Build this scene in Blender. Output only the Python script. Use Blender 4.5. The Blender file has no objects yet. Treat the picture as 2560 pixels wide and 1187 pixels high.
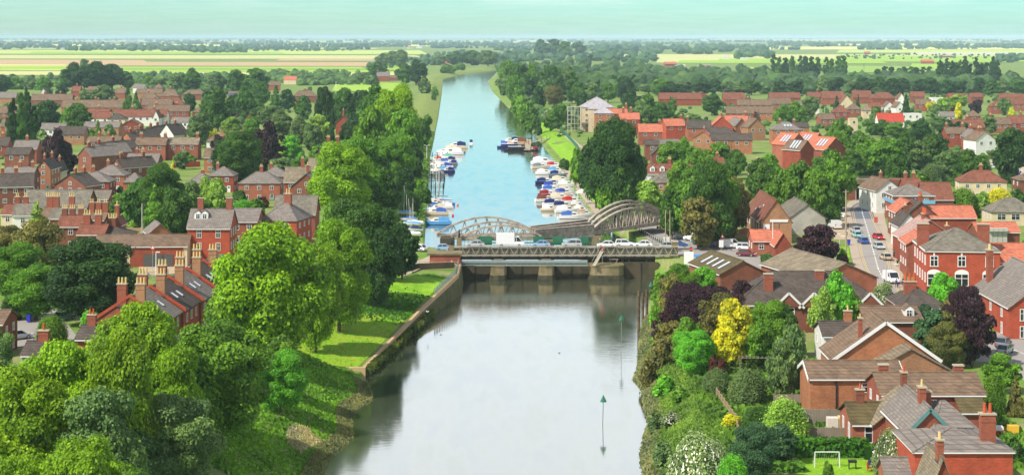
import bpy, math, random
import numpy as np
from mathutils import Vector, Matrix
R = math.radians
random.seed(7); rng = np.random.default_rng(7)
SC = bpy.context.scene; COL = SC.collection

# ------------------------------------------------------------------ camera
F, CX, HY, H = 4400.0, 1280.0, 92.0, 48.0       # focal (photo px), centre column, horizon row, eye height
cam = bpy.data.cameras.new('camera'); camo = bpy.data.objects.new('camera', cam); COL.objects.link(camo)
cam.sensor_width = 36; cam.lens = 36 * F / 2560; cam.clip_start = 1; cam.clip_end = 200000
cam.shift_y = -(593.5 - 91.0) / 2560
camo.location = (0, 0, H); camo.rotation_euler = (R(90), 0, 0); SC.camera = camo
SC.render.resolution_x = 1024; SC.render.resolution_y = 474
SC.view_settings.view_transform = 'Standard'; SC.view_settings.look = 'None'
SC.view_settings.exposure = 0.30; SC.view_settings.gamma = 1
try:
    SC.cycles.volume_bounces = 0; SC.cycles.max_bounces = 6; SC.cycles.transparent_max_bounces = 4
except Exception: pass

# ------------------------------------------------------------------ sun and sky
SUN_DIR = Vector((-0.60, -0.46, 0.80)).normalized()      # towards the sun: left of and behind the camera
elev = math.asin(SUN_DIR.z); az = math.atan2(SUN_DIR.x, SUN_DIR.y)
sl = bpy.data.lights.new('sun', 'SUN'); sl.energy = 4.7; sl.angle = R(0.6); sl.color = (1.0, .955, .87)
so = bpy.data.objects.new('sun', sl); COL.objects.link(so); so.location = (-300, -200, 500)
so.rotation_euler = SUN_DIR.to_track_quat('Z', 'Y').to_euler()
W = bpy.data.worlds.new('World'); SC.world = W; W.use_nodes = True
nt = W.node_tree; nt.nodes.clear(); N = nt.nodes.new; L = nt.links.new
out = N('ShaderNodeOutputWorld'); bg = N('ShaderNodeBackground'); bg.inputs[1].default_value = 0.10
sk = N('ShaderNodeTexSky'); sk.sky_type = 'NISHITA'; sk.sun_disc = False
sk.sun_elevation = elev; sk.sun_rotation = az; sk.altitude = 50; sk.air_density = 1.0; sk.dust_density = .6; sk.ozone_density = 2.0
tc = N('ShaderNodeTexCoord'); sep = N('ShaderNodeSeparateXYZ'); L(tc.outputs['Generated'], sep.inputs[0])
def math_(op, a, b=None, c=None, tree=nt):
    m = tree.nodes.new('ShaderNodeMath'); m.operation = op
    for i, v in enumerate((a, b, c)):
        if v is None: continue
        if isinstance(v, (int, float)): m.inputs[i].default_value = v
        else: tree.links.new(v, m.inputs[i])
    return m.outputs[0]
def mixc(fac, a, b, blend='MIX', tree=nt):
    m = tree.nodes.new('ShaderNodeMix'); m.data_type = 'RGBA'; m.blend_type = blend
    for s, v in ((0, fac), (6, a), (7, b)):
        if isinstance(v, (int, float)): m.inputs[s].default_value = v
        elif isinstance(v, tuple): m.inputs[s].default_value = (*v, 1)
        else: tree.links.new(v, m.inputs[s])
    return m.outputs[2]
def ramp(v, stops, tree=nt):
    r = tree.nodes.new('ShaderNodeValToRGB'); tree.links.new(v, r.inputs[0]); e = r.color_ramp.elements
    while len(e) < len(stops): e.new(.5)
    for i, (p, c) in enumerate(stops): e[i].position = p; e[i].color = (*c, 1) if isinstance(c, tuple) else (c, c, c, 1)
    return r.outputs[0]
zc = sep.outputs['Z']
tint = ramp(math_('MULTIPLY', math_('ABSOLUTE', zc), 5.0), [(0, (1.02, 1.54, 1.66)), (.04, (.88, 1.40, 1.50)), (.10, (.80, 1.34, 1.46)), (.5, (.98, 1.54, 1.54)), (1, (.95, 1.05, 1.02))])
side = ramp(math_('MULTIPLY_ADD', sep.outputs['X'], 1.5, .5), [(0, (1.03, 1.0, 1.0)), (.6, (.97, 1.0, 1.0)), (1, (.84, .92, .94))])
mpc = N('ShaderNodeMapping'); L(tc.outputs['Generated'], mpc.inputs[0]); mpc.inputs['Scale'].default_value = (9, 9, 130)
nzc = N('ShaderNodeTexNoise'); L(mpc.outputs[0], nzc.inputs[0]); nzc.inputs['Detail'].default_value = 5
side = mixc(1.0, side, ramp(nzc.outputs[0], [(.4, (.97, .975, .985)), (.62, (1.05, 1.01, 1.03))]), 'MULTIPLY')
base = mixc(1.0, mixc(1.0, sk.outputs[0], tint, 'MULTIPLY'), side, 'MULTIPLY')
mp = N('ShaderNodeMapping'); L(tc.outputs['Generated'], mp.inputs[0]); mp.inputs['Scale'].default_value = (10, 3, 60); mp.inputs['Location'].default_value = (1.3, 0, .8)
nz = N('ShaderNodeTexNoise'); L(mp.outputs[0], nz.inputs[0]); nz.inputs['Scale'].default_value = 1.0; nz.inputs['Detail'].default_value = 4
streak = ramp(nz.outputs[0], [(.50, 0), (.60, 1)])
band = ramp(zc, [(.018, 0), (.028, 1), (.055, 1), (.075, 0)])
high = ramp(zc, [(.095, 0), (.150, 1), (.55, .8), (1, .45)])
fac = math_('MAXIMUM', math_('MULTIPLY', math_('MULTIPLY', streak, band), .95), math_('MULTIPLY', high, math_('MULTIPLY_ADD', nz.outputs[0], .2, .80)))
cl = ramp(zc, [(0, (9.2, 9.6, 9.2)), (.10, (10.5, 11.6, 12.2)), (.30, (12.5, 12.6, 12.6)), (.5, (4.5, 5.0, 5.8)), (1, (3.4, 3.9, 4.9))])
L(mixc(math_('MINIMUM', fac, 1.0), base, cl), bg.inputs[0]); L(bg.outputs[0], out.inputs[0])

# ------------------------------------------------------------------ helpers
def s2l(c):
    c = c / 255.0
    return c / 12.92 if c <= .04045 else ((c + .055) / 1.055) ** 2.4
def C(r, g, b, k=.8): return (s2l(r) * k, s2l(g) * k, s2l(b) * k)
MATS = {}
def mat(name, rgb=(.5, .5, .5), rough=.85, var=.18, scale=.6, kind=None, obj=False, spec=.3, metal=0, var2=None, emit=None):
    if name in MATS: return MATS[name]
    m = bpy.data.materials.new(name); m.use_nodes = True; t = m.node_tree; b = t.nodes['Principled BSDF']; n = t.nodes.new; l = t.links.new
    b.inputs['Roughness'].default_value = rough; b.inputs['Metallic'].default_value = metal; b.inputs['Specular IOR Level'].default_value = spec
    co = n('ShaderNodeTexCoord'); noi = n('ShaderNodeTexNoise'); l(co.outputs['Object'], noi.inputs[0]); noi.inputs['Scale'].default_value = scale; noi.inputs['Detail'].default_value = 5
    noi.inputs['Roughness'].default_value = .65
    if obj: oi = n('ShaderNodeObjectInfo'); col = oi.outputs['Color']
    else: r_ = n('ShaderNodeRGB'); r_.outputs[0].default_value = (*rgb, 1); col = r_.outputs[0]
    if var2:
        f2 = ramp(noi.outputs[0], [(.42, 0), (.6, 1)], t); col = mixc(f2, col, var2, tree=t)
    if var:
        v = math_('MULTIPLY_ADD', noi.outputs[0], var * 4, 1 - var * 2, tree=t)
        col = mixc(1.0, col, v, 'MULTIPLY', t)
    if kind == 'grass':
        n3 = n('ShaderNodeTexNoise'); l(co.outputs['Object'], n3.inputs[0]); n3.inputs['Scale'].default_value = 2.6; n3.inputs['Detail'].default_value = 6; n3.inputs['Roughness'].default_value = .8
        col = mixc(1.0, col, ramp(n3.outputs[0], [(.3, .6), (.7, 1.35)], t), 'MULTIPLY', t)
    if kind in ('tile', 'brick'):
        sp = n('ShaderNodeSeparateXYZ'); l(co.outputs['Object'], sp.inputs[0])
        cb = n('ShaderNodeCombineXYZ'); l(math_('ADD', sp.outputs[0], sp.outputs[1], tree=t), cb.inputs[0]); l(sp.outputs[2], cb.inputs[1])
        bt = n('ShaderNodeTexBrick'); l(cb.outputs[0], bt.inputs[0]); bt.inputs['Scale'].default_value = 1.0
        if kind == 'tile': bt.inputs['Brick Width'].default_value = .42; bt.inputs['Row Height'].default_value = .26; bt.inputs['Mortar Size'].default_value = .028
        else: bt.inputs['Brick Width'].default_value = .34; bt.inputs['Row Height'].default_value = .15; bt.inputs['Mortar Size'].default_value = .014
        lo = .72 if kind == 'tile' else .8
        bt.inputs['Color1'].default_value = (1.12, 1.12, 1.12, 1); bt.inputs['Color2'].default_value = (lo, lo, lo, 1)
        bt.inputs['Mortar'].default_value = (.55, .55, .55, 1) if kind == 'tile' else (1.25, 1.3, 1.3, 1)
        col = mixc(1.0, col, bt.outputs[0], 'MULTIPLY', t)
    if kind == 'rib':
        wv = n('ShaderNodeTexWave'); l(co.outputs['Object'], wv.inputs[0]); wv.inputs['Scale'].default_value = 1.6
        col = mixc(1.0, col, ramp(wv.outputs[0], [(0, .8), (1, 1.1)], t), 'MULTIPLY', t)
    l(col, b.inputs['Base Color'])
    if emit: b.inputs['Emission Color'].default_value = (*emit, 1); b.inputs['Emission Strength'].default_value = 2.5
    MATS[name] = m; return m
def leafmat(name, tr=.28, hue=.10):
    if name in MATS: return MATS[name]
    m = bpy.data.materials.new(name); m.use_nodes = True; t = m.node_tree; b = t.nodes['Principled BSDF']; n = t.nodes.new; l = t.links.new
    oi = n('ShaderNodeObjectInfo'); at = n('ShaderNodeAttribute'); at.attribute_name = 'tint'
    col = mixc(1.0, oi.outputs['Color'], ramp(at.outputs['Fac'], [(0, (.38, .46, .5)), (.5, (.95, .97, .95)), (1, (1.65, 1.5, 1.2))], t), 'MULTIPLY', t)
    l(col, b.inputs['Base Color']); b.inputs['Roughness'].default_value = .55; b.inputs['Specular IOR Level'].default_value = .22
    tl = n('ShaderNodeBsdfTranslucent'); l(mixc(1.0, col, (1.25, 1.35, .6), 'MULTIPLY', t), tl.inputs[0])
    mx = n('ShaderNodeMixShader'); mx.inputs[0].default_value = tr
    l(b.outputs[0], mx.inputs[1]); l(tl.outputs[0], mx.inputs[2]); l(mx.outputs[0], t.nodes['Material Output'].inputs[0])
    MATS[name] = m; return m
LEAF = leafmat('foliage')

THINGS = []      # (object, px, py, descriptor, fixed label)
def pix(x, y, z): return (CX + F * x / y, HY + F * (H - z) / y)
def P(px, py, z=0.0):
    D = F * (H - z) / (py - HY); return ((px - CX) / F * D, D)
def ob(name, me, parent=None, loc=(0, 0, 0), rz=0, color=None):
    o = bpy.data.objects.new(name, me); COL.objects.link(o); o.location = loc; o.rotation_euler = (0, 0, rz)
    if parent: o.parent = parent
    if color: o.color = (*color, 1)
    return o
def thing(name, cat, loc, rz=0, label=None, desc=None, group=None, me=None, top=2):
    o = ob(name, me, None, loc, rz); o['category'] = cat
    if group: o['group'] = group
    p = pix(loc[0], loc[1], loc[2] + top)
    if label: o['label'] = label
    else: THINGS.append([o, p[0], p[1], desc])
    return o
def struct(name, me, loc=(0, 0, 0)):
    o = ob(name, me, None, loc); o['kind'] = 'structure'; return o
class MB:
    def __init__(s): s.v = []; s.f = []; s.m = []; s.mats = []
    def mi(s, m):
        if m not in s.mats: s.mats.append(m)
        return s.mats.index(m)
    def poly(s, pts, m):
        i = len(s.v); s.v += [tuple(p) for p in pts]; s.f.append(tuple(range(i, i + len(pts)))); s.m.append(s.mi(m))
    def box(s, c, d, m, rz=0):
        x, y, z = (k / 2 for k in d); ca, sa = math.cos(rz), math.sin(rz); i = len(s.v)
        for dz in (-z, z):
            for dx, dy in ((-x, -y), (x, -y), (x, y), (-x, y)):
                s.v.append((c[0] + dx * ca - dy * sa, c[1] + dx * sa + dy * ca, c[2] + dz))
        k = s.mi(m)
        for q in ((0, 3, 2, 1), (4, 5, 6, 7), (0, 1, 5, 4), (1, 2, 6, 5), (2, 3, 7, 6), (3, 0, 4, 7)):
            s.f.append(tuple(i + a for a in q)); s.m.append(k)
    def tube(s, a, b, r, m, n=6, r2=None):
        a, b = Vector(a), Vector(b); r2 = r if r2 is None else r2; d = (b - a).normalized()
        u = d.orthogonal().normalized(); w = d.cross(u); i = len(s.v)
        for p, q in ((a, r), (b, r2)):
            for k in range(n):
                t = 2 * math.pi * (k + .5) / n; s.v.append(tuple(p + u * math.cos(t) * q + w * math.sin(t) * q))
        k = s.mi(m)
        for j in range(n): s.f.append((i + j, i + (j + 1) % n, i + n + (j + 1) % n, i + n + j)); s.m.append(k)
        s.f.append(tuple(i + n - 1 - j for j in range(n))); s.m.append(k); s.f.append(tuple(i + n + j for j in range(n))); s.m.append(k)
    def beam(s, a, b, w, h, m):      # rectangular bar from a to b
        a, b = Vector(a), Vector(b); d = (b - a).normalized(); u = Vector((0, 0, 1)).cross(d)
        u = Vector((1, 0, 0)) if u.length < .05 else u.normalized(); q = d.cross(u); i = len(s.v)
        for p in (a, b):
            for x, y in ((-1, -1), (1, -1), (1, 1), (-1, 1)): s.v.append(tuple(p + u * x * w / 2 + q * y * h / 2))
        k = s.mi(m)
        for qd in ((0, 3, 2, 1), (4, 5, 6, 7), (0, 1, 5, 4), (1, 2, 6, 5), (2, 3, 7, 6), (3, 0, 4, 7)):
            s.f.append(tuple(i + a_ for a_ in qd)); s.m.append(k)
    def loft(s, rings, m, caps=True, closed=True):
        n = len(rings[0]); i = len(s.v); k = s.mi(m)
        for r in rings: s.v += [tuple(p) for p in r]
        for a in range(len(rings) - 1):
            for j in range(n if closed else n - 1):
                s.f.append((i + a * n + j, i + a * n + (j + 1) % n, i + (a + 1) * n + (j + 1) % n, i + (a + 1) * n + j)); s.m.append(k)
        if caps:
            s.f.append(tuple(i + n - 1 - j for j in range(n))); s.m.append(k)
            e = i + (len(rings) - 1) * n; s.f.append(tuple(e + j for j in range(n))); s.m.append(k)
    def mesh(s, name, smooth=False):
        me = bpy.data.meshes.new(name); me.from_pydata(s.v, [], s.f)
        for m in s.mats: me.materials.append(m)
        me.polygons.foreach_set('material_index', s.m)
        if smooth: me.polygons.foreach_set('use_smooth', [True] * len(s.f))
        me.update(); return me
    def build(s, name, parent=None, loc=(0, 0, 0), rz=0, color=None, smooth=False):
        return ob(name, s.mesh(name, smooth), parent, loc, rz, color)
def arr_mesh(name, V, Fq, m, tints=None, tri=None):
    nt3 = 0 if tri is None else len(tri); nq = len(Fq); k = Fq.shape[1]
    li = np.concatenate([np.asarray(Fq).ravel(), np.asarray(tri).ravel()]) if nt3 else np.asarray(Fq).ravel()
    me = bpy.data.meshes.new(name); me.vertices.add(len(V)); me.vertices.foreach_set('co', np.asarray(V, dtype=np.float32).ravel())
    me.loops.add(len(li)); me.loops.foreach_set('vertex_index', li.astype(np.int32)); me.polygons.add(nq + nt3)
    me.polygons.foreach_set('loop_start', np.concatenate([np.arange(nq) * k, nq * k + np.arange(nt3) * 3]).astype(np.int32)); me.materials.append(m); me.update(calc_edges=True)
    if tints is not None:
        a = me.attributes.new('tint', 'FLOAT', 'FACE'); a.data.foreach_set('value', np.asarray(tints, dtype=np.float32))
    me.update(); return me

# ------------------------------------------------------------------ the river and the ground
def ipl(tab):
    t = np.array(tab); return lambda y: np.interp(y, t[:, 0], t[:, 1])
def wp(px, py, z): x, D = P(px, py, z); return (D, x)
XL = ipl([(150, -21)] + [wp(792, 1187, -4.5), wp(821, 1138, -4.5), wp(872, 1095, -4.5), wp(868, 1040, -4.5), wp(883, 1020, -4.5), wp(922, 996, -4.5), wp(914, 965, -4.5)] +
         [(272, -23.4), (326, -16.6), (357, -11.4), (396, -11.2), (402, -20), (433, -21.6), (502, -24.4), (614, -29), (751, -34.8), (887, -39), (1058, -44.5), (1486, -59.5), (2037, -79.6), (2315, -63), (2588, -20.6), (90000, -20.6)])
XR = ipl([(150, 18)] + [wp(1614, 1187, -4.5), wp(1606, 1136, -4.5), wp(1619, 1076, -4.5), wp(1626, 1061, -4.5), wp(1613, 1009, -4.5), wp(1611, 978, -4.5), wp(1588, 950, -4.5), wp(1600, 913, -4.5), wp(1602, 870, -4.5), wp(1606, 830, -4.5), wp(1618, 780, -4.5), wp(1628, 720, -4.5)] +
         [(386, 31.5), (402, 31), (440, 28), (470, 23.5), (497, 22.8), (567, 20.6), (677, 18.6), (791, 14.7), (965, 8.8), (1111, 2.5), (1294, -5.3), (1594, -18), (1947, -27), (2245, -23), (2588, -20), (90000, -20)])
WT = ipl([(272, -3.3), (326, -1.85), (357, -.2)])       # top of the left retaining wall
def hL(o, D):
    if D < 268: return min(-4.55 + .48 * o, 0) if o > 0 else -4.6
    if D < 357: return min(WT(D) - .35 + .13 * o, 0)
    if D < 375: return min(-.6 + .05 * o, 0)
    if D < 470: return 0.0
    if D < 900: return min(-1.2 + .13 * o, 0)
    return min(-1.9 + .3 * o, 1.0) if o < 25 else max(1.0 - .1 * (o - 25), 0)
def hR(o, D):
    if D < 384: return min(-4.55 + .66 * o, 0)
    if D < 440: return 0.0
    if D < 800: return min(-1.35 + (.0 if o < 2.2 else .16 * (o - 2.2)), 0)
    return min(-1.9 + .3 * o, 0)
def gz(x, D):
    xl, xr = XL(D), XR(D)
    if xl < x < xr: return -4.5 if D < 390 else -2.0
    return hL(xl - x, D) if x <= xl else hR(x - xr, D)
def G(px, py):
    z = 0
    for _ in range(4): x, D = P(px, py, z); z = .5 * z + .5 * gz(x, D)
    return x, D, gz(x, D)
rows = list(np.arange(150, 440, 2.0)) + list(np.arange(440, 1100, 8.0)) + list(np.geomspace(1100, 2588, 50)) + list(np.geomspace(2700, 75000, 30))
offs = [0, .01, .5, 1, 1.5, 2.2, 3, 4, 5, 6, 7, 8, 10, 12, 15, 18, 22, 26, 32, 40, 60, 100, 200, 400, 1000, 3000, 9000, 25000, 60000]
V = []; nc = 2 * len(offs) + 2
for D in rows:
    xl, xr = float(XL(D)), float(XR(D)); wid = max(xr - xl, .02)
    for o in reversed(offs):
        h = hL(o, D) if o > 0 else -7.5
        V.append((xl - o, D, h + (.12 * math.sin(xl * 3 + o * 2.1 + D * .7) if 0.3 < o < 12 and D < 270 else 0)))
    V.append((xl + wid * .3, D, -7.5)); V.append((xl + wid * .7, D, -7.5))
    for o in offs: V.append((xr + o, D, (hR(o, D) if o > 0 else -7.5) + (.12 * math.sin(o * 2.3 + D * .9) if .3 < o < 12 and D < 384 else 0)))
Fc = [(r * nc + c, r * nc + c + 1, (r + 1) * nc + c + 1, (r + 1) * nc + c) for r in range(len(rows) - 1) for c in range(nc - 1)]
gm = mat('ground_grass', C(116, 156, 50), .95, .24, .10, var2=C(146, 146, 96), spec=.1, kind='grass')
gme = arr_mesh('ground', np.array(V), np.array(Fc), gm); gme.polygons.foreach_set('use_smooth', [True] * len(Fc)); struct('ground', gme)
# water: tidal reach and the higher reach above the sluice
wm = bpy.data.materials.new('river_water'); wm.use_nodes = True; t = wm.node_tree; b = t.nodes['Principled BSDF']
b.inputs['Base Color'].default_value = (.055, .062, .034, 1); b.inputs['Roughness'].default_value = .35; b.inputs['Specular IOR Level'].default_value = 0
gl = t.nodes.new('ShaderNodeBsdfGlossy'); gl.inputs['Roughness'].default_value = .05; gl.inputs['Color'].default_value = (.97, .98, 1, 1)
fr = t.nodes.new('ShaderNodeFresnel'); fr.inputs[0].default_value = 1.55
co = t.nodes.new('ShaderNodeTexCoord'); mpn = t.nodes.new('ShaderNodeMapping'); t.links.new(co.outputs['Object'], mpn.inputs[0]); mpn.inputs['Scale'].default_value = (.5, 1.5, 1)
no = t.nodes.new('ShaderNodeTexNoise'); t.links.new(mpn.outputs[0], no.inputs[0]); no.inputs['Scale'].default_value = .9; no.inputs['Detail'].default_value = 5
n2 = t.nodes.new('ShaderNodeTexNoise'); t.links.new(mpn.outputs[0], n2.inputs[0]); n2.inputs['Scale'].default_value = .035; n2.inputs['Detail'].default_value = 3
bu = t.nodes.new('ShaderNodeBump'); bu.inputs['Distance'].default_value = .04
t.links.new(ramp(n2.outputs[0], [(.4, .10), (.62, .45)], t), bu.inputs['Strength']); t.links.new(no.outputs[0], bu.inputs['Height'])
t.links.new(bu.outputs[0], gl.inputs['Normal'])
mp3 = t.nodes.new('ShaderNodeMapping'); t.links.new(co.outputs['Object'], mp3.inputs[0]); mp3.inputs['Scale'].default_value = (.06, .012, 1)
n4 = t.nodes.new('ShaderNodeTexNoise'); t.links.new(mp3.outputs[0], n4.inputs[0]); n4.inputs['Detail'].default_value = 6; t.links.new(ramp(n4.outputs[0], [(.35, (.94, .96, .98)), (.5, (.99, .99, .99)), (.68, (.96, .975, .95))], t), gl.inputs['Color'])
t.links.new(ramp(n4.outputs[0], [(.4, .055), (.65, .11)], t), gl.inputs['Roughness'])
mx = t.nodes.new('ShaderNodeMixShader'); t.links.new(math_('MULTIPLY_ADD', fr.outputs[0], .55, .40, tree=t), mx.inputs[0])
t.links.new(b.outputs[0], mx.inputs[1]); t.links.new(gl.outputs[0], mx.inputs[2]); t.links.new(mx.outputs[0], t.nodes['Material Output'].inputs[0])
def water(name, y0, y1, z):
    ys = [y for y in rows if y0 < y < y1]; ys = [y0] + ys + [y1]
    v = []; f = []
    for y in ys: v += [(float(XL(y)) - 2.5, y, z), (float(XR(y)) + 2.5, y, z)]
    for i in range(len(ys) - 1): f.append((2 * i, 2 * i + 1, 2 * i + 3, 2 * i + 2))
    struct(name, arr_mesh(name, np.array(v), np.array(f), wm))
water('tidal_water', 150, 391, -4.5); water('river_water', 391.5, 2590, -2.0)

def sheet(name, pts, z, m, z_ground=False, kind='structure', world=False):
    mb = MB(); q = []
    for p in pts:
        x, D = p if world else P(p[0], p[1], z); q.append((x, D, z))
    a = sum(q[i][0] * q[(i + 1) % len(q)][1] - q[(i + 1) % len(q)][0] * q[i][1] for i in range(len(q)))
    if a < 0: q.reverse()
    mb.poly(q, m); o = mb.build(name); o['kind'] = kind; return o
# fields towards the horizon
fl = {'lg': C(188, 202, 104, .93), 'gr': C(158, 190, 72, .9), 'br': C(192, 162, 120, .95), 'ye': C(218, 214, 128, .98), 'pg': C(198, 196, 128, .93), 'gy': C(195, 190, 175, 1.0), 'dg': C(140, 170, 80, 1.0)}
fm = {k: mat('field_' + k, v, .95, .07, .01, spec=.05) for k, v in fl.items()}
FIELDS = [(-100, 1060, 112, 117, 'ye'), (-100, 930, 121, 124, 'pg'), (-100, 1050, 126, 137, 'lg'), (80, 700, 131, 137, 'gr'), (-100, 1040, 139, 149, 'pg'), (-100, 360, 150, 165, 'br'), (-100, 160, 163, 166, 'ye'),
          (280, 930, 156, 167, 'br'), (700, 1000, 149, 154, 'br'), (-100, 280, 166, 178, 'lg'), (-100, 900, 168, 174, 'gr'), (-100, 1000, 179, 190, 'pg'), (300, 960, 175, 182, 'gr'), (960, 1050, 160, 178, 'gr'),
          (1560, 2700, 137, 146, 'pg'), (1650, 2100, 142, 160, 'pg'), (1700, 2200, 152, 160, 'gr'), (1920, 2700, 118, 126, 'ye'), (2100, 2700, 126, 134, 'lg'), (1800, 2700, 148, 156, 'gr'), (2280, 2700, 133, 138, 'gy'), (2100, 2500, 140, 157, 'gr'),
          (2080, 2700, 111, 115, 'ye'), (1290, 1420, 102, 112, 'pg'), (640, 1400, 103, 107, 'pg'), (-100, 700, 102, 106, 'pg'), (1700, 2560, 100, 104, 'pg'), (840, 1010, 206, 232, 'gr'), (2280, 2420, 160, 186, 'gr'), (2120, 2330, 166, 184, 'dg'), (1850, 1930, 168, 190, 'gr')]
for i, (a, b_, c, d, k) in enumerate(FIELDS):
    s = (d - c) * .12; sheet('field', [(a, c), (b_, c + s), (b_ + 20, d), (a - 10, d - s)], (.25 if d - c < 8 else .12) + i * .02, fm[k])

# ------------------------------------------------------------------ plants
def ico():
    t = (1 + 5 ** .5) / 2
    v = [(-1, t, 0), (1, t, 0), (-1, -t, 0), (1, -t, 0), (0, -1, t), (0, 1, t), (0, -1, -t), (0, 1, -t), (t, 0, -1), (t, 0, 1), (-t, 0, -1), (-t, 0, 1)]
    f = [(0, 11, 5), (0, 5, 1), (0, 1, 7), (0, 7, 10), (0, 10, 11), (1, 5, 9), (5, 11, 4), (11, 10, 2), (10, 7, 6), (7, 1, 8), (3, 9, 4), (3, 4, 2), (3, 2, 6), (3, 6, 8), (3, 8, 9), (4, 9, 5), (2, 4, 11), (6, 2, 10), (8, 6, 7), (9, 8, 1)]
    v = np.array(v, float); v /= np.linalg.norm(v[0]); f = np.array(f)
    vs = v.tolist(); cache = {}; nf = []
    def mid(a, b):
        k = (min(a, b), max(a, b))
        if k not in cache:
            m = (np.array(vs[a]) + np.array(vs[b])); m /= np.linalg.norm(m); cache[k] = len(vs); vs.append(m.tolist())
        return cache[k]
    for a, b, c in f:
        x, y, z = mid(a, b), mid(b, c), mid(c, a); nf += [(a, x, z), (b, y, x), (c, z, y), (x, y, z)]
    return v, f, np.array(vs), np.array(nf)
I1V, I1F, I2V, I2F = ico()
def unit(n):
    d = rng.normal(size=(n, 3)); return d / np.linalg.norm(d, axis=1)[:, None]
def cards(Pc, Nn, size):
    n = len(Pc); r = unit(n); u = np.cross(Nn, r); u /= np.linalg.norm(u, axis=1)[:, None] + 1e-9; w = np.cross(Nn, u)
    s = (size * rng.uniform(.45, 1.75, n))[:, None]; a = rng.uniform(.55, 1, n)[:, None]
    V = np.stack([Pc - u * s, Pc - w * s * a, Pc + u * s, Pc + w * s * a], 1).reshape(-1, 3)
    return V, np.arange(4 * n).reshape(-1, 4)
def crown(name, kind, nl, ncard, size, core=True):
    Lc = []; Lr = []; ph = rng.uniform(0, 6)
    for i in range(nl):
        if kind == 'round':
            d = unit(1)[0]; q = (rng.uniform(.3, 1.0) ** .6) if i > 3 else .2; r = rng.uniform(.15, .31) if nl > 30 else rng.uniform(.2, .36)
            zz = .51 + d[2] * .41 * q; flat = 1 - .25 * max(0, (.35 - zz)) * 2
            az_ = math.atan2(d[1], d[0]); an = 1 + .13 * math.sin(az_ * 3 + ph) + .1 * math.sin(az_ * 2 + 2 * ph); Lc.append((d[0] * (1.0 - r) * q * flat * an, d[1] * (1.0 - r) * q * flat * an, zz)); Lr.append(r)
        elif kind == 'poplar':
            z = rng.uniform(.08, .93); k = math.sin(math.pi * min(1, (z * .8 + .18))) ** .7; a = rng.uniform(0, 6.3); rr = rng.uniform(.2, .65) * k
            Lc.append((rr * math.cos(a), rr * math.sin(a), z)); Lr.append(rng.uniform(.22, .38) * (k * .7 + .3))
        elif kind == 'cone':
            z = rng.uniform(.04, .95); k = (1 - z) * .9; a = rng.uniform(0, 6.3); rr = rng.uniform(.3, .85) * k
            Lc.append((rr * math.cos(a), rr * math.sin(a), z)); Lr.append(max(.06, .32 * k + .04))
        elif kind == 'shrub':
            d = unit(1)[0]; Lc.append((d[0] * .6, d[1] * .6, .12 + abs(d[2]) * .5)); Lr.append(rng.uniform(.25, .42))
    Lc = np.array(Lc); Lr = np.array(Lr); zs = {'round': .34, 'poplar': .16, 'cone': .30, 'shrub': .8}[kind]
    lt = rng.uniform(-.24, .24, nl)
    p = Lr ** 2 / np.sum(Lr ** 2); li = rng.choice(nl, ncard, p=p); d = unit(ncard); d[:, 2] = np.where((d[:, 2] < -.3) & (rng.random(ncard) < .6), -d[:, 2], d[:, 2])
    rad = rng.uniform(.80, 1.14, ncard) + (rng.random(ncard) < .10) * rng.uniform(.05, .3, ncard)
    wob = 1 + .16 * np.sin(d[:, 0] * 9 + li) * np.sin(d[:, 1] * 8 + li * 2) * np.sin(d[:, 2] * 7)
    sc = np.array([1, 1, zs])
    Pc = Lc[li] + d * (Lr[li] * rad * wob)[:, None] * sc
    nn = d * .75 + unit(ncard) * .65 + np.array([0, 0, .42]); nn /= np.linalg.norm(nn, axis=1)[:, None]
    V, Q = cards(Pc, nn, size)
    V[:, 2] = np.maximum(Pc[:, 2].repeat(4) + (V[:, 2] - Pc[:, 2].repeat(4)) * (.5 if kind != 'poplar' else .3), .005)
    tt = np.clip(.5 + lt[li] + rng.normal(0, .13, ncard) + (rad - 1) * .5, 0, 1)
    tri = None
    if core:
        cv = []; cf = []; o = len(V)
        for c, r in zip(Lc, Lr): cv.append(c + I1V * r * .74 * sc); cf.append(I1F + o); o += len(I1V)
        cv = np.concatenate(cv); cv[:, 2] = np.maximum(cv[:, 2], .0); V = np.concatenate([V, cv]); tri = np.concatenate(cf); tt = np.concatenate([tt, np.full(len(tri), .12)])  # core faces tinted dark: shade inside the crown put into the colour
    return arr_mesh(name, V, Q, LEAF, tt, tri)
PROT = {}
for k, v in dict(rH=('round', 105, 90000, .0195), rM=('round', 70, 15000, .048), rL=('round', 26, 1700, .14), pM=('poplar', 60, 11000, .075), pL=('poplar', 26, 1500, .2),
                 cM=('cone', 70, 9000, .06), cL=('cone', 26, 1200, .15), sH=('shrub', 40, 26000, .030), sM=('shrub', 14, 1500, .14), oH=('round', 110, 22000, .03)).items():
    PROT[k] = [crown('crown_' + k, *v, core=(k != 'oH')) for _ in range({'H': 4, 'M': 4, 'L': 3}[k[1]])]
bark = mat('bark', C(105, 88, 70), .9, .2, 2)
def trunkmesh(nm, wide):
    mb = MB(); mb.tube((0, 0, 0), (0.01, 0, .34), .055 * wide, bark, 7, .035 * wide); mb.tube((.01, 0, .34), (0, .02, .78), .035 * wide, bark, 6, .01)
    for i in range(5):
        a = i * 1.3 + .4; z = .28 + .07 * i; mb.tube((0, 0, z), (math.cos(a) * .5, math.sin(a) * .5, z + .22), .022 * wide, bark, 5, .006)
    return mb.mesh(nm)
TR = trunkmesh('trunk', 1.0); TRP = trunkmesh('trunk_thin', .6)
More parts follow.
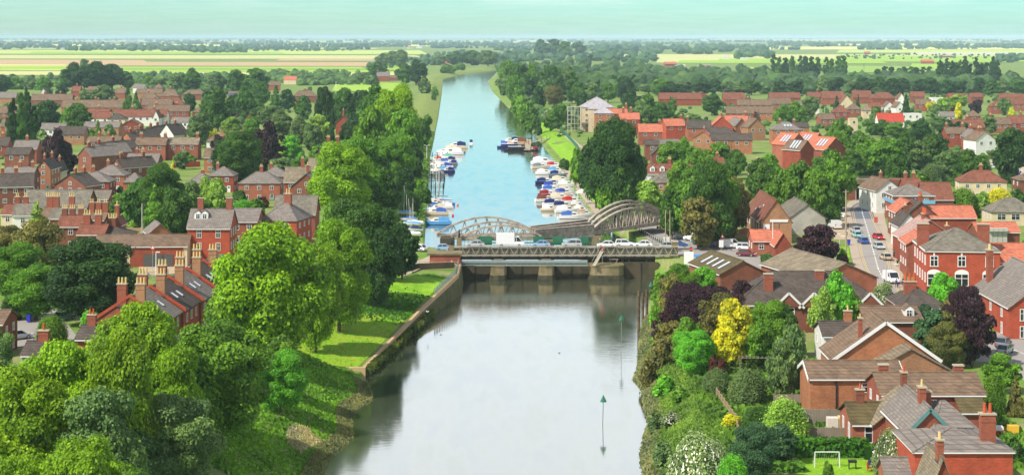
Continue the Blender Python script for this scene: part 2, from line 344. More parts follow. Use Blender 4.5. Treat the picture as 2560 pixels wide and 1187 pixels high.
COLS = {'b': ((134, 172, 26), 'bright yellow-green'), 'v': ((112, 184, 48), 'fresh bright green'), 'g': ((104, 148, 38), 'mid green'), 'd': ((80, 120, 38), 'dark green'), 'k': ((58, 92, 36), 'very dark green'),
        'o': ((142, 140, 66), 'olive'), 'y': ((214, 214, 40), 'vivid yellow'), 'u': ((66, 40, 48), 'dark purple'), 'e': ((112, 140, 78), 'grey-green'), 'l': ((148, 182, 70), 'light green'), 'n': ((124, 122, 60), 'brownish green'),
        'w': ((140, 160, 100), 'cream-flowered'), 't': ((72, 106, 66), 'bluish green'), 'm': ((96, 50, 40), 'maroon')}
KIND = {'r': ('round-crowned tree', 'broadleaf_tree', 'tree'), 'p': ('tall narrow poplar', 'poplar_tree', 'tree'), 'c': ('conical conifer', 'conifer_tree', 'tree'), 's': ('bush', 'shrub', 'shrub'), 'x': ('airy open-crowned tree', 'broadleaf_tree', 'tree'), 'h': ('clipped round shrub', 'shrub', 'shrub')}
TREES_N = 0
def tree(px, yt, yb, w, k='r', c='g', label=None, group=None, D=None):
    global TREES_N
    x, D_, z = G(px, yb); s = D_ / F; hgt = max((yb - yt) * s, 1.0); wid = w * s
    wpx = w / 2.5; fam = {'r': 'r', 'p': 'p', 'c': 'c', 's': 's', 'x': 'o', 'h': 's'}[k]
    key = {'r': 'rH' if wpx > 46 else ('rM' if wpx > 20 else 'rL'), 'p': 'pM' if hgt / s > 60 else 'pL', 'c': 'cM' if hgt / s > 50 else 'cL', 's': 'sH' if wpx > 26 else 'sM', 'o': 'oH'}[fam]
    rgb, cn = COLS[c]; j = rng.uniform(.86, 1.12); colr = tuple(v * j * rng.uniform(.95, 1.05) for v in C(*rgb, .84))
    kn, nm, cat = KIND[k]; size = ('low ' if hgt < 2 else 'small ' if hgt < 4.5 else '' if hgt < 10 else 'big ') if k not in 'p' else ''
    if k == 's' and hgt > 3: size = 'large '
    rz = rng.uniform(0, 6.28); me = PROT[key][rng.integers(len(PROT[key]))]; sc = (wid / 2.08, wid / 2.08, hgt)
    desc = size + cn + ' ' + kn
    if wpx < 16:
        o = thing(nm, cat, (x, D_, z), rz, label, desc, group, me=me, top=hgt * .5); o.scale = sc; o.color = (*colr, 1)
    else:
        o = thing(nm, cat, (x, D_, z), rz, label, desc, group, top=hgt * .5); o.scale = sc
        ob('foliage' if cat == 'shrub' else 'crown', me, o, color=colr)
        if k not in 'sh': ob('trunk', TRP if k in 'pc' else TR, o)
        else: ob('stem', TRP, o).scale = (1, 1, .5)
    o.pass_index = 0; TREES_N += cat == 'tree'
    return o

# ------------------------------------------------------------------ buildings
RC = {'br': ((162, 132, 106), 'brown-tiled'), 'rb': ((172, 106, 82), 'red-brown-tiled'), 'or': ((232, 136, 104), 'orange-tiled'), 'sl': ((156, 144, 134), 'grey slate'), 'dk': ((114, 100, 90), 'dark-tiled'),
      'gy': ((160, 150, 132), 'lichen-grey'), 'rd': ((225, 84, 62), 'bright red'), 'pk': ((212, 172, 160), 'pale pink'), 'pl': ((212, 204, 208), 'pale lilac-grey'), 'bg': ((178, 160, 132), 'buff-tiled'), 'mo': ((128, 112, 72), 'mossy'), 'wt': ((225, 222, 215), 'flat white')}
WC = {'bk': ((164, 92, 70), 'red brick'), 'bo': ((186, 122, 84), 'orange brick'), 'bd': ((140, 84, 64), 'dark brick'), 'wh': ((240, 236, 228), 'white'), 'cr': ((222, 200, 164), 'cream'), 'rv': ((190, 86, 60), 'bright red brick'), 'bb': ((182, 132, 96), 'brown brick'), 'gw': ((196, 188, 176), 'grey rendered'), 'b2': ((150, 92, 72), 'red brick'), 'b3': ((178, 106, 80), 'red brick'), 'b4': ((160, 78, 56), 'red brick')}
def rmat(k): return mat('roof_' + k, C(*RC[k][0], .68), .85, .17, .6, kind='tile', var2=C(*[v * .8 for v in RC[k][0]], .68) if k in ('br', 'gy', 'bg', 'mo', 'dk', 'rb') else None)
def wmat(k): return mat('wall_' + k, C(*WC[k][0], .80), .9, .13, .5, var2=(C(*[v * .86 for v in WC[k][0]], .8) if k not in ('wh', 'cr') else None), kind=None if k in ('wh', 'cr', 'gw') else 'brick')
white = mat('white_paint', C(245, 243, 238), .5, .03, 1); glass = mat('window_glass', (.02, .025, .03), .08, .0, spec=.8); glass2 = mat('roof_window_glass', (.45, .5, .55), .15, .05, 1, spec=.8)
stone = mat('cap_stone', C(190, 175, 150), .9, .15, 2); pot_y = mat('pot_buff', C(225, 195, 130), .8, .12, 3); pot_r = mat('pot_red', C(205, 90, 55), .8, .1, 3); lead = mat('gutter_dark', C(90, 88, 86), .6, .1, 2); solarm = mat('solar_panel', (.06, .09, .18), .15, .1, 3, spec=.8)
tealp = mat('teal_paint', C(100, 145, 140), .6, .08, 2); bluep = mat('sky_blue_paint', C(120, 185, 215), .6, .08, 2); blackp = mat('black_paint', (.02, .02, .022), .6, .1, 2)
WIN = {}
def winmesh(w, h, kind=0):
    k = (round(w, 1), round(h, 1), kind)
    if k in WIN: return WIN[k]
    fr = MB(); pn = MB(); t = .09 if kind < 2 else .14
    for c, d in (((0, 0, h / 2 - t / 2), (w, .1, t)), ((0, 0, -h / 2 + t / 2), (w + .1, .16, t)), ((-w / 2 + t / 2, 0, 0), (t, .1, h - 2 * t)), ((w / 2 - t / 2, 0, 0), (t, .1, h - 2 * t)), ((0, 0, 0), (t * .8, .08, h - 2 * t))): fr.box(c, d, white)
    if kind: fr.box((0, -.002, h * .12), (w - 2 * t, .07, t * .7), white)
    pn.box((0, .03, 0), (w - .04, .05, h - .04), glass)
    both = MB(); both.v = pn.v + fr.v; both.f = pn.f + [tuple(i + len(pn.v) for i in q) for q in fr.f]; both.mats = [glass, white]; both.m = [0] * len(pn.f) + [1] * len(fr.f)
    WIN[k] = (fr.mesh('window_frame'), pn.mesh('window_pane'), both.mesh('window')); return WIN[k]
def window(parent, x, y, z, rz, w=1.1, h=1.25, kind=0, near=False):
    f, p, b_ = winmesh(w, h, kind)
    if near: o = ob('window', p, parent, (x, y, z), rz); ob('frame', f, o)
    else: o = ob('window', b_, parent, (x, y, z), rz)
    return o
def chimney(parent, x, y, zb, h, pots=2, big=1.0, col='bk', pc='y', along=False):
    mb = MB(); w, d = (.95 * big, .6 * big); w, d = (d, w) if along else (w, d)
    mb.box((0, 0, h / 2), (w, d, h), wmat(col)); mb.box((0, 0, h * .80), (w + .1, d + .1, .14), wmat(col)); mb.box((0, 0, h + .08), (w + .2, d + .2, .16), stone)
    mb.box((0, 0, .1), (w + .16, d + .16, .2), lead)
    for i in range(pots):
        t = (i - (pots - 1) / 2) * (.36 * big); px_, py_ = (0, t) if along else (t, 0); r = .12 * big
        mb.tube((px_, py_, h + .16), (px_, py_, h + .16 + .62 * big), r, pot_y if pc == 'y' else pot_r, 7, r * .8)
    o = mb.build('chimney', parent, (x, y, zb)); return o
HN = 0
def house(xl, xr, yr, ye, ez=5.0, dep=8.0, rf='g', rc='br', wc='bk', yaw=0, ch=(), win=1, lab=None, barge=None, wid=None, sky=(), solar=(), rise=None, group=None, dorm=(), pots=2, chh=1.6, cc='bk', pc='y', ww=1.1, wh=1.25, wkind=None, blank=False, cat='house', name='house', cbig=1.0, desc=None, chx=None):
    global HN; HN += 1
    if wc == 'bk': wc = ('bk', 'b2', 'b3', 'bk', 'b4', 'b2')[(HN * 7 + HN // 3) % 6]
    D = F * (H - ez) / (ye - HY); w = wid or (xr - xl) / F * D; cx = ((xl + xr) / 2 - CX) / F * D - dep / 2 * math.sin(R(yaw)); cy = D + dep / 2 * math.cos(R(yaw))
    side = rf in 'gh'        # ridge across the view; 'G' is a gable end facing the camera, 'P' a parapet flat roof
    if rise is None:
        rise = (H - ez) - (yr - HY) * (D + (dep / 2 if side else .2)) / F if rf != 'P' else .3
        rise = max(1.3, min(rise, 6.5))
    near = D < 330; mid = D < 620; ns = max(1, int(round(ez / 2.7)))
    root = thing(name, cat, (cx, cy, 0), R(yaw), lab, desc or '%s %s with %s %s roof' % (WC[wc][1], cat, RC[rc][1], {'g': '', 'h': 'hipped', 'G': 'gabled', 'P': 'flat'}[rf]), group, top=ez)
    root['label_'] = ''; del root['label_']
    ww2 = w - .5; hw, hd = ww2 / 2, dep / 2; W_ = wmat(wc); Rf = rmat(rc); m = MB()
    def q(x, y, z): return (x, y, z) if rf != 'G' else (-y, x, z)     # ridge-axis frame -> house frame
    A, B = (hw, hd) if rf != 'G' else (hd, hw)                       # half length along ridge, half span
    if rf in 'gG':
        for s in (-1, 1): m.poly([q(s * A, -B * s, 0), q(s * A, B * s, 0), q(s * A, B * s, ez), q(s * A, 0, ez + rise), q(s * A, -B * s, ez)], W_)
        for s in (-1, 1): m.poly([q(s * A, s * B, 0), q(-s * A, s * B, 0), q(-s * A, s * B, ez), q(s * A, s * B, ez)], W_)
    else:
        for s in (-1, 1):
            m.poly([(s * A, -B * s, 0), (s * A, B * s, 0), (s * A, B * s, ez), (s * A, -B * s, ez)], W_); m.poly([(s * A, s * B, 0), (-s * A, s * B, 0), (-s * A, s * B, ez), (s * A, s * B, ez)], W_)
    m.build('wall', root)
    r = MB(); ov = .28; t = .16
    sl_ = rise / B
    if rf in 'gG':
        for s in (-1, 1):
            e0 = ez - sl_ * ov
            for z0_ in (0,):
                a = [q(-A - ov, s * (B + ov), e0 + .05), q(A + ov, s * (B + ov), e0 + .05), q(A + ov, 0, ez + rise + .05), q(-A - ov, 0, ez + rise + .05)]
                b2 = [(p[0], p[1], p[2] + t) for p in a]
                if s > 0: a.reverse(); b2.reverse()
                r.poly(b2, Rf); r.poly(a[::-1], Rf)
                for i in range(4): r.poly([a[i], a[(i + 1) % 4], b2[(i + 1) % 4], b2[i]], Rf)
        r.beam(q(-A - ov, 0, ez + rise + .22), q(A + ov, 0, ez + rise + .22), .3, .16, Rf)
    elif rf == 'h':
        a2, b2 = A + ov, B + ov; e = ez + .02; k = max(a2 - b2, .2) if a2 > b2 else .2; zr = ez + rise + .1
        p = [(-a2, -b2, e), (a2, -b2, e), (a2, b2, e), (-a2, b2, e), (-k, 0, zr), (k, 0, zr)]
        for f in ((0, 1, 5, 4), (1, 2, 5), (2, 3, 4, 5), (3, 0, 4)): r.poly([p[i] for i in f], Rf)
        r.box((0, 0, e - .07), (2 * a2, 2 * b2, .13), white if wc != 'cr' and near else lead)
        for i, j in ((0, 4), (1, 5), (2, 5), (3, 4), (4, 5)): r.beam(p[i], p[j], .22, .12, Rf)
    else:
        r.box((0, 0, ez + .06), (2 * A, 2 * B, .12), Rf)
        for s in (-1, 1): r.box((0, s * (B - .15), ez + .34), (2 * A + .06, .32, .5), W_); r.box((s * (A - .15), 0, ez + .34), (.31, 2 * B - .64, .5), W_)
    roof = r.build('roof', root)
    def rz_(u, v):       # roof surface height at plan point
        a, b_ = (u, v) if rf != 'G' else (v, u)
        z = ez + rise * (1 - abs(b_) / B)
        if rf == 'h': z = min(z, ez + rise * max(0, (A - abs(a)) / B))
        return z if rf != 'P' else ez
    for f in ch:
        f, off = f if isinstance(f, tuple) else (f, 0)
        u, v = ((f - .5) * 2 * hw * .96, off * hd) if side or rf == 'P' else (off * hw, (f - .5) * 2 * hd * .92)
        zt = rz_(u, v); low = min(zt, rz_(u, v - .5), rz_(u, v + .5)) - .5; chimney(roof, u, v, low, (max(zt, ez + rise * .75) if not rf == 'P' else zt) + chh - low, pots, cbig * (1.0 if mid else 1.15), cc, pc, along=not side)
    # gutters and bargeboards
    if rf in 'gG' and mid:
        g = MB(); mm = {'w': white, 't': tealp}.get(barge, white)
        if rf == 'g': g.box((0, -B - ov - .05, ez - sl_ * ov + .04), (2 * A + .3, .12, .14), white)
        else:
            for s in (-1, 1): g.box((s * (B + ov + .05), 0, ez - sl_ * ov + .04), (.12, 2 * A + .3, .14), white)
        g.build('gutter', root)
        if barge:
            g = MB()
            for e_ in ((-1,) if rf == 'G' else (-1, 1)):
                for s in (-1, 1):
                    xx = e_ * (A + ov + .04) if rf == 'g' else -(A + ov + .04) * 1
                    pa = q(xx, s * (B + ov), ez - sl_ * ov); pb = q(xx, 0, ez + rise + .02)
                    if rf == 'G': pa = (s * (B + ov), -(A + ov + .04), pa[2]); pb = (0, -(A + ov + .04), pb[2])
                    g.beam(pa, pb, .08, .42, mm)
            g.build('bargeboard', root)
    # windows
    if win and D < 1150:
        kd = wkind if wkind is not None else (1 if mid else 0); big = 1.0 if mid else 1.15
        def wall_win(length, place, maxn=7, storeys=ns):
            n = max(1, min(maxn, int(length / (3.1 if mid else 3.8)))); zs = [ez - 1.15 - 2.7 * i for i in range(storeys) if ez - 1.15 - 2.7 * i > .9]
            if not mid and ez < 8: zs = zs[:1]
            for zz in zs:
                for i in range(n):
                    u = ((i + .5) / n - .5) * length * .9; place(u, zz)
        if rf != 'G' or win > 1 or True:
            wall_win(2 * hw, lambda u, zz: window(root, u, -hd - .03, zz, 0, ww * big, wh * big, kd, near), 7)
        if mid and not blank:
            s = -1 if cx > 0 else 1
            wall_win(2 * hd, lambda u, zz: window(root, s * (hw + .03), u, zz, R(90) * s, .95, wh, kd, near), 3 if name != 'hotel' else 6)
        if rf == 'G' and rise > 2.6 and mid: window(root, 0, -hd - .03, ez + .8, 0, .9, 1.1, kd, near)
        if mid: 
            d = MB(); d.box((0, 0, 1.0), (.95, .08, 2.0), white if HN % 2 else tealp); d.box((0, -.03, 1.5), (.5, .06, .5), glass)
            d.build('door', root, (hw * .62, -hd - .04, 0))
    for (f, zz) in dorm:       # white dormers on the front slope: fraction along, height above eave
        u = (f - .5) * 2 * hw; v = -hd * (1 - zz / rise) if side else 0; d = MB(); zb = ez + zz
        d.loft([[(-.75, y_, -.3), (.75, y_, -.3), (.75, y_, 1.1), (0, y_, 1.65), (-.75, y_, 1.1)] for y_ in (-.5, 1.7)], white)
        for s in (-1, 1): d.poly([(s * .95, -.62, 1.0), (0, -.62, 1.75), (0, 1.8, 1.75), (s * .95, 1.8, 1.0)][::s], Rf)
        dd = d.build('dormer', roof, (u, v, zb)); 
        window(dd, 0, -.53, .45, 0, .95, 1.1, 1)
    for (f, zz, w_, h_) in sky:      # rooflights lying on the slope (front or left-facing)
        d = MB(); sa = math.atan2(rise, B)
        d.box((0, 0, 0), (w_, h_, .07), glass2); d.box((0, 0, -.02), (w_ + .16, h_ + .16, .08), lead)
        o = d.build('rooflight', roof)
        if side: o.location = ((f - .5) * 2 * hw, -B * (1 - zz), ez + rise * zz + .28); o.rotation_euler = (sa, 0, 0)
        else: s = -1 if cx > 0 else 1; o.location = (s * B * (1 - zz), (f - .5) * 2 * hd, ez + rise * zz + .28); o.rotation_euler = (0, -s * -sa if s < 0 else sa, 0); o.rotation_euler[1] = -sa if s < 0 else sa
    for (f, zz, w_, h_) in solar:
        d = MB(); sa = math.atan2(rise, B); n = max(2, int(w_ / 1.1))
        for i in range(n): d.box(((i + .5) / n * w_ - w_ / 2, 0, 0), (w_ / n - .08, h_, .06), solarm)
        o = d.build('solar_panel', roof, ((f - .5) * 2 * hw, -B * (1 - zz), ez + rise * zz + .3)); o.rotation_euler = (sa, 0, 0)
    return root, dict(D=D, cx=cx, cy=cy, w=w, hw=hw, hd=hd, rise=rise, ez=ez)

HS = '''
76 180 237 252 br bk g .3,.7
150 318 252 270 br bk g .2,.5,.8
213 313 255 268 br bb g .3,.6
100 116 222 236 br wh G
177 200 217 230 rb bk g .5
217 253 218 227 br bk g
286 313 222 234 br bk g .5
331 361 212 221 sl wh g
382 407 210 222 br bk h
338 405 224 234 br bb g .5
397 448 225 242 br bk h .5
349 397 234 249 br bk h .4
455 513 226 237 br bk h
354 430 249 264 br bk g .4
394 460 245 263 rb bk h .5
366 473 265 280 br bk g .2,.7
220 273 274 283 rb bk g .4
222 278 282 297 rb wh g
268 313 285 299 dk cr h
425 478 295 307 sl wh g
301 354 301 315 rb bk G
207 298 306 320 sl bb g
91 162 310 325 sl wh g
142 212 318 338 dk bb g
548 607 305 320 gy bb h
515 543 342 355 br wh h
708 741 192 201 or cr g
732 792 228 242 br bk h .5
820 850 268 282 br bk h .4
902 922 310 326 br bk h .8
-20 70 268 284 br bk g .4,.8
-30 40 232 246 sl bb g
0 60 300 318 br bk g .3
60 92 330 348 br bb g .5
-20 20 345 366 dk bk g .5
480 520 268 282 br bk h .5
585 640 262 278 br bk g .3
640 700 205 215 br bk g
1647 1755 234 249 rb bk g
1740 1773 232 244 rb bk G
1808 1862 233 250 rb bk g
1858 1884 240 252 rb wh G
1843 1930 251 264 br bk g .3
1815 1885 268 285 br bk g
1884 1934 268 284 br bo g
1925 2003 233 246 rb bk g
1922 1980 247 261 br bk g
1990 2030 262 276 br bb G
2020 2058 232 245 rb bk g .7
2055 2110 230 247 rb bk g
2098 2136 240 262 rb cr G
2132 2180 228 245 rb bk g
2180 2240 232 248 rb bk h
2243 2264 235 250 rb wh G
2276 2312 231 243 rb bk g
2330 2366 240 248 wt wh P
2372 2418 235 243 rb bk g
2428 2460 234 244 rb bk g
2478 2512 252 268 rb bk h
2520 2572 245 262 rb bk g
2500 2560 236 246 rb bk g
2082 2125 265 282 rb bk h
2120 2155 260 275 br bk h
2156 2180 264 278 bg cr h
2178 2204 258 268 rb bk g
2211 2236 256 268 br wh G
2238 2262 257 270 br wh G
2213 2307 276 288 wt wh P
2050 2090 286 300 br bk g
2290 2330 250 262 br bk g
2350 2388 281 292 sl gw g
2418 2452 277 292 br bk h
2383 2463 301 320 rb bk g .5
2450 2530 296 312 br bk g .4
2522 2590 290 310 rb bk g .5
1990 2050 254 268 sl wh g
2440 2480 330 345 br bk g .5
'''
for ln in HS.strip().split('\n'):
    p = ln.split(); xl, xr, yr, ye = map(float, p[:4]); ch = [float(v) for v in p[7].split(',')] if len(p) > 7 else []
    house(xl, xr, yr, ye, 4.6 if p[4] != 'wt' else 3.6, 8 if p[6] != 'G' else 10, p[6], p[4], p[5], ch=ch, yaw=float(rng.uniform(-7, 7)), cat='house' if p[6] != 'P' else 'building', name='house' if p[6] != 'P' else 'flat_building', rise=None)
LB = lambda *a, **k: house(*a, **k)
# --- left bank: estates and terraces, far to near
LB(286, 417, 276, 293, 5, 8, 'g', 'rb', 'wh', ch=(.3, .75), lab='long white-walled terrace with a brown roof in the left estate, two chimneys', group=None)
LB(380, 398, 278, 295, 5, 9, 'G', 'rb', 'wh', lab='white gabled wing in front of the long white terrace')
LB(569, 632, 230, 247, 5, 8, 'g', 'br', 'bk', solar=((.2, .5, 6, 2.4), (.62, .45, 5, 2.4)), lab='brown-roofed house with blue solar panels beyond the left trees')
for i, (a, yy) in enumerate([(293, 334), (318, 326), (345, 320), (362, 317), (384, 314)]):
    LB(a, a + 46, yy, yy + 17, 5, 12, 'G', 'dk', 'bo', yaw=-32, wid=7, ch=(.15,), lab='orange-brick gabled terrace house, %s of the diagonal row left of the long brown roofs' % ['first', 'second', 'third', 'fourth', 'fifth and farthest'][i], group='diagonal terrace of dark-roofed gables')
LB(395, 437, 313, 338, 5.5, 8, 'G', 'dk', 'wh', yaw=-25, wid=8, ch=(.8,), lab='white-gabled house at the far end of the diagonal brick terrace')
LB(336, 415, 346, 364, 6, 8, 'g', 'br', 'bk', ch=(.12, .95), pots=3, lab='tall red brick house with brown roof and white windows by the diagonal terrace')
LB(417, 496, 346, 363, 6, 8, 'g', 'bg', 'bk', ch=(.95,), pots=3, lab='tall red brick house with paler patched roof right of the brown-roofed one')
LB(215, 300, 343, 356, 5, 8, 'g', 'br', 'bk', ch=(.3, .6), lab='brown-roofed brick house behind the slate terraces on the left')
LB(31, 93, 353, 375, 5.5, 8, 'g', 'sl', 'bk', ch=(.48,), lab='grey-roofed brick house with one central chimney left of the purple tree')
LB(10, 73, 371, 388, 5, 8, 'g', 'dk', 'bk', ch=(), lab='low brick house with a white window in front of the grey-roofed brick house')
LB(88, 128, 402, 424, 7, 12, 'G', 'dk', 'bo', ch=(.1, .9), pots=3, lab='tall brick hall with arched gable and buff chimney pots below the purple tree')
LB(128, 152, 408, 428, 5.5, 9, 'G', 'dk', 'cr', ch=(.5,), pots=3, lab='cream house with buff pots tucked against the tall brick hall')
LB(187, 236, 370, 392, 5.5, 14, 'G', 'sl', 'bk', yaw=-38, wid=8, ch=(.1,), lab='first slate-roofed terrace house right of the purple tree')
LB(212, 262, 362, 384, 5.5, 14, 'G', 'sl', 'bk', yaw=-38, wid=8, ch=(.1,), lab='second slate-roofed terrace house right of the purple tree')
LB(246, 290, 356, 374, 5.5, 12, 'G', 'dk', 'bk', yaw=-38, wid=8, ch=(.2,), lab='dark-roofed terrace house behind the two slate-roofed ones')
LB(270, 312, 398, 420, 5.5, 14, 'G', 'dk', 'bd', yaw=-40, wid=7, ch=(.1, .8), pots=4, lab='dark narrow terrace house with a row of buff pots behind the hipped villas')
LB(313, 395, 386, 408, 5.2, 9, 'g', 'sl', 'bd', ch=(.25, .45), lab='slate-roofed brick house below the tall red brick pair')
LB(5, 82, 420, 445, 5.5, 9, 'g', 'sl', 'bd', ch=(.45, .9), lab='slate-roofed house at the left edge below the low brick house')
LB(-6, 84, 436, 468, 6, 10, 'g', 'dk', 'bd', yaw=14, ch=(.1, .5), pots=3, lab='dark-roofed terrace with white windows at the left edge of the street')
LB(227, 313, 414, 440, 5.2, 9, 'h', 'sl', 'bk', ch=(.4,), lab='farther hipped slate villa with white bays left of the big dark tree', group='hipped villas')
LB(187, 275, 430, 456, 5.2, 9, 'h', 'sl', 'bk', ch=(.42,), lab='nearer hipped slate villa in front of the farther one', group='hipped villas')
LB(136, 215, 438, 466, 5, 8, 'G', 'dk', 'bk', yaw=-20, wid=11, ch=(.3, .9), lab='dark-roofed brick building with a blank red gable behind the big tiled hall', blank=True)
LB(205, 240, 458, 466, 4, 7, 'P', 'wt', 'rv', win=0, lab='low flat-roofed red brick annexe right of the blank red gable')
LB(306, 352, 434, 457, 5, 9, 'h', 'sl', 'bk', lab='hipped villa half hidden by the big dark tree')
LB(508, 540, 373, 395, 5.5, 7, 'g', 'br', 'bo', lab='small orange-brick building with a dark doorway under the purple trees')
LB(520, 586, 418, 441, 5, 9, 'h', 'sl', 'bk', ch=(.25,), lab='farther of the two hipped slate houses above the yellowish tree')
LB(463, 531, 434, 460, 5, 9, 'h', 'sl', 'bk', ch=(.55,), lab='nearer of the two hipped slate houses above the yellowish tree')
LB(645, 723, 418, 443, 5, 9, 'h', 'sl', 'bk', ch=(.35,), lab='farther hipped slate house beside the brick house with the tall chimney')
LB(594, 702, 431, 460, 5, 9, 'h', 'sl', 'bk', ch=(.5,), lab='nearer hipped slate house with white windows beside the tall-chimneyed brick house')
LB(708, 772, 420, 456, 6.5, 10, 'g', 'bg', 'bk', ch=(.7,), chh=2.6, lab='large brick house with a buff roof and a tall front chimney')
LB(725, 806, 436, 468, 5.5, 10, 'G', 'sl', 'bk', ch=(.4,), chh=2.2, cbig=1.3, lab='brick gable end with one white window against the large buff-roofed house')
LB(768, 812, 398, 426, 5.5, 9, 'g', 'bg', 'bk', ch=(.9,), lab='buff-roofed house between the riverside tree and the brick gable')
LB(794, 852, 354, 383, 5.5, 9, 'h', 'dk', 'bk', ch=(.4, .85), pots=3, chh=2.4, lab='dark hipped brick house with tall potted chimneys against the riverside trees')
LB(852, 905, 345, 362, 6, 9, 'h', 'sl', 'bk', ch=(.2, .85), pots=4, chh=3.4, lab='brick house with two tall buff-potted chimneys behind the riverside tree')
LB(838, 876, 292, 310, 6, 9, 'G', 'rb', 'bk', ch=(.3,), chh=3, lab='red brick house with a tall red chimney among the left trees')
LB(941, 974, 182, 192, 5.5, 7, 'g', 'sl', 'bk', ch=(.05, .95), lab='lone farmhouse with two end chimneys left of the river bend', cat='farmhouse', name='farmhouse')
LB(974, 1000, 190, 196, 3.2, 7, 'g', 'br', 'bk', win=0, lab='low brick outbuilding right of the lone farmhouse', cat='outbuilding', name='outbuilding')
LB(50, 218, 477, 522, 4.2, 13, 'g', 'gy', 'bd', lab='large hall with a big plain grey tiled roof', cat='hall', name='hall', win=0)
LB(222, 272, 478, 500, 5, 8, 'g', 'gy', 'bk', lab='small house with a white window right of the large tiled hall')
LB(0, 38, 514, 537, 5, 8, 'g', 'rb', 'cr', ch=(.95,), lab='cottage with a red tiled roof at the left edge below the hall')
LB(30, 84, 510, 540, 5, 9, 'g', 'gy', 'wh', yaw=6, ch=(.05, .5), cbig=1.3, lab='white cottage with a grey roof below the large tiled hall')
LB(98, 150, 520, 545, 5, 9, 'g', 'br', 'bk', ch=(.25, .6), cbig=1.5, pots=4, chh=2.6, lab='cottage with twin buff-potted stacks hidden by the pointed conifer')
LB(122, 190, 522, 548, 5, 9, 'g', 'gy', 'bk', ch=(.7,), cbig=1.4, chh=2.8, pots=3, lab='grey-roofed cottage with a tall red stack behind the olive tree')
LB(141, 212, 540, 568, 5, 8, 'g', 'rb', 'bd', ch=(.1, .4, .75), pots=3, cbig=1.3, cc='bd', lab='brown-roofed cottage with three dark stacks behind the olive tree')
LB(190, 262, 563, 588, 5, 8, 'g', 'rb', 'bd', ch=(.2, .65), pots=3, cbig=1.5, chh=2.2, lab='red-brown roofed cottage left of the bright red gable')
LB(225, 324, 568, 592, 4.5, 9, 'h', 'dk', 'bd', ch=(.45,), pots=4, cbig=1.5, chh=2.2, cc='bd', lab='low dark hipped building behind the long workshop')
LB(278, 304, 548, 562, 6.5, 6, 'G', 'rb', 'bk', ch=(.1,), chh=2.8, cbig=1.4, lab='narrow house with a painted bright red gable and a tall chimney', win=0)
LB(212, 262, 533, 552, 5, 8, 'g', 'br', 'bd', ch=(.1, .5, .9), pots=2, cbig=1.3, chh=2.4, lab='brown-roofed cottage with three stacks in front of the hall')
LB(370, 430, 562, 585, 3.4, 8, 'G', 'sl', 'bo', yaw=20, win=0, lab='low slate-roofed shed with an orange brick gable behind the workshop', cat='shed', name='shed')
r_, d_ = LB(232, 470, 589, 618, 4.2, 11, 'g', 'br', 'cr', yaw=3, win=0, lab='long low workshop with a grey-brown roof and patched cream and brick walls', cat='workshop', name='workshop')
mb = MB(); 
mb.box((d_['hw'] * .35, -d_['hd'] - .04, 2.0), (11, .1, 4.0), wmat('b4')); mb.build('brick_panel', r_)
for u in (.12, .32, .52): mb = MB(); mb.box((0, 0, 0), (2.2, .1, 2.6), lead); mb.build('garage_door', r_, (d_['hw'] * u + .6, -d_['hd'] - .12, 1.35))
mb = MB(); mb.box((0, 0, 0), (.8, .1, 1.0), wmat('rv')); mb.build('shuttered_window', r_, (d_['hw'] * .78, -d_['hd'] - .06, 2.2))
LB(466, 577, 525, 572, 7.4, 10, 'g', 'sl', 'rv', ch=(.2, .92), chh=2.4, cbig=1.3, pots=0, dorm=((.2, 1.9), (.36, 1.9)), lab='tall red brick house with two white dormers and tall round-capped chimneys', ww=1.0, wh=1.7)
LB(570, 645, 524, 556, 6.5, 12, 'g', 'sl', 'bk', lab='slate-roofed rear range joined right of the house with two white dormers')
LB(646, 746, 506, 553, 6.0, 12, 'h', 'sl', 'rv', yaw=-10, ch=(.55,), chh=2.8, cbig=1.7, lab='hipped slate house with twin red stacks behind the bright riverside tree')
LB(682, 790, 491, 537, 5.6, 10, 'g', 'gy', 'bk', blank=True, win=0, lab='brick building with a plain grey tiled roof right of the hipped slate house')
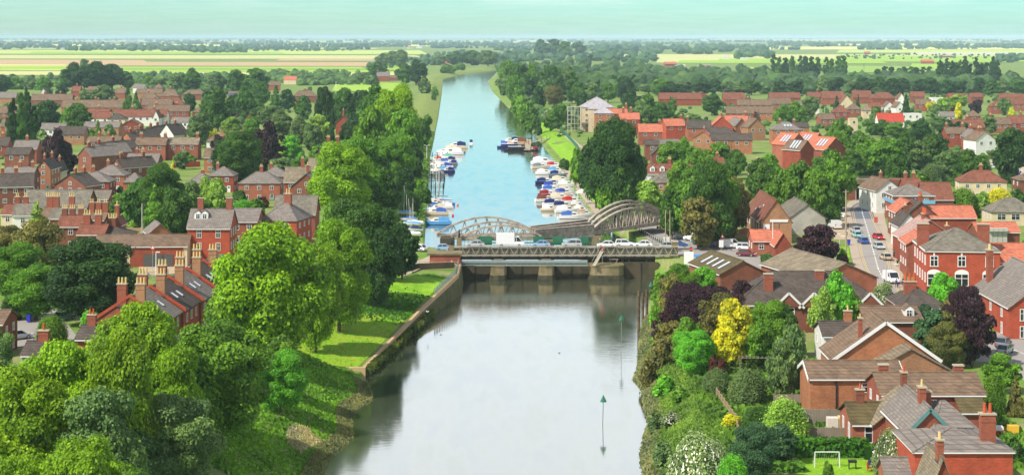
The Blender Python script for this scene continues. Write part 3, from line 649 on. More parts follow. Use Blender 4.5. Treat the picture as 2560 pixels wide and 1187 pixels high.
# terrace whose ridge runs away from the camera, with buff chimney pots
for i in range(5):
    D0 = 262 + i * 10.5; cx0 = -56.6 + i * .9
    root = thing('terrace_house', 'house', (cx0, D0 + 5, 0), R(-3), 'slate-roofed terrace house with a buff-potted stack, %s from the camera in the leftmost near terrace' % ['nearest', 'second', 'third', 'fourth', 'farthest'][i], group='near terrace with buff chimney pots')
    h0 = 5.6 - .0 * i; m = MB(); Wb = wmat('rv' if i % 2 else 'bk')
    for s in (-1, 1): m.poly([(-5.2 * -s, -5.2 * 1, 0), (-5.2 * -s, 5.2, 0), (-5.2 * -s, 5.2, h0), (-5.2 * -s, -5.2, h0)][::s], Wb)
    for s in (-1, 1): m.poly([(-5.2, s * 5.2, 0), (5.2, s * 5.2, 0), (5.2, s * 5.2, h0), (0, s * 5.2, h0 + 3.5), (-5.2, s * 5.2, h0)][::-s], Wb)
    m.build('wall', root); r = MB(); Rf = rmat('dk' if i % 2 else 'sl')
    for s in (-1, 1): r.loft([[(s * 5.6, y_, h0 - .2), (0, y_, h0 + 3.55), (0, y_, h0 + 3.75), (s * 5.6, y_, h0)] for y_ in (-5.0, 5.0)], Rf)
    ro = r.build('roof', root)
    p = MB()
    p.loft([[(-5.6, y_, h0 - .1), (0, y_, h0 + 3.6), (5.6, y_, h0 - .1), (5.6, y_, h0 + .45), (0, y_, h0 + 4.1), (-5.6, y_, h0 + .45)] for y_ in (-5.38, -5.05)], wmat('rv')); p.build('parapet', root)
    for u in (-1.2, 1.6): chimney(ro, u, -4.9, h0 + 2.2, 3.3, 3, 1.45, 'bb' if u > 0 else 'bk', 'y')
    for u, v in ((2.9, -1.5), (3.0, 1.2)):
        d = MB(); d.box((0, 0, 0), (1.3, .8, .1), glass2); d.box((0, 0, -.03), (1.5, 1.0, .1), lead); o = d.build('rooflight', ro, (u, v, h0 + 3.6 - u * .67 + .22)); o.rotation_euler = (0, R(33.7), 0)
    for zz in (1.6, 4.3):
        for v in (-3, 0, 3): window(root, 5.24, v, zz, R(90), 1.0, 1.4, 1, True)
LB(50, 100, 862, 890, 3.4, 7, 'g', 'dk', 'gw', ch=(.95,), cbig=1.5, pots=1, pc='r', lab='low grey outbuilding with a leaning red chimney among the left foreground trees', cat='outbuilding', name='outbuilding', win=0)
LB(-40, 10, 778, 812, 5, 8, 'g', 'br', 'bd', lab='dark-walled house corner cut by the left edge beside the car park')
LB(186, 240, 826, 850, 4.5, 8, 'g', 'dk', 'bk', ch=(.5,), pc='r', cbig=1.3, win=0, lab='small house whose red-potted chimney pokes through the left foreground trees')
# --- right bank
LB(1452, 1536, 241, 270, 12, 16, 'h', 'pl', 'cr', rise=5, lab='tall apartment block with a pale lilac hipped roof by the river', cat='apartment block', name='apartment_block')
LB(1470, 1508, 256, 274, 11.5, 9, 'h', 'pl', 'cr', rise=3.5, lab='cream projecting wing of the pale-roofed apartment block', cat='apartment block', name='apartment_block')
LB(1486, 1535, 268, 285, 10, 9, 'h', 'pl', 'bo', rise=3.2, lab='brick wing at the near end of the pale-roofed apartment block', cat='apartment block', name='apartment_block')
LB(1516, 1570, 274, 286, 9, 10, 'g', 'or', 'bk', ch=(.98,), chh=2.4, lab='orange-roofed range right of the pale-roofed apartment block')
LB(1548, 1600, 284, 300, 7.5, 9, 'g', 'or', 'bk', ch=(.2, .6), chh=2.4, lab='orange-roofed terrace partly behind the giant dark tree')
LB(1596, 1657, 312, 331, 6, 8, 'g', 'or', 'bk', ch=(.93,), lab='orange-roofed red brick house right of the giant dark tree')
LB(1663, 1716, 299, 316, 6.5, 9, 'g', 'or', 'rv', yaw=12, ch=(.95,), lab='orange-roofed house with a plain red gable between orange and slate roofs')
LB(1717, 1780, 303, 322, 6, 8, 'g', 'dk', 'bk', ch=(.02,), lab='dark-roofed brick house with white windows in the new estate')
LB(1813, 1872, 291, 312, 6, 9, 'g', 'or', 'bk', ch=(.95,), lab='long orange roof at the back of the new estate')
LB(1776, 1834, 293, 318, 6, 10, 'G', 'or', 'rv', ch=(.2,), lab='orange-roofed house with a wide red gable in the new estate')
LB(1836, 1872, 298, 316, 6, 9, 'G', 'sl', 'bo', yaw=20, wid=7, lab='narrow orange-brick gable with a slate roof in the new estate')
LB(1864, 1920, 298, 320, 6, 9, 'G', 'br', 'bb', yaw=14, wid=9, lab='brown-brick gable with one white window at the right end of the new estate')
LB(1755, 1846, 319, 337, 5.6, 9, 'h', 'dk', 'bk', lab='hipped dark slate house in the middle of the new estate')
LB(1733, 1783, 331, 347, 6, 9, 'G', 'or', 'bb', yaw=-12, wid=9, ch=(.4,), lab='brown-brick gable with orange roof in front of the dark slate house')
LB(1778, 1830, 336, 352, 5.6, 8, 'g', 'dk', 'bo', lab='left of two joined dark-roofed houses at the front of the new estate')
LB(1826, 1882, 336, 352, 5.6, 8, 'g', 'dk', 'bo', yaw=-3, lab='right of two joined dark-roofed houses at the front of the new estate')
LB(1612, 1650, 352, 364, 6, 8, 'g', 'dk', 'bd', lab='dark brick house with white windows beside the giant dark tree')
LB(1628, 1662, 372, 388, 6, 8, 'G', 'dk', 'bd', lab='dark brick gable behind the house with three dormers')
LB(1640, 1700, 350, 362, 4, 8, 'g', 'gy', 'bk', win=0, lab='low grey shed behind the new estate trees', cat='shed', name='shed')
LB(1611, 1732, 412, 436, 6, 9, 'g', 'rb', 'wh', ch=(.55,), pots=3, dorm=((.16, .8), (.37, .8), (.68, .8)), lab='white house with a red-brown roof and three white dormers')
LB(1632, 1704, 432, 458, 6, 12, 'h', 'gy', 'bo', lab='hipped grey-roofed house with ornate cream trim in front of the three dormers')
LB(1876, 1925, 412, 434, 5, 8, 'g', 'rb', 'bk', ch=(.4,), dorm=((.1, .6), (.6, .6)), lab='red-roofed house with white dormers hidden in the trees behind the warehouse')
LB(1780, 1812, 396, 410, 5, 7, 'g', 'rb', 'bk', ch=(.5,), lab='small house whose red chimney shows among the central right trees')
LB(1930, 2006, 306, 326, 7, 10, 'h', 'sl', 'bo', sky=((.45, .5, .9, 1.6), (.55, .5, .9, 1.6), (.65, .5, .9, 1.6)), ch=(.3, .8), lab='hipped slate building with a row of rooflights behind the three red gables')
LB(1985, 2024, 308, 320, 7, 9, 'g', 'dk', 'bo', lab='dark-roofed wing right of the hipped slate building with rooflights')
for i, (xa, xb, yr_, ye_) in enumerate([(1962, 2030, 337, 363), (1996, 2040, 352, 376), (2018, 2078, 337, 362), (2056, 2122, 348, 374)]):
    LB(xa, xb, yr_, ye_, 9.5, 9, 'G', 'or' if i != 1 else 'br', 'bk', yaw=33, wid=9.5 if i != 1 else 6.5, sky=((.3, .5, 3.4, .8), (.46, .5, 3.4, .8), (.62, .5, 3.4, .8)), rise=3.8 if i != 1 else 3, win=0, lab='%s red brick gabled block with long white rooflights above the railway trees' % ['leftmost and farthest', 'second from the left, brown-roofed', 'third from the left', 'rightmost and nearest'][i], group='gabled blocks with rooflights', cat='building', name='gabled_block')
LB(2195, 2262, 285, 305, 4.5, 9, 'g', 'rd', 'wh', ch=(.52,), cc='bd', barge='w', lab='white house with a bright red roof')
LB(2124, 2146, 297, 301, 7, 6, 'P', 'bg', 'cr', lab='narrow tall cream house among the right trees')
LB(2365, 2420, 320, 336, 6, 9, 'g', 'br', 'bk', ch=(.1, .9), lab='left house of the red brick terrace with white bays on the right')
LB(2415, 2452, 326, 344, 6, 9, 'G', 'sl', 'bk', ch=(.5,), lab='middle gabled house of the red brick terrace with white bays')
LB(2440, 2490, 332, 352, 6, 9, 'G', 'br', 'wh', yaw=18, wid=10, ch=(.6,), lab='white-gabled end house of the red brick terrace on the right')
LB(2398, 2518, 427, 456, 5, 9, 'h', 'rb', 'cr', yaw=-6, ch=(.5,), lab='cream house with a long brown hipped roof above the clipped round trees')
LB(2548, 2600, 435, 452, 5, 9, 'h', 'br', 'bd', lab='brown hipped house cut by the right edge above the bungalow')
LB(2309, 2386, 458, 500, 5, 10, 'g', 'rb', 'bk', lab='long red-brown roofed range right of the blue-fascia pub', win=0)
LB(2262, 2310, 448, 478, 5, 10, 'g', 'rb', 'bk', ch=(.2, .7), lab='red-brown roof behind the blue-fascia pub')
LB(2210, 2238, 452, 478, 6, 14, 'G', 'br', 'wh', yaw=8, wid=8, ch=(.5,), lab='white street-front house with a brown roof at the bend by the railway bridge')
r_, d_ = LB(2232, 2338, 462, 492, 6.5, 11, 'h', 'sl', 'bk', lab='brick pub with a sky-blue fascia band and a grey hipped roof', cat='pub', name='pub', wkind=1)
mb = MB(); mb.box((0, -d_['hd'] - .1, 5.0), (d_['w'], .2, .9), bluep); mb.box((-d_['hw'] - .1, 0, 5.0), (.2, 11, .9), bluep); mb.build('fascia', r_)
mb = MB(); mb.box((0, -d_['hd'] - .12, 6.5), (d_['w'] + .3, .3, .3), white); mb.box((-d_['hw'] - .12, 0, 6.5), (.3, 11.4, .3), white); mb.build('cornice', r_)
LB(2325, 2443, 517, 546, 5, 9, 'g', 'or', 'bk', lab='brick house with a long bright orange pantile roof facing the clipped trees', blank=True, win=0)
LB(2262, 2345, 508, 540, 5.5, 9, 'G', 'dk', 'bd', ch=(.1,), pots=4, pc='r', cbig=1.4, lab='dark brick gable beside the long bright orange roof', win=0)
LB(2250, 2296, 505, 532, 6, 10, 'G', 'or', 'bk', wid=6.5, lab='orange-roofed street house next to the pub', win=1)
LB(2246, 2302, 537, 566, 5, 9, 'G', 'dk', 'wh', ch=(.5,), cc='bd', lab='white-gabled street house in front of the orange-roofed one', win=0)
LB(2255, 2395, 553, 598, 5, 10, 'G', 'pk', 'bk', wid=12, ch=(.5,), pots=5, pc='r', cbig=1.8, chh=1.0, lab='pale pink-roofed building with a row of red pots behind the brick hotel', win=0)
LB(2330, 2430, 562, 590, 5, 9, 'P', 'dk', 'bd', ch=(.5,), cbig=1.2, lab='flat dark-roofed yard building behind the brick hotel', cat='building', name='flat_building', win=0)
LB(2478, 2600, 495, 532, 3.4, 10, 'h', 'gy', 'cr', lab='cream bungalow with a grey hipped roof and wide white windows', cat='bungalow', name='bungalow', ww=2.2, wh=1.5)
LB(2442, 2552, 558, 582, 3.6, 8, 'g', 'or', 'bd', lab='low orange-roofed range behind the metal ducts', win=0)
LB(2486, 2620, 611, 656, 5.6, 9, 'g', 'or', 'bk', lab='red brick house with a bright orange pantile roof right of the hotel')
r_, d_ = LB(2315, 2502, 583, 630, 8.4, 17, 'h', 'gy', 'rv', ch=(.02, .9), cbig=2.2, pots=0, chh=1.6, win=0, yaw=-5, rise=3.4, lab='three-storey bright red brick hotel with a mossy hipped roof', cat='hotel', name='hotel')
for i in (-1, 0, 1):
    window(r_, i * 5.0 - .3, -d_['hd'] - .03, 6.6, 0, 1.5, 2.0, 2, True); window(r_, i * 5.0 - .3, -d_['hd'] - .03, 2.6 + .6, 0, 2.5, 2.3, 2, True)
    mb = MB(); mb.box((0, 0, 0), (.3, .1, .5), white); mb.build('keystone', r_, (i * 5.0 - .3, -d_['hd'] - .06, 7.9))
    mb = MB(); mb.poly([(-1.3, 0, 0)] + [(-1.3 * math.cos(a), 0, .75 * math.sin(a)) for a in np.linspace(.2, 2.9, 9)] + [(1.3, 0, 0)], white); mb.build('fanlight', r_, (i * 5.0 - .3, -d_['hd'] - .08, 4.35))
for i in range(5):
    for zz in (6.6, 3.4): window(r_, -d_['hw'] - .03, -6.6 + i * 3.3, zz, R(-90), 1.2, 1.8, 0, True)
mb = MB(); mb.box((0, -d_['hd'] - .05, .9), (d_['w'] - .5, .3, 1.7), blackp); mb.build('shop_front', r_)
mb = MB(); mb.box((0, 0, 8.35), (d_['w'] + .1, 17.1, .25), white); mb.build('cornice', r_)
LB(2286, 2326, 590, 612, 6.5, 10, 'G', 'or', 'bk', wid=6.5, yaw=-4, lab='orange-roofed street house immediately behind the hotel')
# red-tiled warehouse by the road
r_, d_ = LB(1900, 1982, 503, 556, 5, 27, 'G', 'rb', 'bb', yaw=0, win=0, lab='gabled warehouse with a steep red pantile roof and a white sign band', cat='warehouse', name='warehouse')
mb = MB(); mb.box((0, 0, 0), (4.2, .12, .6), white); mb.build('sign_band', r_, (.6, -d_['hd'] - .1, 5.3))
mb = MB(); mb.box((0, 0, 0), (1.5, .12, 2.2), white); mb.box((-.2, -.08, 0), (.3, .06, .6), blackp); mb.build('sign_board', r_, (-2.3, -d_['hd'] - .1, 3.4))
for i in range(6): window(r_, -d_['hw'] - .03, -10 + i * 4, 3.3, R(-90), .8, 1.5, 0, False)
for i in range(3): mb = MB(); mb.box((0, 0, 0), (.5, .8, .08), glass2); o_ = mb.build('rooflight', r_, (-1.6 - .5 * i, -4 + 3 * i, 5 + d_['rise'] * (1 - (1.6 + .5 * i) / d_['hw']) + .3)); o_.rotation_euler = (0, -math.atan2(d_['rise'], d_['hw']), 0)
LB(1880, 1960, 577, 604, 3.2, 8, 'g', 'or', 'bk', lab='low orange-roofed annexe with a white window in front of the warehouse', cat='annexe', name='annexe')
LB(1936, 1980, 585, 614, 3.2, 6, 'G', 'or', 'bk', win=0, lab='small orange-roofed brick gable projecting from the annexe', cat='annexe', name='annexe')
LB(1972, 2066, 514, 546, 4.0, 22, 'G', 'gy', 'gw', win=0, lab='grey corrugated shed behind the purple tree by the street', cat='shed', name='shed')
r_, d_ = LB(1798, 1918, 655, 685, 4.0, 17, 'G', 'mo', 'bd', yaw=14, wid=9.5, win=0, sky=((.2, .45, 2.6, .9), (.38, .45, 2.6, .9), (.56, .45, 2.6, .9), (.74, .45, 2.6, .9)), lab='low brick workshop with a mossy roof and five white skylights by the bridge', cat='workshop', name='workshop')
r_, d_ = LB(2034, 2194, 662, 698, 4.2, 23, 'G', 'bg', 'bk', yaw=16, wid=13, win=0, rise=2.7, lab='large brick shed with a long buff corrugated roof beside the street', cat='shed', name='shed')
r_, d_ = LB(1838, 2216, 688, 764, 4.4, 13, 'h', 'dk', 'bd', win=0, rise=4.6, ch=((.22, -.55), (.60, -.2)), chh=1.2, cbig=1.5, pots=0, lab='long dark-roofed house with white-trimmed gablets facing the river gardens')
for fx in (-.30, .04, .40, .80):
    g = MB(); u = fx * d_['hw']; g.loft([[(-2.3, y_, 0), (0, y_, 2.2), (2.3, y_, 0)] for y_ in (-.4, 4.4)], rmat('dk')); g.poly([(-2.0, -.42, 0), (2.0, -.42, 0), (0, -.42, 1.9)], wmat('bd'))
    for s in (-1, 1): g.beam((s * 2.5, -.5, -.2), (0, -.5, 2.25), .1, .35, white)
    o = g.build('gablet', r_, (u, -d_['hd'], 4.2)); window(r_, u, -d_['hd'] - .05, 3.2, 0, 2.0, 1.7, 2, True)
mb = MB(); mb.box((0, -d_['hd'] - .35, 4.35), (d_['w'] * .9, .12, .2), white); mb.build('gutter', r_)
LB(2163, 2312, 768, 806, 4.6, 11, 'g', 'br', 'bd', dorm=((.8, .6),), win=0, lab='brown-roofed house with one small white dormer left of the bluish tree')
LB(2252, 2372, 720, 772, 4.4, 12, 'h', 'dk', 'bd', ch=(.35,), pots=3, pc='r', cbig=2.0, chh=1.6, win=0, lab='dark hipped roof with a three-potted red chimney below the hotel')
LB(2056, 2172, 806, 842, 4.6, 8, 'g', 'dk', 'wh', ch=(.68,), pots=1, cbig=1.2, cc='bo', lab='small dark-tiled house with a white balcony above the gardens', wkind=1)
r_, d_ = LB(2077, 2353, 806, 900, 4.8, 9, 'G', 'br', 'bo', barge='w', win=0, ch=((.1, -.45),), cbig=.8, pots=1, lab='orange-brick gable with white bargeboards in the middle of the near gardens')
r_, d_ = LB(2165, 2390, 874, 933, 3.8, 14, 'G', 'bg', 'bb', yaw=3, win=0, lab='broad buff-roofed house in front of the white-bargeboarded gable')
r_, d_ = LB(2021, 2263, 905, 948, 5.0, 8, 'g', 'br', 'bo', barge='w', ch=(), win=0, lab='brown-tiled house with a plain orange-brick wall and a black roof vent')
for u, zz, ww_ in ((1.4, 3.9, 1.6), (4.2, 3.9, 1.3), (1.6, 1.3, .9)): window(r_, u, -d_['hd'] - .03, zz, 0, ww_, 1.2, 1, True)
mb = MB(); mb.tube((0, 0, 0), (0, 0, 4.2), .09, blackp, 6); mb.box((0, 0, 0), (.35, .3, .5), blackp); mb.build('flue_pipe', r_, (-2.6, -d_['hd'] - .14, 1.0))
r2, d2 = LB(2200, 2466, 935, 988, 4.9, 9, 'g', 'br', 'bk', ch=((.12, .6), (.9, .5)), chh=1.0, cbig=1.2, pots=0, win=1, ww=.8, lab='long brown-roofed brick house with narrow dark windows and end chimneys')
LB(2127, 2235, 1009, 1062, 3.2, 8, 'g', 'mo', 'bk', ch=(.35,), pots=1, pc='r', cc='bd', lab='small house with a very mossy tiled roof beside the flowering shrub', ww=1.8, wh=1.9)
LB(2180, 2382, 984, 1062, 3.4, 5.5, 'G', 'bg', 'bk', win=0, ch=(.85,), pc='r', cc='bd', lab='steep brown-roofed gable between the mossy roof and the green-trimmed gable')
LB(2330, 2452, 1004, 1080, 5.4, 12, 'h', 'sl', 'bk', win=0, ch=(.05,), cbig=1.4, pots=0, lab='slate hipped roof with red ridge tiles behind the green-trimmed gable')
LB(2262, 2388, 1022, 1082, 5.0, 12, 'G', 'sl', 'bk', barge='t', yaw=0, win=0, ch=(.3,), pots=1, cbig=1.2, lab='red brick gable with pale green bargeboards and satellite dishes')
LB(2281, 2538, 1079, 1130, 5.0, 10, 'h', 'sl', 'rv', win=0, ch=((.82, -.5),), chh=2.4, cbig=1.6, pots=2, pc='r', lab='nearest house, orange-red brick with a low slate hipped roof and tall chimney')
LB(2210, 2290, 1168, 1190, 2.2, 4, 'g', 'sl', 'bk', win=0, lab='slate-roofed garden shed at the bottom edge beside the parasol', cat='shed', name='garden_shed')
LB(2325, 2390, 1166, 1215, 5.0, 6, 'G', 'bg', 'bk', win=0, rise=2.5, ch=(.2,), lab='buff roof peak and chimney cut by the bottom edge')
LB(2520, 2740, 690, 770, 5.0, 22, 'G', 'sl', 'rv', ch=((.9, -.7),), chh=3.0, cbig=1.5, win=1, wh=1.9, lab='red brick school-like building with a slate roof and arched windows at the right edge', cat='building', name='brick_hall')
LB(2400, 2470, 1008, 1032, 3.4, 6, 'g', 'mo', 'bk', win=0, lab='low mossy lean-to behind the slate hipped roof', cat='outbuilding', name='outbuilding')

# ------------------------------------------------------------------ trees: centre x, top y, base y, width (photo px), kind, colour
T = '''
60 912 1300 330 r b
-30 862 1230 230 r e
250 955 1300 290 r e
300 800 1270 250 r b
425 975 1260 260 r e
160 838 1250 300 r b
345 742 1160 290 r b
210 1080 1420 260 r b
330 1150 1420 200 r g
30 1120 1420 200 r b
440 850 1190 190 r b
545 782 1115 320 r g
-20 800 980 130 r e
30 730 800 70 s k
130 780 860 90 s g
225 768 830 60 s v
90 655 800 170 r g
222 588 812 262 r k
50 600 760 150 r g
95 535 720 160 x n
20 555 690 120 r n
92 502 640 120 c l
672 545 925 335 r b
600 660 930 200 r g
706 830 985 110 r g
848 543 828 200 r b
790 590 880 150 r b
885 482 760 190 r d
940 505 770 150 r k
835 505 700 100 r g
1005 560 700 100 r k
970 600 705 80 r k
702 870 1035 150 r v
850 352 560 195 r b
905 335 545 160 r g
960 400 545 110 r d
930 262 470 110 r g
990 205 430 130 r b
1010 270 440 110 r g
985 330 490 120 r g
940 215 380 110 r d
1035 350 470 60 r k
1060 270 370 50 r d
1020 470 530 70 s k
1060 455 510 40 s d
1015 415 500 60 r k
1042 440 480 40 s g
875 300 400 70 r k
900 225 330 90 r k
860 215 330 70 r d
812 210 360 62 r k
828 283 385 34 c k
795 285 370 70 r l
780 310 380 60 r e
748 290 370 60 r e
700 275 350 80 r e
680 260 330 90 r e
728 338 400 60 r v
705 340 400 50 r l
672 305 440 90 r u
640 330 430 60 r u
600 318 470 130 r d
555 345 440 60 r k
548 330 400 50 r u
545 222 330 90 r d
500 280 370 70 r e
520 315 360 50 r y
580 290 350 60 r l
630 290 350 60 r g
610 215 300 60 r d
650 205 270 60 r d
690 212 280 50 c d
640 170 240 80 r d
590 172 240 60 r d
540 180 240 60 r e
480 172 236 60 r d
440 178 232 50 r e
400 185 230 50 r e
370 188 226 40 s g
520 230 300 50 r k
240 155 228 100 r k
185 158 228 80 r k
280 160 226 90 r k
210 150 226 60 r e
315 180 226 50 r k
165 175 226 50 r d
155 210 245 36 r k
122 215 245 30 r k
5 188 235 60 r k
40 190 225 50 s g
75 192 225 50 s e
110 190 226 50 s g
320 210 290 40 c d
340 225 300 36 c d
340 245 305 40 s e
260 212 262 60 r e
215 220 262 44 r e
240 225 262 44 r d
474 228 286 40 r k
120 250 330 70 r k
195 258 340 80 r d
168 270 330 50 r g
68 212 380 34 p k
30 240 385 40 p k
52 222 385 36 p d
85 260 380 40 p k
145 322 460 74 r u
120 340 440 50 r u
170 360 450 50 r u
105 325 400 50 r e
225 320 360 36 r g
245 300 355 36 c g
275 312 360 40 r e
275 340 375 30 s v
455 366 425 44 r e
432 398 430 14 c y
480 380 415 30 r g
400 402 580 140 r d
350 440 580 90 r d
440 470 590 90 r d
385 460 600 90 c g
300 483 548 66 r g
302 462 496 24 r d
516 440 545 60 r l
540 440 560 70 r l
480 450 560 60 r e
512 500 570 70 r g
590 490 530 50 s e
610 495 540 70 s v
640 490 540 50 s g
560 500 545 50 s l
320 520 560 40 s v
290 530 570 36 s v
340 540 575 40 s l
370 545 580 40 s n
420 548 585 60 s g
462 552 590 40 s g
600 470 510 40 s d
655 488 520 40 s m
700 395 450 80 r e
740 400 440 60 r g
752 380 405 24 s v
560 370 425 36 r k
790 365 410 40 r g
640 255 300 60 r d
760 240 300 50 r d
780 330 380 40 r d
850 260 330 60 r k
720 225 280 50 r k
580 240 300 50 r k
640 230 280 40 r d
980 128 168 60 x e
1000 125 170 50 x e
960 130 170 50 r e
945 155 200 60 r d
1040 150 215 60 r k
1010 155 215 50 r d
930 185 215 40 s e
910 182 210 60 r e
1060 190 235 40 s e
1088 215 240 20 s g
1085 225 252 14 s d
1100 135 165 40 r e
1140 130 165 60 r d
1180 125 165 60 r d
1220 125 168 60 r e
1150 155 178 30 s g
1120 160 185 50 s g
1350 100 140 40 r t
1385 98 142 60 r t
1410 105 145 50 r d
1450 98 140 44 r t
1270 150 225 60 r g
1300 155 240 60 r d
1262 180 240 50 r e
1290 185 262 60 r g
1330 160 240 60 r g
1262 200 240 30 s d
1380 160 240 70 r d
1420 165 250 60 r e
1400 185 262 40 p k
1430 172 260 50 p d
1320 190 250 50 r k
1360 200 262 50 r e
1385 210 270 60 x n
1450 205 262 60 r d
1480 205 262 60 r e
1520 205 258 60 r g
1560 190 250 60 r k
1310 225 300 50 r g
1345 215 280 40 r k
1290 240 290 40 r g
1330 265 340 50 r d
1300 270 310 30 r g
1375 285 330 40 r d
1345 300 345 24 r k
1395 245 325 50 r d
1370 270 310 40 r w
1420 275 310 30 s k
1440 290 325 30 s d
1455 240 300 40 r k
1535 288 560 175 r k
1490 330 520 110 r k
1560 340 540 120 r d
1545 383 562 110 r d
1525 400 565 80 r g
1440 370 470 40 r g
1450 380 450 40 x w
1410 395 430 30 s d
1612 450 552 110 r l
1570 475 548 60 r l
1675 350 440 80 r g
1710 345 440 60 r g
1740 370 450 60 r g
1800 355 440 90 r g
1840 370 450 60 r d
1770 392 620 130 r d
1785 400 608 130 r g
1820 425 598 76 r d
1720 440 600 100 r g
1745 490 625 110 r n
1800 500 620 90 r d
1680 470 600 80 r d
1700 400 560 90 r g
1835 440 600 90 r n
1900 390 520 90 r d
1925 385 500 80 r g
1960 420 560 90 r g
2000 400 560 90 r d
2040 420 570 100 r g
2070 450 570 90 r d
2085 380 530 110 r g
2070 375 500 90 r d
2135 380 452 80 r d
2175 345 446 90 r g
2215 340 450 110 r g
2240 380 480 70 r d
2205 400 452 60 r k
2245 410 458 60 r d
2290 350 430 80 r e
2260 330 430 80 r d
2150 330 440 90 r d
2100 300 400 80 r g
2050 340 430 60 r g
2330 330 420 80 r d
2300 300 370 70 r k
2380 370 450 90 r e
2330 410 460 80 s e
2300 430 465 60 s g
2420 375 470 110 r d
2345 400 450 60 s e
2530 318 460 110 r k
2480 370 400 30 r e
2460 380 410 30 s g
2350 335 420 60 r k
2400 300 345 50 r k
2370 300 350 60 r k
1990 255 320 66 r g
1960 262 325 60 r g
2025 240 300 60 r e
2092 237 292 30 c k
2145 235 275 16 c k
2265 232 300 36 c k
2330 245 292 36 r y
2340 262 300 50 r e
2395 258 310 26 r y
2380 262 300 30 r m
2360 240 285 50 r l
2440 240 290 40 r u
2395 236 280 60 r l
2530 268 300 20 r y
2510 240 290 40 r e
2350 290 330 60 r e
2470 290 340 60 r e
2190 262 300 30 s g
2205 300 345 60 r d
2240 305 350 60 r g
2180 290 340 50 r d
1600 255 330 80 r e
1650 255 330 80 r d
1560 260 320 60 r d
1620 235 300 60 r d
1680 238 290 24 r d
1780 235 290 60 r d
1700 280 320 50 r d
1730 285 330 60 r e
1580 225 290 60 r k
1870 235 280 30 s e
2408 465 545 90 h g
2455 470 545 60 h l
2498 465 545 80 h y
2370 480 540 40 r d
2545 470 520 60 s d
2048 560 668 115 r u
2010 590 660 60 r u
1970 612 640 22 s g
1945 615 645 26 s d
2105 620 660 30 s d
2110 635 668 26 s m
1700 650 800 120 r g
1760 665 790 100 r v
1680 680 830 90 r n
1725 700 850 150 r u
1790 705 860 160 r u
1860 700 820 90 r u
1660 720 830 70 r g
1665 770 880 70 r u
1680 800 910 110 r n
1720 790 920 90 r g
1735 820 940 120 r v
1800 730 900 130 x n
1835 745 910 110 r y
1820 800 930 100 r y
1790 880 960 50 r m
1925 745 900 130 r g
1900 790 930 90 r g
1960 760 900 100 r d
1985 800 1000 90 r e
1950 840 1010 80 r e
2090 680 860 110 r v
2060 720 870 80 r l
2120 710 860 80 r l
2360 680 800 90 r v
2410 700 900 130 r u
2430 740 920 110 r u
2380 745 900 110 r n
2340 770 900 110 r t
2370 800 920 120 r n
2310 755 860 60 r t
2210 700 790 60 x w
2250 725 785 40 x w
2500 880 985 100 r g
2485 920 1040 70 s g
2540 935 1040 66 c n
2535 1090 1160 60 s d
1870 910 1010 110 s e
1960 990 1110 130 s l
1900 1010 1085 110 s d
1790 915 985 80 s e
1830 1030 1070 60 s y
1890 1050 1210 130 r t
1950 1060 1160 110 r t
1750 1062 1250 180 s w
1830 1120 1240 90 s v
2010 1020 1060 60 s w
1850 955 1000 60 s y
2230 1065 1190 110 s w
2070 1145 1200 30 s g
1985 1145 1175 60 s e
1900 1165 1210 60 s v
2330 1125 1210 70 x g
1640 850 925 60 s n
1620 890 960 50 s n
1660 930 985 60 s v
1700 960 1005 50 s g
1640 1010 1070 50 s e
1680 1020 1060 60 s w
1660 1090 1160 60 s e
1640 740 810 40 s v
1650 670 745 50 s g
'''
TL = [l.split() for l in T.strip().split('\n')]
NT = {'222 588': 'huge dark round tree beside the small car park on the left', '672 545': 'tallest bright green riverside tree left of the grassy bank', '848 543': 'bright green tree just right of the tallest riverside tree', '702 870': 'small fresh-green tree standing alone on the lower left bank',
      '1535 288': 'giant very dark domed tree by the right-hand marina', '1612 450': 'light green tree behind the right railway arch', '145 322': 'dark purple beech rising over the left terraces', '2048 560': 'dark purple round tree by the street and the grey sheds',
      '1835 745': 'upper crown of vivid yellow foliage above the near gardens', '1820 800': 'lower vivid yellow tree nearest the right river bank', '92 502': 'pointed golden-green conifer in front of the large tiled hall', '400 402': 'big dark tree in the middle of the left town',
      '812 210': 'very dark rounded evergreen behind the left riverside trees', '702 395': '', '1750 1062': 'large round bush covered in white blossom at the lower right bank', '2230 1065': 'white-flowering shrub against the green-trimmed gable', '2498 465': 'golden clipped round shrub in front of the brown hipped house',
      '2408 465': 'bright green clipped round shrub in front of the brown hipped house', '2530 318': 'spreading very dark pine-like tree at the right edge', '990 205': 'tall bright tree at the head of the left riverside avenue'}
def blossom(o, n, size, m, zmin=.2):
    d = unit(n); d[:, 2] = np.abs(d[:, 2]); Pc = d * np.array([.98, .98, .62]) * rng.uniform(.8, 1.03, n)[:, None] + np.array([0, 0, .3])
    Vv, Q = cards(Pc, d, size); ob('blossom', arr_mesh('blossom', Vv, Q, m), o)
blos = mat('white_blossom', C(248, 242, 215, .85), .7, .05, 3)
TO = {}
for p in TL:
    x, yt, yb, w = map(float, p[:4]); lab = NT.get(p[0] + ' ' + p[1]) or None
    o = tree(x, yt, yb, w, p[4], p[5], lab); TO[p[0] + ' ' + p[1]] = o
    if p[5] == 'w' and w >= 50 and float(yb) > 600: blossom(o, 650 if w > 100 else 200, .019 if w > 100 else .026, blos)
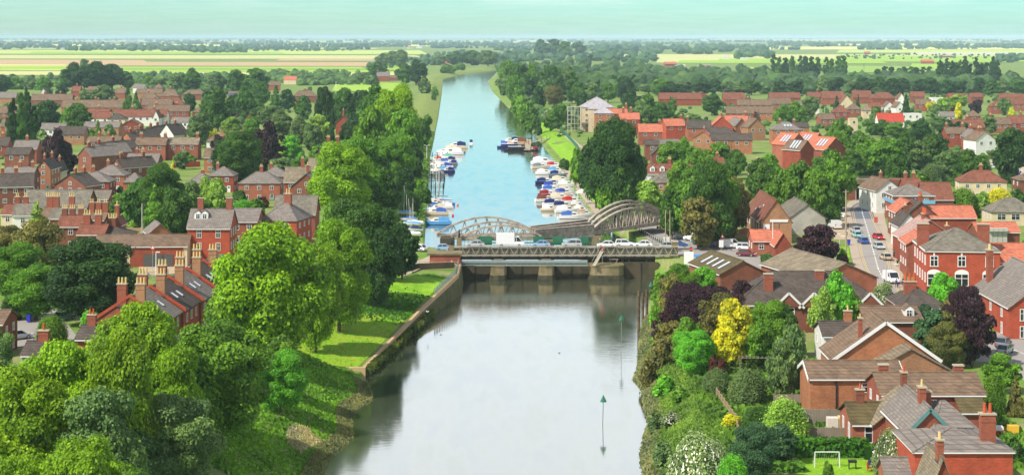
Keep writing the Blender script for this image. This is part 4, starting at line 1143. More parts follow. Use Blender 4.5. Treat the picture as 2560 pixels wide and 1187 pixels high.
# rows and woods: individual trees up to about 300, the rest one mass each
def row(x0, x1, yt, yb, n, w, k, cols, group, jit=6, jb=3):
    for i in range(n):
        t = (i + .5) / n; tree(x0 + (x1 - x0) * t + rng.uniform(-w * .15, w * .15), yt + rng.uniform(-jit, jit), yb + rng.uniform(-jb, jb), w * rng.uniform(.85, 1.25), k, cols[rng.integers(len(cols))], group=group)
row(1925, 2120, 140, 196, 12, 24, 'p', 'kkdd', 'row of poplars beyond the right estate')
row(2190, 2330, 168, 200, 9, 26, 'p', 'dkk', 'ragged poplars beyond the right estate', 5)
row(2345, 2500, 150, 212, 12, 26, 'p', 'kkd', 'tall poplars near the right edge', 12)
row(1600, 1900, 205, 240, 9, 50, 'r', 'dkeg', 'woodland belt behind the right estate', 8, 4)
row(1900, 2560, 196, 238, 19, 50, 'r', 'dkke', 'woodland belt behind the right estate', 6, 4)
def lumps(name, label, quads, n, hpx, cols, D0=None):
    """one mass of far trees; quads = (x0, x1, ybase0, ybase1)"""
    Vs = []; Fs = []; tt = []; o = 0; tot = sum((q[1] - q[0]) for q in quads)
    for q in quads:
        k = max(2, int(n * (q[1] - q[0]) / tot))
        xs = rng.uniform(q[0], q[1], k); ys = rng.uniform(q[2], q[3], k)
        for a, b_ in zip(xs, ys):
            x, D = P(a, b_); s = D / F; hh = hpx * (q[4] if len(q) > 4 else 1) * s * rng.uniform(.6, 1.2) * (b_ - HY) / (((q[2] + q[3]) / 2) - HY); hh = min(hh, 22) if len(q) < 6 else hh
            r = hh * rng.uniform(.45, .8)
            base = I2V if b_ > 150 else I1V; fc = I2F if b_ > 150 else I1F
            v = base * (1 + .18 * rng.normal(size=(len(base), 1))) * np.array([r, r, hh * .52]) + np.array([x, D, hh * .42]); v[:, 2] = np.maximum(v[:, 2], 0)
            Vs.append(v); Fs.append(fc + o); o += len(v); tt += [float(np.clip(rng.normal(.5, .2), 0, 1))] * len(fc)
    me = bpy.data.meshes.new(name); me.from_pydata(np.concatenate(Vs).tolist(), [], np.concatenate(Fs).tolist()); me.materials.append(LEAF)
    a = me.attributes.new('tint', 'FLOAT', 'FACE'); a.data.foreach_set('value', np.array(tt, dtype=np.float32))
    o_ = ob(name, me, color=C(*cols, .8)); o_['kind'] = 'stuff'; o_['label'] = label; o_['category'] = 'trees'; return o_
lumps('woodland', 'dense mixed woodland filling the ground behind the riverside and right estate', [(1300, 1600, 165, 232), (1560, 1920, 185, 235), (1900, 2560, 205, 238)], 520, 30, (80, 112, 56))
lumps('hedgerow', 'low green hedgerow and young trees edging the left fields', [(0, 160, 196, 226), (330, 760, 190, 215), (640, 960, 186, 206), (340, 640, 215, 240), (760, 920, 208, 215)], 420, 15, (96, 130, 60))
lumps('garden_trees', 'scattered garden trees and bushes between the left houses', [(0, 520, 245, 340, .8), (480, 900, 225, 400), (0, 90, 380, 520, .6), (540, 800, 400, 470, .7)], 430, 17, (82, 118, 54))
lumps('garden_bushes', 'scattered garden bushes between the right estate houses', [(1660, 2560, 262, 350, .9), (1930, 2560, 240, 262, .6), (2130, 2400, 360, 470, 1.4)], 520, 14, (84, 120, 58))
lumps('riverside_scrub', 'scrub and young trees lining the upper right river bank', [(1262, 1300, 180, 230), (1300, 1360, 240, 300), (1250, 1290, 170, 185), (1320, 1440, 280, 310), (1395, 1450, 300, 345, .5)], 130, 18, (92, 124, 62))
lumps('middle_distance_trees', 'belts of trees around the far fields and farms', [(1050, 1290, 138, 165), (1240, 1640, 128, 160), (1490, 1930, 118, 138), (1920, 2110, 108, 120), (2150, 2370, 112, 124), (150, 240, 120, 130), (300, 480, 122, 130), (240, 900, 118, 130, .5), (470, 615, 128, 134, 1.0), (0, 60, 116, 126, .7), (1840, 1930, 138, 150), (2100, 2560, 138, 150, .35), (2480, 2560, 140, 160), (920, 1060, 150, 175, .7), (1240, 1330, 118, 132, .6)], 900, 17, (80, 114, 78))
qs = []
for i in range(190):
    yb = HY + rng.uniform(5, 34) ** 1.0; x = rng.uniform(-120, 2680); qs.append((x, x + rng.uniform(20, 190), yb, yb + .5, .35 + (yb - HY) * .013))
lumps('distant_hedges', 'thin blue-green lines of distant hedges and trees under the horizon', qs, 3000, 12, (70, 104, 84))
lumps('outlying_trees', 'trees and gardens continuing beyond both sides of the town', [(2590, 3300, 240, 700), (-700, -70, 240, 900)], 260, 40, (84, 122, 50))
def fence_line(a, b_, h, m, name, label, z=None, posts=8, cat='fence', solid=True, rail=None, thick=.08, world=False):
    if world: (xa, ya, za), (xb, yb, zb) = a, b_
    else: xa, ya, za = G(*a); xb, yb, zb = G(*b_)
    r = thing(name, cat, ((xa + xb) / 2, (ya + yb) / 2, (za + zb) / 2), 0, label, name.replace('_', ' '), top=h); o = Vector(r.location)
    A_, B_ = Vector((xa, ya, za)) - o, Vector((xb, yb, zb)) - o; n = max(2, int((B_ - A_).length / 2.2))
    if solid:
        mb = MB(); mb.loft([[A_ + Vector((-thick, 0, 0)), A_ + Vector((thick, 0, 0)), A_ + Vector((thick, 0, h)), A_ + Vector((-thick, 0, h))], [B_ + Vector((-thick, 0, 0)), B_ + Vector((thick, 0, 0)), B_ + Vector((thick, 0, h)), B_ + Vector((-thick, 0, h))]], m)
        if abs(xb - xa) > abs(yb - ya):
            mb = MB(); mb.loft([[A_ + Vector((0, -thick, 0)), A_ + Vector((0, thick, 0)), A_ + Vector((0, thick, h)), A_ + Vector((0, -thick, h))], [B_ + Vector((0, -thick, 0)), B_ + Vector((0, thick, 0)), B_ + Vector((0, thick, h)), B_ + Vector((0, -thick, h))]], m)
        mb.build('panel', r)
    else:
        mb = MB()
        for q in (.95, .5, .15): mb.beam(A_ + Vector((0, 0, h * q)), B_ + Vector((0, 0, h * q)), .07, .07, m)
        for i in range(n * 4): p = A_.lerp(B_, i / (n * 4)); mb.beam(p + Vector((0, 0, .05)), p + Vector((0, 0, h * .95)), .04, .04, m)
        mb.build('railing', r)
    mb = MB()
    for i in range(n + 1): p = A_.lerp(B_, i / n); mb.box(p + Vector((0, 0, h / 2 + .08)), (.16, .2, h + .16), m)
    mb.build('post', r); return r
def hedge(pts, h, w, col, label):
    P3 = [G(*p) for p in pts]; r = thing('hedge', 'hedge', P3[0], 0, label, None); o = Vector(P3[0]); Pc = []; Nn = []; core = MB()
    for a, b_ in zip(P3, P3[1:]):
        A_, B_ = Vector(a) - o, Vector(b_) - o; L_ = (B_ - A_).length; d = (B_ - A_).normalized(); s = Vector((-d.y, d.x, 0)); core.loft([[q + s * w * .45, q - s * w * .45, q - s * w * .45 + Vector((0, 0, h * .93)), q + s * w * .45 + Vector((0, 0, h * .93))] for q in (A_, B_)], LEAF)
        n = int(L_ * (2 * h + w) * 22)
        for _ in range(n):
            t = rng.random() * L_; k = rng.random() * (2 * h + w)
            if k < h: p, nn = s * w / 2 + Vector((0, 0, k)), s
            elif k < 2 * h: p, nn = -s * w / 2 + Vector((0, 0, k - h)), -s
            else: p, nn = s * (k - 2 * h - w / 2) + Vector((0, 0, h)), Vector((0, 0, 1))
            q = A_ + d * t + p; Pc.append(tuple(q)); Nn.append(tuple(nn + Vector(rng.normal(size=3)) * .5))
    Vv, Q = cards(np.array(Pc) + rng.normal(0, .06, (len(Pc), 3)), np.array(Nn), .17); ob('foliage', arr_mesh('foliage', Vv, Q, LEAF, rng.uniform(.25, .8, len(Q))), r, color=C(*col, .72))
    core.build('shade_core', r, color=C(*col, .45)); return r  # solid core in darkened leaf colour, painting the shade inside the hedge

# ------------------------------------------------------------------ roads, lawns, yards
asph = mat('asphalt', C(168, 160, 152), .9, .10, .35, spec=.2); asph2 = mat('new_asphalt', C(112, 116, 128), .9, .06, .4); pave = mat('pavement', C(192, 172, 150), .9, .10, .5); grav = mat('gravel_yard', C(196, 172, 140), .95, .15, .5)
lawn = mat('lawn', C(132, 184, 40), .95, .18, .3, spec=.1, var2=C(150, 190, 52), kind='grass'); lawn2 = mat('dry_lawn', C(164, 186, 56), .95, .18, .3, spec=.1, var2=C(128, 178, 34), kind='grass'); line_w = mat('road_line_white', C(238, 236, 228), .7, .05, 1); line_y = mat('road_line_yellow', C(225, 190, 110), .7, .05, 1)
bankg = mat('embankment_grass', C(158, 168, 92), .95, .15, .12, var2=C(128, 150, 70), spec=.05, kind='grass')
road_pts = [(2222, 800), (2196, 735), (2160, 671), (2149, 640), (2136, 577), (2130, 548), (2124, 524), (2134, 513), (2150, 506), (2172, 497), (2230, 492), (2240, 499), (2192, 509), (2180, 524), (2188, 548), (2198, 570), (2210, 596), (2221, 625), (2231, 676), (2256, 735), (2290, 800)]
sheet('pavement', [(2185, 800), (2150, 720), (2128, 640), (2112, 560), (2106, 524), (2122, 505), (2160, 492), (2245, 488), (2250, 502), (2206, 512), (2215, 560), (2236, 625), (2262, 700), (2330, 800)], .05, pave)
sheet('road', road_pts, .10, asph)
sheet('resurfaced_road', [(2131, 548), (2124, 524), (2134, 513), (2150, 506), (2172, 497), (2230, 492), (2240, 499), (2192, 509), (2180, 524), (2187, 548)], .104, asph2)
def offset_line(name, pts, w, z, m, dash=None):
    P3 = [Vector((*P(a, b, z), z)) for a, b in pts]; mb = MB(); acc = 0
    for a, b in zip(P3, P3[1:]):
        d = (b - a); L_ = d.length; d.normalize(); s = Vector((-d.y, d.x, 0)) * w / 2; t = 0
        while t < L_:
            e = min(t + (dash[0] if dash else L_), L_); p, q = a + d * t, a + d * e
            mb.poly([p - s, q - s, q + s, p + s] if (q - p).cross(s).z > 0 else [p + s, q + s, q - s, p - s], m); t = e + (dash[1] if dash else 0.01)
    o = mb.build(name); o['kind'] = 'structure'; return o
ctr = [(2252, 795), (2226, 735), (2195, 671), (2184, 630), (2173, 590), (2163, 556), (2156, 534), (2154, 522), (2160, 515), (2176, 508), (2210, 499)]
offset_line('centre_line', ctr, .28, .112, line_w, (2.2, 1.6))
for dx in (4, 8): offset_line('yellow_line', [(2200 + dx, 735), (2160 + dx, 671), (2149 + dx, 640), (2136 + dx, 577), (2130 + dx, 548), (2125 + dx, 526), (2136 + dx, 515), (2150 + dx, 508.5)], .13, .112, line_y)
for dx in (4, 8): offset_line('yellow_line', [(2255 - dx, 735), (2231 - dx, 676), (2221 - dx, 625), (2210 - dx, 596), (2198 - dx, 570), (2187 - dx, 546), (2180 - dx, 524), (2190 - dx, 512)], .13, .112, line_y)
sheet('quay_road', [(1640, 626), (1740, 648), (1935, 700), (1955, 640), (2010, 665), (2120, 720), (2160, 690), (2080, 640), (1960, 612), (1850, 590), (1740, 580), (1680, 566), (1600, 545), (1560, 552), (1610, 585)], .06, asph)
sheet('yard', [(2060, 530), (2112, 530), (2130, 600), (2085, 600)], .07, grav)
sheet('car_park', [(-40, 780), (140, 775), (200, 850), (-60, 880)], .06, asph)
sheet('yard', [(300, 640), (470, 632), (500, 680), (380, 690)], .07, grav)
sheet('path', [(985, 690), (1040, 655), (1075, 640), (1150, 640), (1150, 655), (1080, 664), (1060, 668), (1010, 692), (985, 706)], .08, pave)
sheet('side_road', [(2420, 905), (2520, 905), (2600, 1000), (2600, 840), (2480, 830), (2400, 840)], .06, asph)
offset_line('white_line', [(2500, 860), (2560, 885)], .2, .068, line_w)
sheet('estate_road', [(2440, 400), (2600, 395), (2600, 470), (2540, 472), (2510, 430)], .06, pave)
sheet('lawn', [(1995, 1145), (2190, 1150), (2215, 1200), (1990, 1200)], .06, lawn)
sheet('lawn', [(2480, 1075), (2600, 1070), (2600, 1110), (2480, 1115)], .06, lawn)
sheet('lawn', [(1760, 612), (1880, 600), (1850, 588), (1700, 592)], .066, lawn)
sheet('lawn', [(2095, 618), (2122, 618), (2125, 645), (2098, 648)], .058, lawn)
def strip(name, side, offa, offb, y0, y1, z, m, n=30):
    v = []; f = []
    for i in range(n + 1):
        y = y0 + (y1 - y0) * i / n
        for o in np.linspace(offa, offb, 7):
            x = float(XL(y)) - o if side < 0 else float(XR(y)) + o; v.append((x, y, (hL(o, y) if side < 0 else hR(o, y)) + z))
    for i in range(n):
        for j in range(6): f.append((i * 7 + j, i * 7 + j + 1, i * 7 + 8 + j, i * 7 + 7 + j))
    if side < 0: f = [q[::-1] for q in f]
    me = arr_mesh(name, np.array(v), np.array(f), m); struct(name, me)
strip('bank_lawn', -1, .8, 17, 273, 352, .07, lawn2); strip('bank_lawn', -1, .8, 14, 318, 352, .12, lawn, 12)
strip('embankment', -1, .4, 18, 700, 2000, .1, bankg, 60); strip('embankment', -1, .4, 24, 2000, 2580, .1, bankg, 20)
strip('bank_lawn', 1, 2.4, 12, 480, 1000, .06, lawn, 40); strip('quay_path', 1, .1, 2.1, 440, 690, .05, pave)
strip('bank_lawn', -1, .6, 9, 470, 760, .06, lawn, 40); strip('bank_path', 1, 12, 15, 620, 1050, .08, pave, 30)

# ------------------------------------------------------------------ the sluice and road bridge
conc = mat('stained_concrete', C(146, 130, 98), .9, .22, .35, var2=C(108, 100, 66)); conc_d = mat('wet_wall', C(88, 76, 56), .9, .2, .4, var2=C(62, 58, 40)); girder = mat('girder_paint', C(172, 164, 144), .7, .08, 1.2); steel = mat('grey_green_steel', C(136, 148, 142), .6, .12, .8); green = mat('green_paint', C(52, 118, 88), .6, .12, .8); darks = mat('dark_timber', C(62, 54, 44), .9, .15, 1); brickm = wmat('bk')
rb = thing('road_bridge', 'bridge', (10, 384, 0), 0, 'long low road bridge over the sluice with a pale zigzag lattice parapet')
mb = MB(); mb.box((0, 6.5, .35), (49, 13, .7), asph); mb.build('deck', rb)
mb = MB(); mb.box((0, .2, -.35), (49, .35, .65), darks); mb.box((0, 6, -.5), (49, .35, .65), darks); mb.build('main_beam', rb)
mb = MB(); x0, x1, zb, zt = -24.2, 26.2, .35, 2.25; n = 24
mb.box(((x0 + x1) / 2, -.55, zb), (x1 - x0, .34, .2), girder); mb.box(((x0 + x1) / 2, -.55, zt), (x1 - x0, .45, .2), girder)
for i in range(n):
    a = x0 + (x1 - x0) * i / n; b = x0 + (x1 - x0) * (i + 1) / n; m_ = (a + b) / 2
    mb.beam((a, -.55, zb), (m_, -.55, zt), .13, .13, girder); mb.beam((m_, -.55, zt), (b, -.55, zb), .13, .13, girder)
mb.build('lattice_parapet', rb)
mb = MB(); mb.box((1, -.2, 1.25), (50, .05, 1.3), mat('mesh_infill', C(122, 116, 100), .8, .1, 1)); mb.build('infill_panel', rb)
mb = MB()
for z in (1.0, 1.6, 2.2): mb.beam((-24, 12.8, z), (25, 12.8, z), .06, .06, green)
for i in range(60): mb.beam((-24 + i * .83, 12.8, .7), (-24 + i * .83, 12.8, 2.2), .05, .05, green)
mb.build('far_railing', rb)
def pier(xc, w, big=False):
    D0 = 379.5; r = MB(); n = 14; rings = []
    for z, k in ((-6.5, 1.08), (-4.2, 1.05), (-3.4, .97), (-1.6, .95), (-1.55, 1.0), (-1.3, 1.0)):
        rings.append([(xc + w / 2 * k * c, D0 + 2 + (3.2 if s_ < 0 else 9) * k * s_, z) for c, s_ in [(math.copysign(abs(math.cos(t_)) ** .45, math.cos(t_)), math.copysign(abs(math.sin(t_)) ** .6, math.sin(t_))) for t_ in [2 * math.pi * (i + .5) / n for i in range(n)]]])
    r.loft(rings[2:], conc); wl = MB(); wl.loft(rings[:3], mat('tide_stain', C(70, 66, 42), .8, .25, .8, var2=C(40, 40, 26))); rt = thing('bridge_pier', 'pier', (xc, D0, -4.5), 0, None, 'stained concrete bridge pier' if not big else 'wide stained concrete pier with a stair', 'piers of the sluice bridge'); rt['label'] = {-3: 'left rounded concrete pier of the sluice, furred with green weed', 7: 'middle rounded concrete pier of the sluice', 20: 'widest stained concrete pier of the sluice with a steel stair on it'}[int(round(xc / 1.0))] if int(round(xc)) in (-3, 7, 20) else 'concrete pier of the sluice'
    o = r.build('shaft', rt); o.location = (-xc, -D0, 4.5); o = wl.build('tide_band', rt); o.location = (-xc, -D0, 4.5); return rt
pier(-2.95, 3.8); pier(7.5 - .1, 3.7); pw = pier(20.4, 7.8, True)
mb = MB(); mb.beam((17.6 - 20.4, -1.9, 3.3), (19.8 - 20.4, 1.5, 6.6), .8, .12, girder)
for s in (-.45, .45): mb.beam((17.6 - 20.4 + s, -1.9, 4.2), (19.8 - 20.4 + s, 1.5, 7.5), .06, .06, girder)
mb.build('stair', pw)
gw = thing('sluice_gates', 'sluice gates', (8, 383, -4.5), 0, 'row of dark stained sluice gates between the piers under the road bridge')
for xa, xb in ((-19, -13.2), (-10.2 + 1.0, -2.6), (1.3, 8.4), (16.6, 23.4)):
    mb = MB(); mb.box(((xa + xb) / 2, 0, .8), (xb - xa + 1, .5, 5.2), conc_d); mb.beam(((xa + xb) / 2, -.35, -1), ((xa + xb) / 2, -.35, 3.3), .2, .2, darks); mb.build('gate', gw)
mb = MB(); mb.box((-8.2 - 7, 2, .5), (12, .6, 4.6), conc_d); mb.build('abutment_wall', gw)
gt = thing('sluice_gantry', 'gantry', (0, 380, 0), 0, 'grey-green steel walkway and pipes running below the lattice parapet')
mb = MB(); mb.tube((-11, .6, -.75), (16.3, .6, -.75), .42, steel, 10); mb.box((2.6, -.3, -1.35), (27.6, 1.6, .14), steel); mb.build('pipe', gt)
mb = MB()
for z in (-.35, -.8): mb.beam((-11, -1.0, z), (16.3, -1.0, z), .06, .06, steel)
for i in range(20): mb.beam((-11 + i * 1.43, -1.0, -1.3), (-11 + i * 1.43, -1.0, -.2), .09, .09, steel)
mb.build('handrail', gt)
for xc in (-2.9, 7.4, 22): mb = MB(); mb.beam((xc - 1.0, 1.5, -.3), (xc + 1.0, 1.5, -.3), .12, .12, girder); mb.beam((xc - .9, 1.5, -.3), (xc - .4, 1.5, -1.3), .1, .1, girder); mb.beam((xc + .9, 1.5, -.3), (xc + .4, 1.5, -1.3), .1, .1, girder); mb.build('bracket', gt)
for nm, a_, b_, ys in (('canal_lock_wall', 24.6, 32.4, 385),):
    mb = MB(); mb.box((28.4, 385.4, -3.2), (8, .8, 5.2), conc_d); mb.box((27, 384.9, -.5), (4.5, .5, .3), conc); mb.box((25.6, 384.9, -2.4), (.35, .3, 4.0), conc); mb.box((29.4, 384.9, -2.4), (.35, .3, 4.0), conc)
    o = mb.build('lock_wall'); o['label'] = 'stained lock wall with pale framed doors at the right end of the sluice'; o['category'] = 'wall'
o = MB(); o.box((8.5, 391.2, -4.7), (41, .5, 4.9), conc_d); w_ = o.build('weir_wall'); w_['label'] = 'dark weir wall beneath the road bridge deck'; w_['category'] = 'wall'
# control house and left retaining wall
ch_ = thing('control_house', 'building', (-14.2, 374.5, 0), 0, 'small red brick control house with a flat concrete roof left of the lattice bridge')
mb = MB(); mb.box((0, 0, -.7), (6.4, 5, 5.0), brickm); mb.build('wall', ch_); mb = MB(); mb.box((-.1, 0, 1.97), (7.4, 5.6, .32), conc); mb.build('roof', ch_)
mb = MB(); mb.tube((1.3, -2.9, .7), (2.8, -2.9, -.6), .07, white, 6); mb.tube((2.8, -2.9, -.6), (2.8, -2.9, -3.6), .07, white, 6); mb.build('drainpipe', ch_)
pl = thing('gate_pillar', 'pillar', (-13.2, 383.6, .1), 0, 'buff stone pillar with a dark ball finial at the left end of the bridge'); mb = MB(); mb.box((0, 0, 1.2), (1.1, 1.1, 2.4), conc); mb.build('shaft', pl); mb = MB(); mb.tube((0, 0, 2.4), (0, 0, 2.9), .25, blackp, 8, .4); mb.tube((0, 0, 2.9), (0, 0, 3.9), .42, blackp, 8, .15); mb.build('finial', pl)
pl = thing('gate_pillar', 'pillar', (-11.9, 396.5, .1), 0, 'buff stone pillar with a dark finial against the left railway arch'); mb = MB(); mb.box((0, 0, 1.3), (1.1, 1.1, 2.6), conc); mb.build('shaft', pl); mb = MB(); mb.tube((0, 0, 2.6), (0, 0, 4.4), .3, blackp, 8, .12); mb.build('finial', pl)
pl = thing('gate_pillar', 'pillar', (35.6, 385, .1), 0, 'weathered stone pillar at the right end of the lattice bridge'); mb = MB(); mb.box((0, 0, 1.5), (1.3, 1.3, 3.0), conc); mb.build('shaft', pl); mb = MB(); mb.box((0, 0, 3.1), (1.5, 1.5, .25), stone); mb.build('cap', pl)
sp_ = mat('sheet_pile_capping', C(205, 172, 128), .85, .14, .6); wall_d = mat('weedy_bank_wall', C(110, 104, 62), .95, .25, .5, var2=C(74, 80, 38))
rw = thing('retaining_wall', 'wall', (-17, 315, -3), 0, 'long retaining wall with a pale capping curving along the left river bank'); o = Vector(rw.location)
ys = [272, 285, 300, 315, 326, 336, 346, 357, 366, 375]; mb = MB(); cp = MB()
for a, b in zip(ys, ys[1:]):
    A_ = Vector((XL(a) + .35, a, 0)) - o; B_ = Vector((XL(b) + .35, b, 0)) - o; za, zb_ = float(WT(a)), float(WT(b)); zo = -o.z
    mb.loft([[A_ + Vector((.9, 0, -6.5 + zo * 0)), A_ + Vector((-.4, 0, -6.5)), A_ + Vector((-.3, 0, za - .15 + 0)), A_ + Vector((.12, 0, za - .15))], [B_ + Vector((.9, 0, -6.5)), B_ + Vector((-.4, 0, -6.5)), B_ + Vector((-.3, 0, zb_ - .15)), B_ + Vector((.12, 0, zb_ - .15))]], wall_d)
    cp.loft([[A_ + Vector((.2, 0, za - 1.1)), A_ + Vector((-.35, 0, za - 1.1)), A_ + Vector((-.35, 0, za)), A_ + Vector((.2, 0, za))], [B_ + Vector((.2, 0, zb_ - 1.1)), B_ + Vector((-.35, 0, zb_ - 1.1)), B_ + Vector((-.35, 0, zb_)), B_ + Vector((.2, 0, zb_))]], sp_)
mb.build('wall_face', rw); cp.build('capping', rw)
mb = MB(); mb.box(Vector((XL(271.5) - .6, 271.6, -4.6)) - o, (2.6, .8, 3.2), sp_); mb.build('end_wall', rw)
for a, b in ((-2, 0),): pass
fence_line((XL(336) + .15, 336, WT(336)), (XL(357) + .15, 357, WT(357)), 1.2, steel, 'railing', 'steel railing on the retaining wall climbing to the brick control house', solid=False, cat='railing', world=True)
fence_line((-11.3, 357, -.2), (-11.3, 369.5, -.2), 1.2, steel, 'railing', 'steel railing on the wall top beside the brick control house', solid=False, cat='railing', world=True)
fence_line((-19.5, 369.5, -.4), (-11.4, 369.5, -.4), 1.1, girder, 'railing', 'pale railing across the front of the brick control house', solid=False, cat='railing', world=True)
gw2 = thing('garden_wall', 'wall', (-22, 355, 0), 0, 'low brown brick wall between the grass bank and the ramp'); mb = MB()
for (xa, ya), (xb, yb) in zip([(-31, 345), (-24, 353), (-19.5, 364), (-12, 366)], [(-24, 353), (-19.5, 364), (-12, 366)]): mb.beam((xa + 22, ya - 355, .45), (xb + 22, yb - 355, .45), .4, 1.2, conc_d)
mb.build('brickwork', gw2)

# ------------------------------------------------------------------ the railway bridge
iron = mat('railway_grey_iron', C(200, 186, 168), .75, .16, .8, var2=C(150, 136, 120)); iron_d = mat('railway_dark_iron', C(120, 110, 100), .8, .15, 1)
rbz = 2.2; Pa, Pb, Pc_, Pe = [Vector((*P(a, b, rbz), rbz)) for a, b in ((1090, 598), (1352, 591), (1474, 584), (1672, 553))]
rl = thing('railway_bridge', 'bridge', tuple(Pb), 0, 'grey iron railway bridge with two triple arches joined by a plate girder, behind the road bridge'); o = Vector(rl.location)
def arch(A_, B_, rise, off, lift, name):
    A_, B_ = A_ - o, B_ - o; d = (B_ - A_); L_ = d.length; d.normalize(); s = Vector((-d.y, d.x, 0)) * off + Vector((0, 0, lift)); mb = MB(); n = 16
    up = lambda t: Vector((0, 0, rise * (1 - (2 * t - 1) ** 2) + .5))
    pt = [A_ + d * L_ * i / n + s for i in range(n + 1)]
    for i in range(n): mb.beam(pt[i] + up(i / n), pt[i + 1] + up((i + 1) / n), .8, .42, iron)
    mb.beam(pt[0] + Vector((0, 0, .1)), pt[-1] + Vector((0, 0, .1)), .4, .9, iron)
    m = int(L_ / 2.5)
    for i in range(m):
        t0, t1, tm = (i + .15) / m, (i + .85) / m, (i + .5) / m; f = lambda t: A_ + d * L_ * t + s
        if rise * (1 - (2 * tm - 1) ** 2) < .8: continue
        for a in (t0, t1): mb.beam(f(a) + Vector((0, 0, .4)), f(tm) + up(tm) - Vector((0, 0, .2)), .2, .2, iron)
    return mb.build(name, rl)
PV = lambda a_, b_: Vector((*P(a_, b_, rbz), rbz))
TRS = [((1152, 599), (1354, 597), 2.5, (1474, 586), (1674, 556), 4.1), ((1128, 595), (1349, 593), 3.0, (1466, 579), (1671, 552), 4.6), ((1092, 591), (1342, 588.5), 3.7, (1458, 572.5), (1668, 548), 5.0)]
for k, (a1, b1, r1, c1, e1, r2) in enumerate(TRS):
    A1, B1, C1, E1 = PV(*a1), PV(*b1), PV(*c1), PV(*e1); arch(A1, B1, r1, 0, 0, 'arch_truss'); arch(C1, E1, r2, 0, 0, 'arch_truss')
    mb = MB(); a, b = B1 - o + Vector((-1.5, 0, .7)), C1 - o + Vector((1, 0, .9))
    mb.beam(a, b, .35, 2.4, iron); mb.beam(a + Vector((0, 0, 1.28)), b + Vector((0, 0, 1.28)), .9, .18, iron); mb.beam(a - Vector((0, 0, 1.28)), b - Vector((0, 0, 1.28)), .9, .18, iron)
    for i in range(14): p = a.lerp(b, i / 13) + Vector((0, -.25, 0)); mb.beam(p - Vector((0, 0, 1.2)), p + Vector((0, 0, 1.2)), .12, .12, iron)
    mb.build('plate_girder', rl)
Pa, Pb, Pc_, Pe = PV(1152, 599), PV(1354, 597), PV(1474, 586), PV(1674, 556)
mb = MB()
for p, q in ((Pa, Pb), (Pb, Pc_), (Pc_, Pe)):
    d = (q - p).normalized(); s = Vector((-d.y, d.x, 0)) * 3.6; mb.beam(p - o + s + Vector((0, 0, -.2)), q - o + s + Vector((0, 0, -.2)), 7.0, .4, iron_d)
mb.build('track_deck', rl)
d = (Pe - Pc_).normalized(); mb = MB(); a = Pe - o - d * 6.5 + Vector((d.y, -d.x, 0)) * .6; n = 12
blk, yel = blackp, mat('hazard_yellow', C(230, 235, 60), .6, .05, 1)
for i in range(n): mb.beam(a + d * i * .52 + Vector((0, 0, -.75)), a + d * (i + 1) * .52 + Vector((0, 0, -.75)), .2, .62, yel if i % 2 else blk)
mb.build('height_warning_beam', rl)
for p, nm in ((Pb, 'a'), (Pc_, 'b')):
    mb = MB(); mb.box(p - o + Vector((1.5, 4, -3.2)), (2.6, 9.5, 5.6), conc); mb.build('pier', rl)
mb = MB(); mb.box(Pe - o + Vector((2.5, 5, -1.5)), (3, 12, 2.8), conc_d); mb.build('abutment', rl)
mb = MB(); mb.box(Pa - o + Vector((-3.2, 5, -1.2)), (3, 10, 2.6), conc_d); mb.build('abutment', rl)
# green railings and gates between the bridges
gr = thing('green_barrier', 'railing', (8, 397.5, 0), 0, 'green painted steel barrier panels between the road and the railway bridge'); 
for xa, xb in ((-7.5, -4.5), (-1.5, 1.2), (4.8, 7.2), (9.2, 11.5), (15.6, 17.2)):
    mb = MB(); mb.box(((xa + xb) / 2 - 8, 0, 1.9), (xb - xa, .3, 1.9), green); mb.build('panel', gr)
mb = MB(); mb.beam((-16, 0, 2.6), (10, 0, 2.6), .15, .15, green); mb.beam((-16, 0, 1.4), (10, 0, 1.4), .15, .15, green); mb.build('rail', gr)
# small railway bridge over the curving street
ub = thing('railway_underbridge', 'bridge', (*P(2166, 500), 0), 0, 'dark brick railway underbridge at the far end of the curving street'); D_ = ub.location[1]; sc_ = D_ / F
mb = MB(); mb.box((0, 1, 5.3), (7.5, 5, 1.3), conc); mb.build('span', ub)
mb = MB(); mb.box((-7.5, 1, 3.0), (8, 6, 6.0), wmat('bd')); mb.build('abutment', ub); mb = MB(); mb.box((8.6, 1, 3.0), (10, 6, 6.0), wmat('bd')); mb.build('abutment', ub)
mb = MB(); mb.box((0, 4.5, 2.6), (7.3, .4, 5.2), blackp); mb.build('painted_passage_shade', ub)  # black panel across the opening, painting in the passage's shade
mb = MB()
for z in (6.4, 6.9): mb.beam((-5, -1.4, z), (6, -1.4, z), .08, .08, girder)
mb.build('handrail', ub)

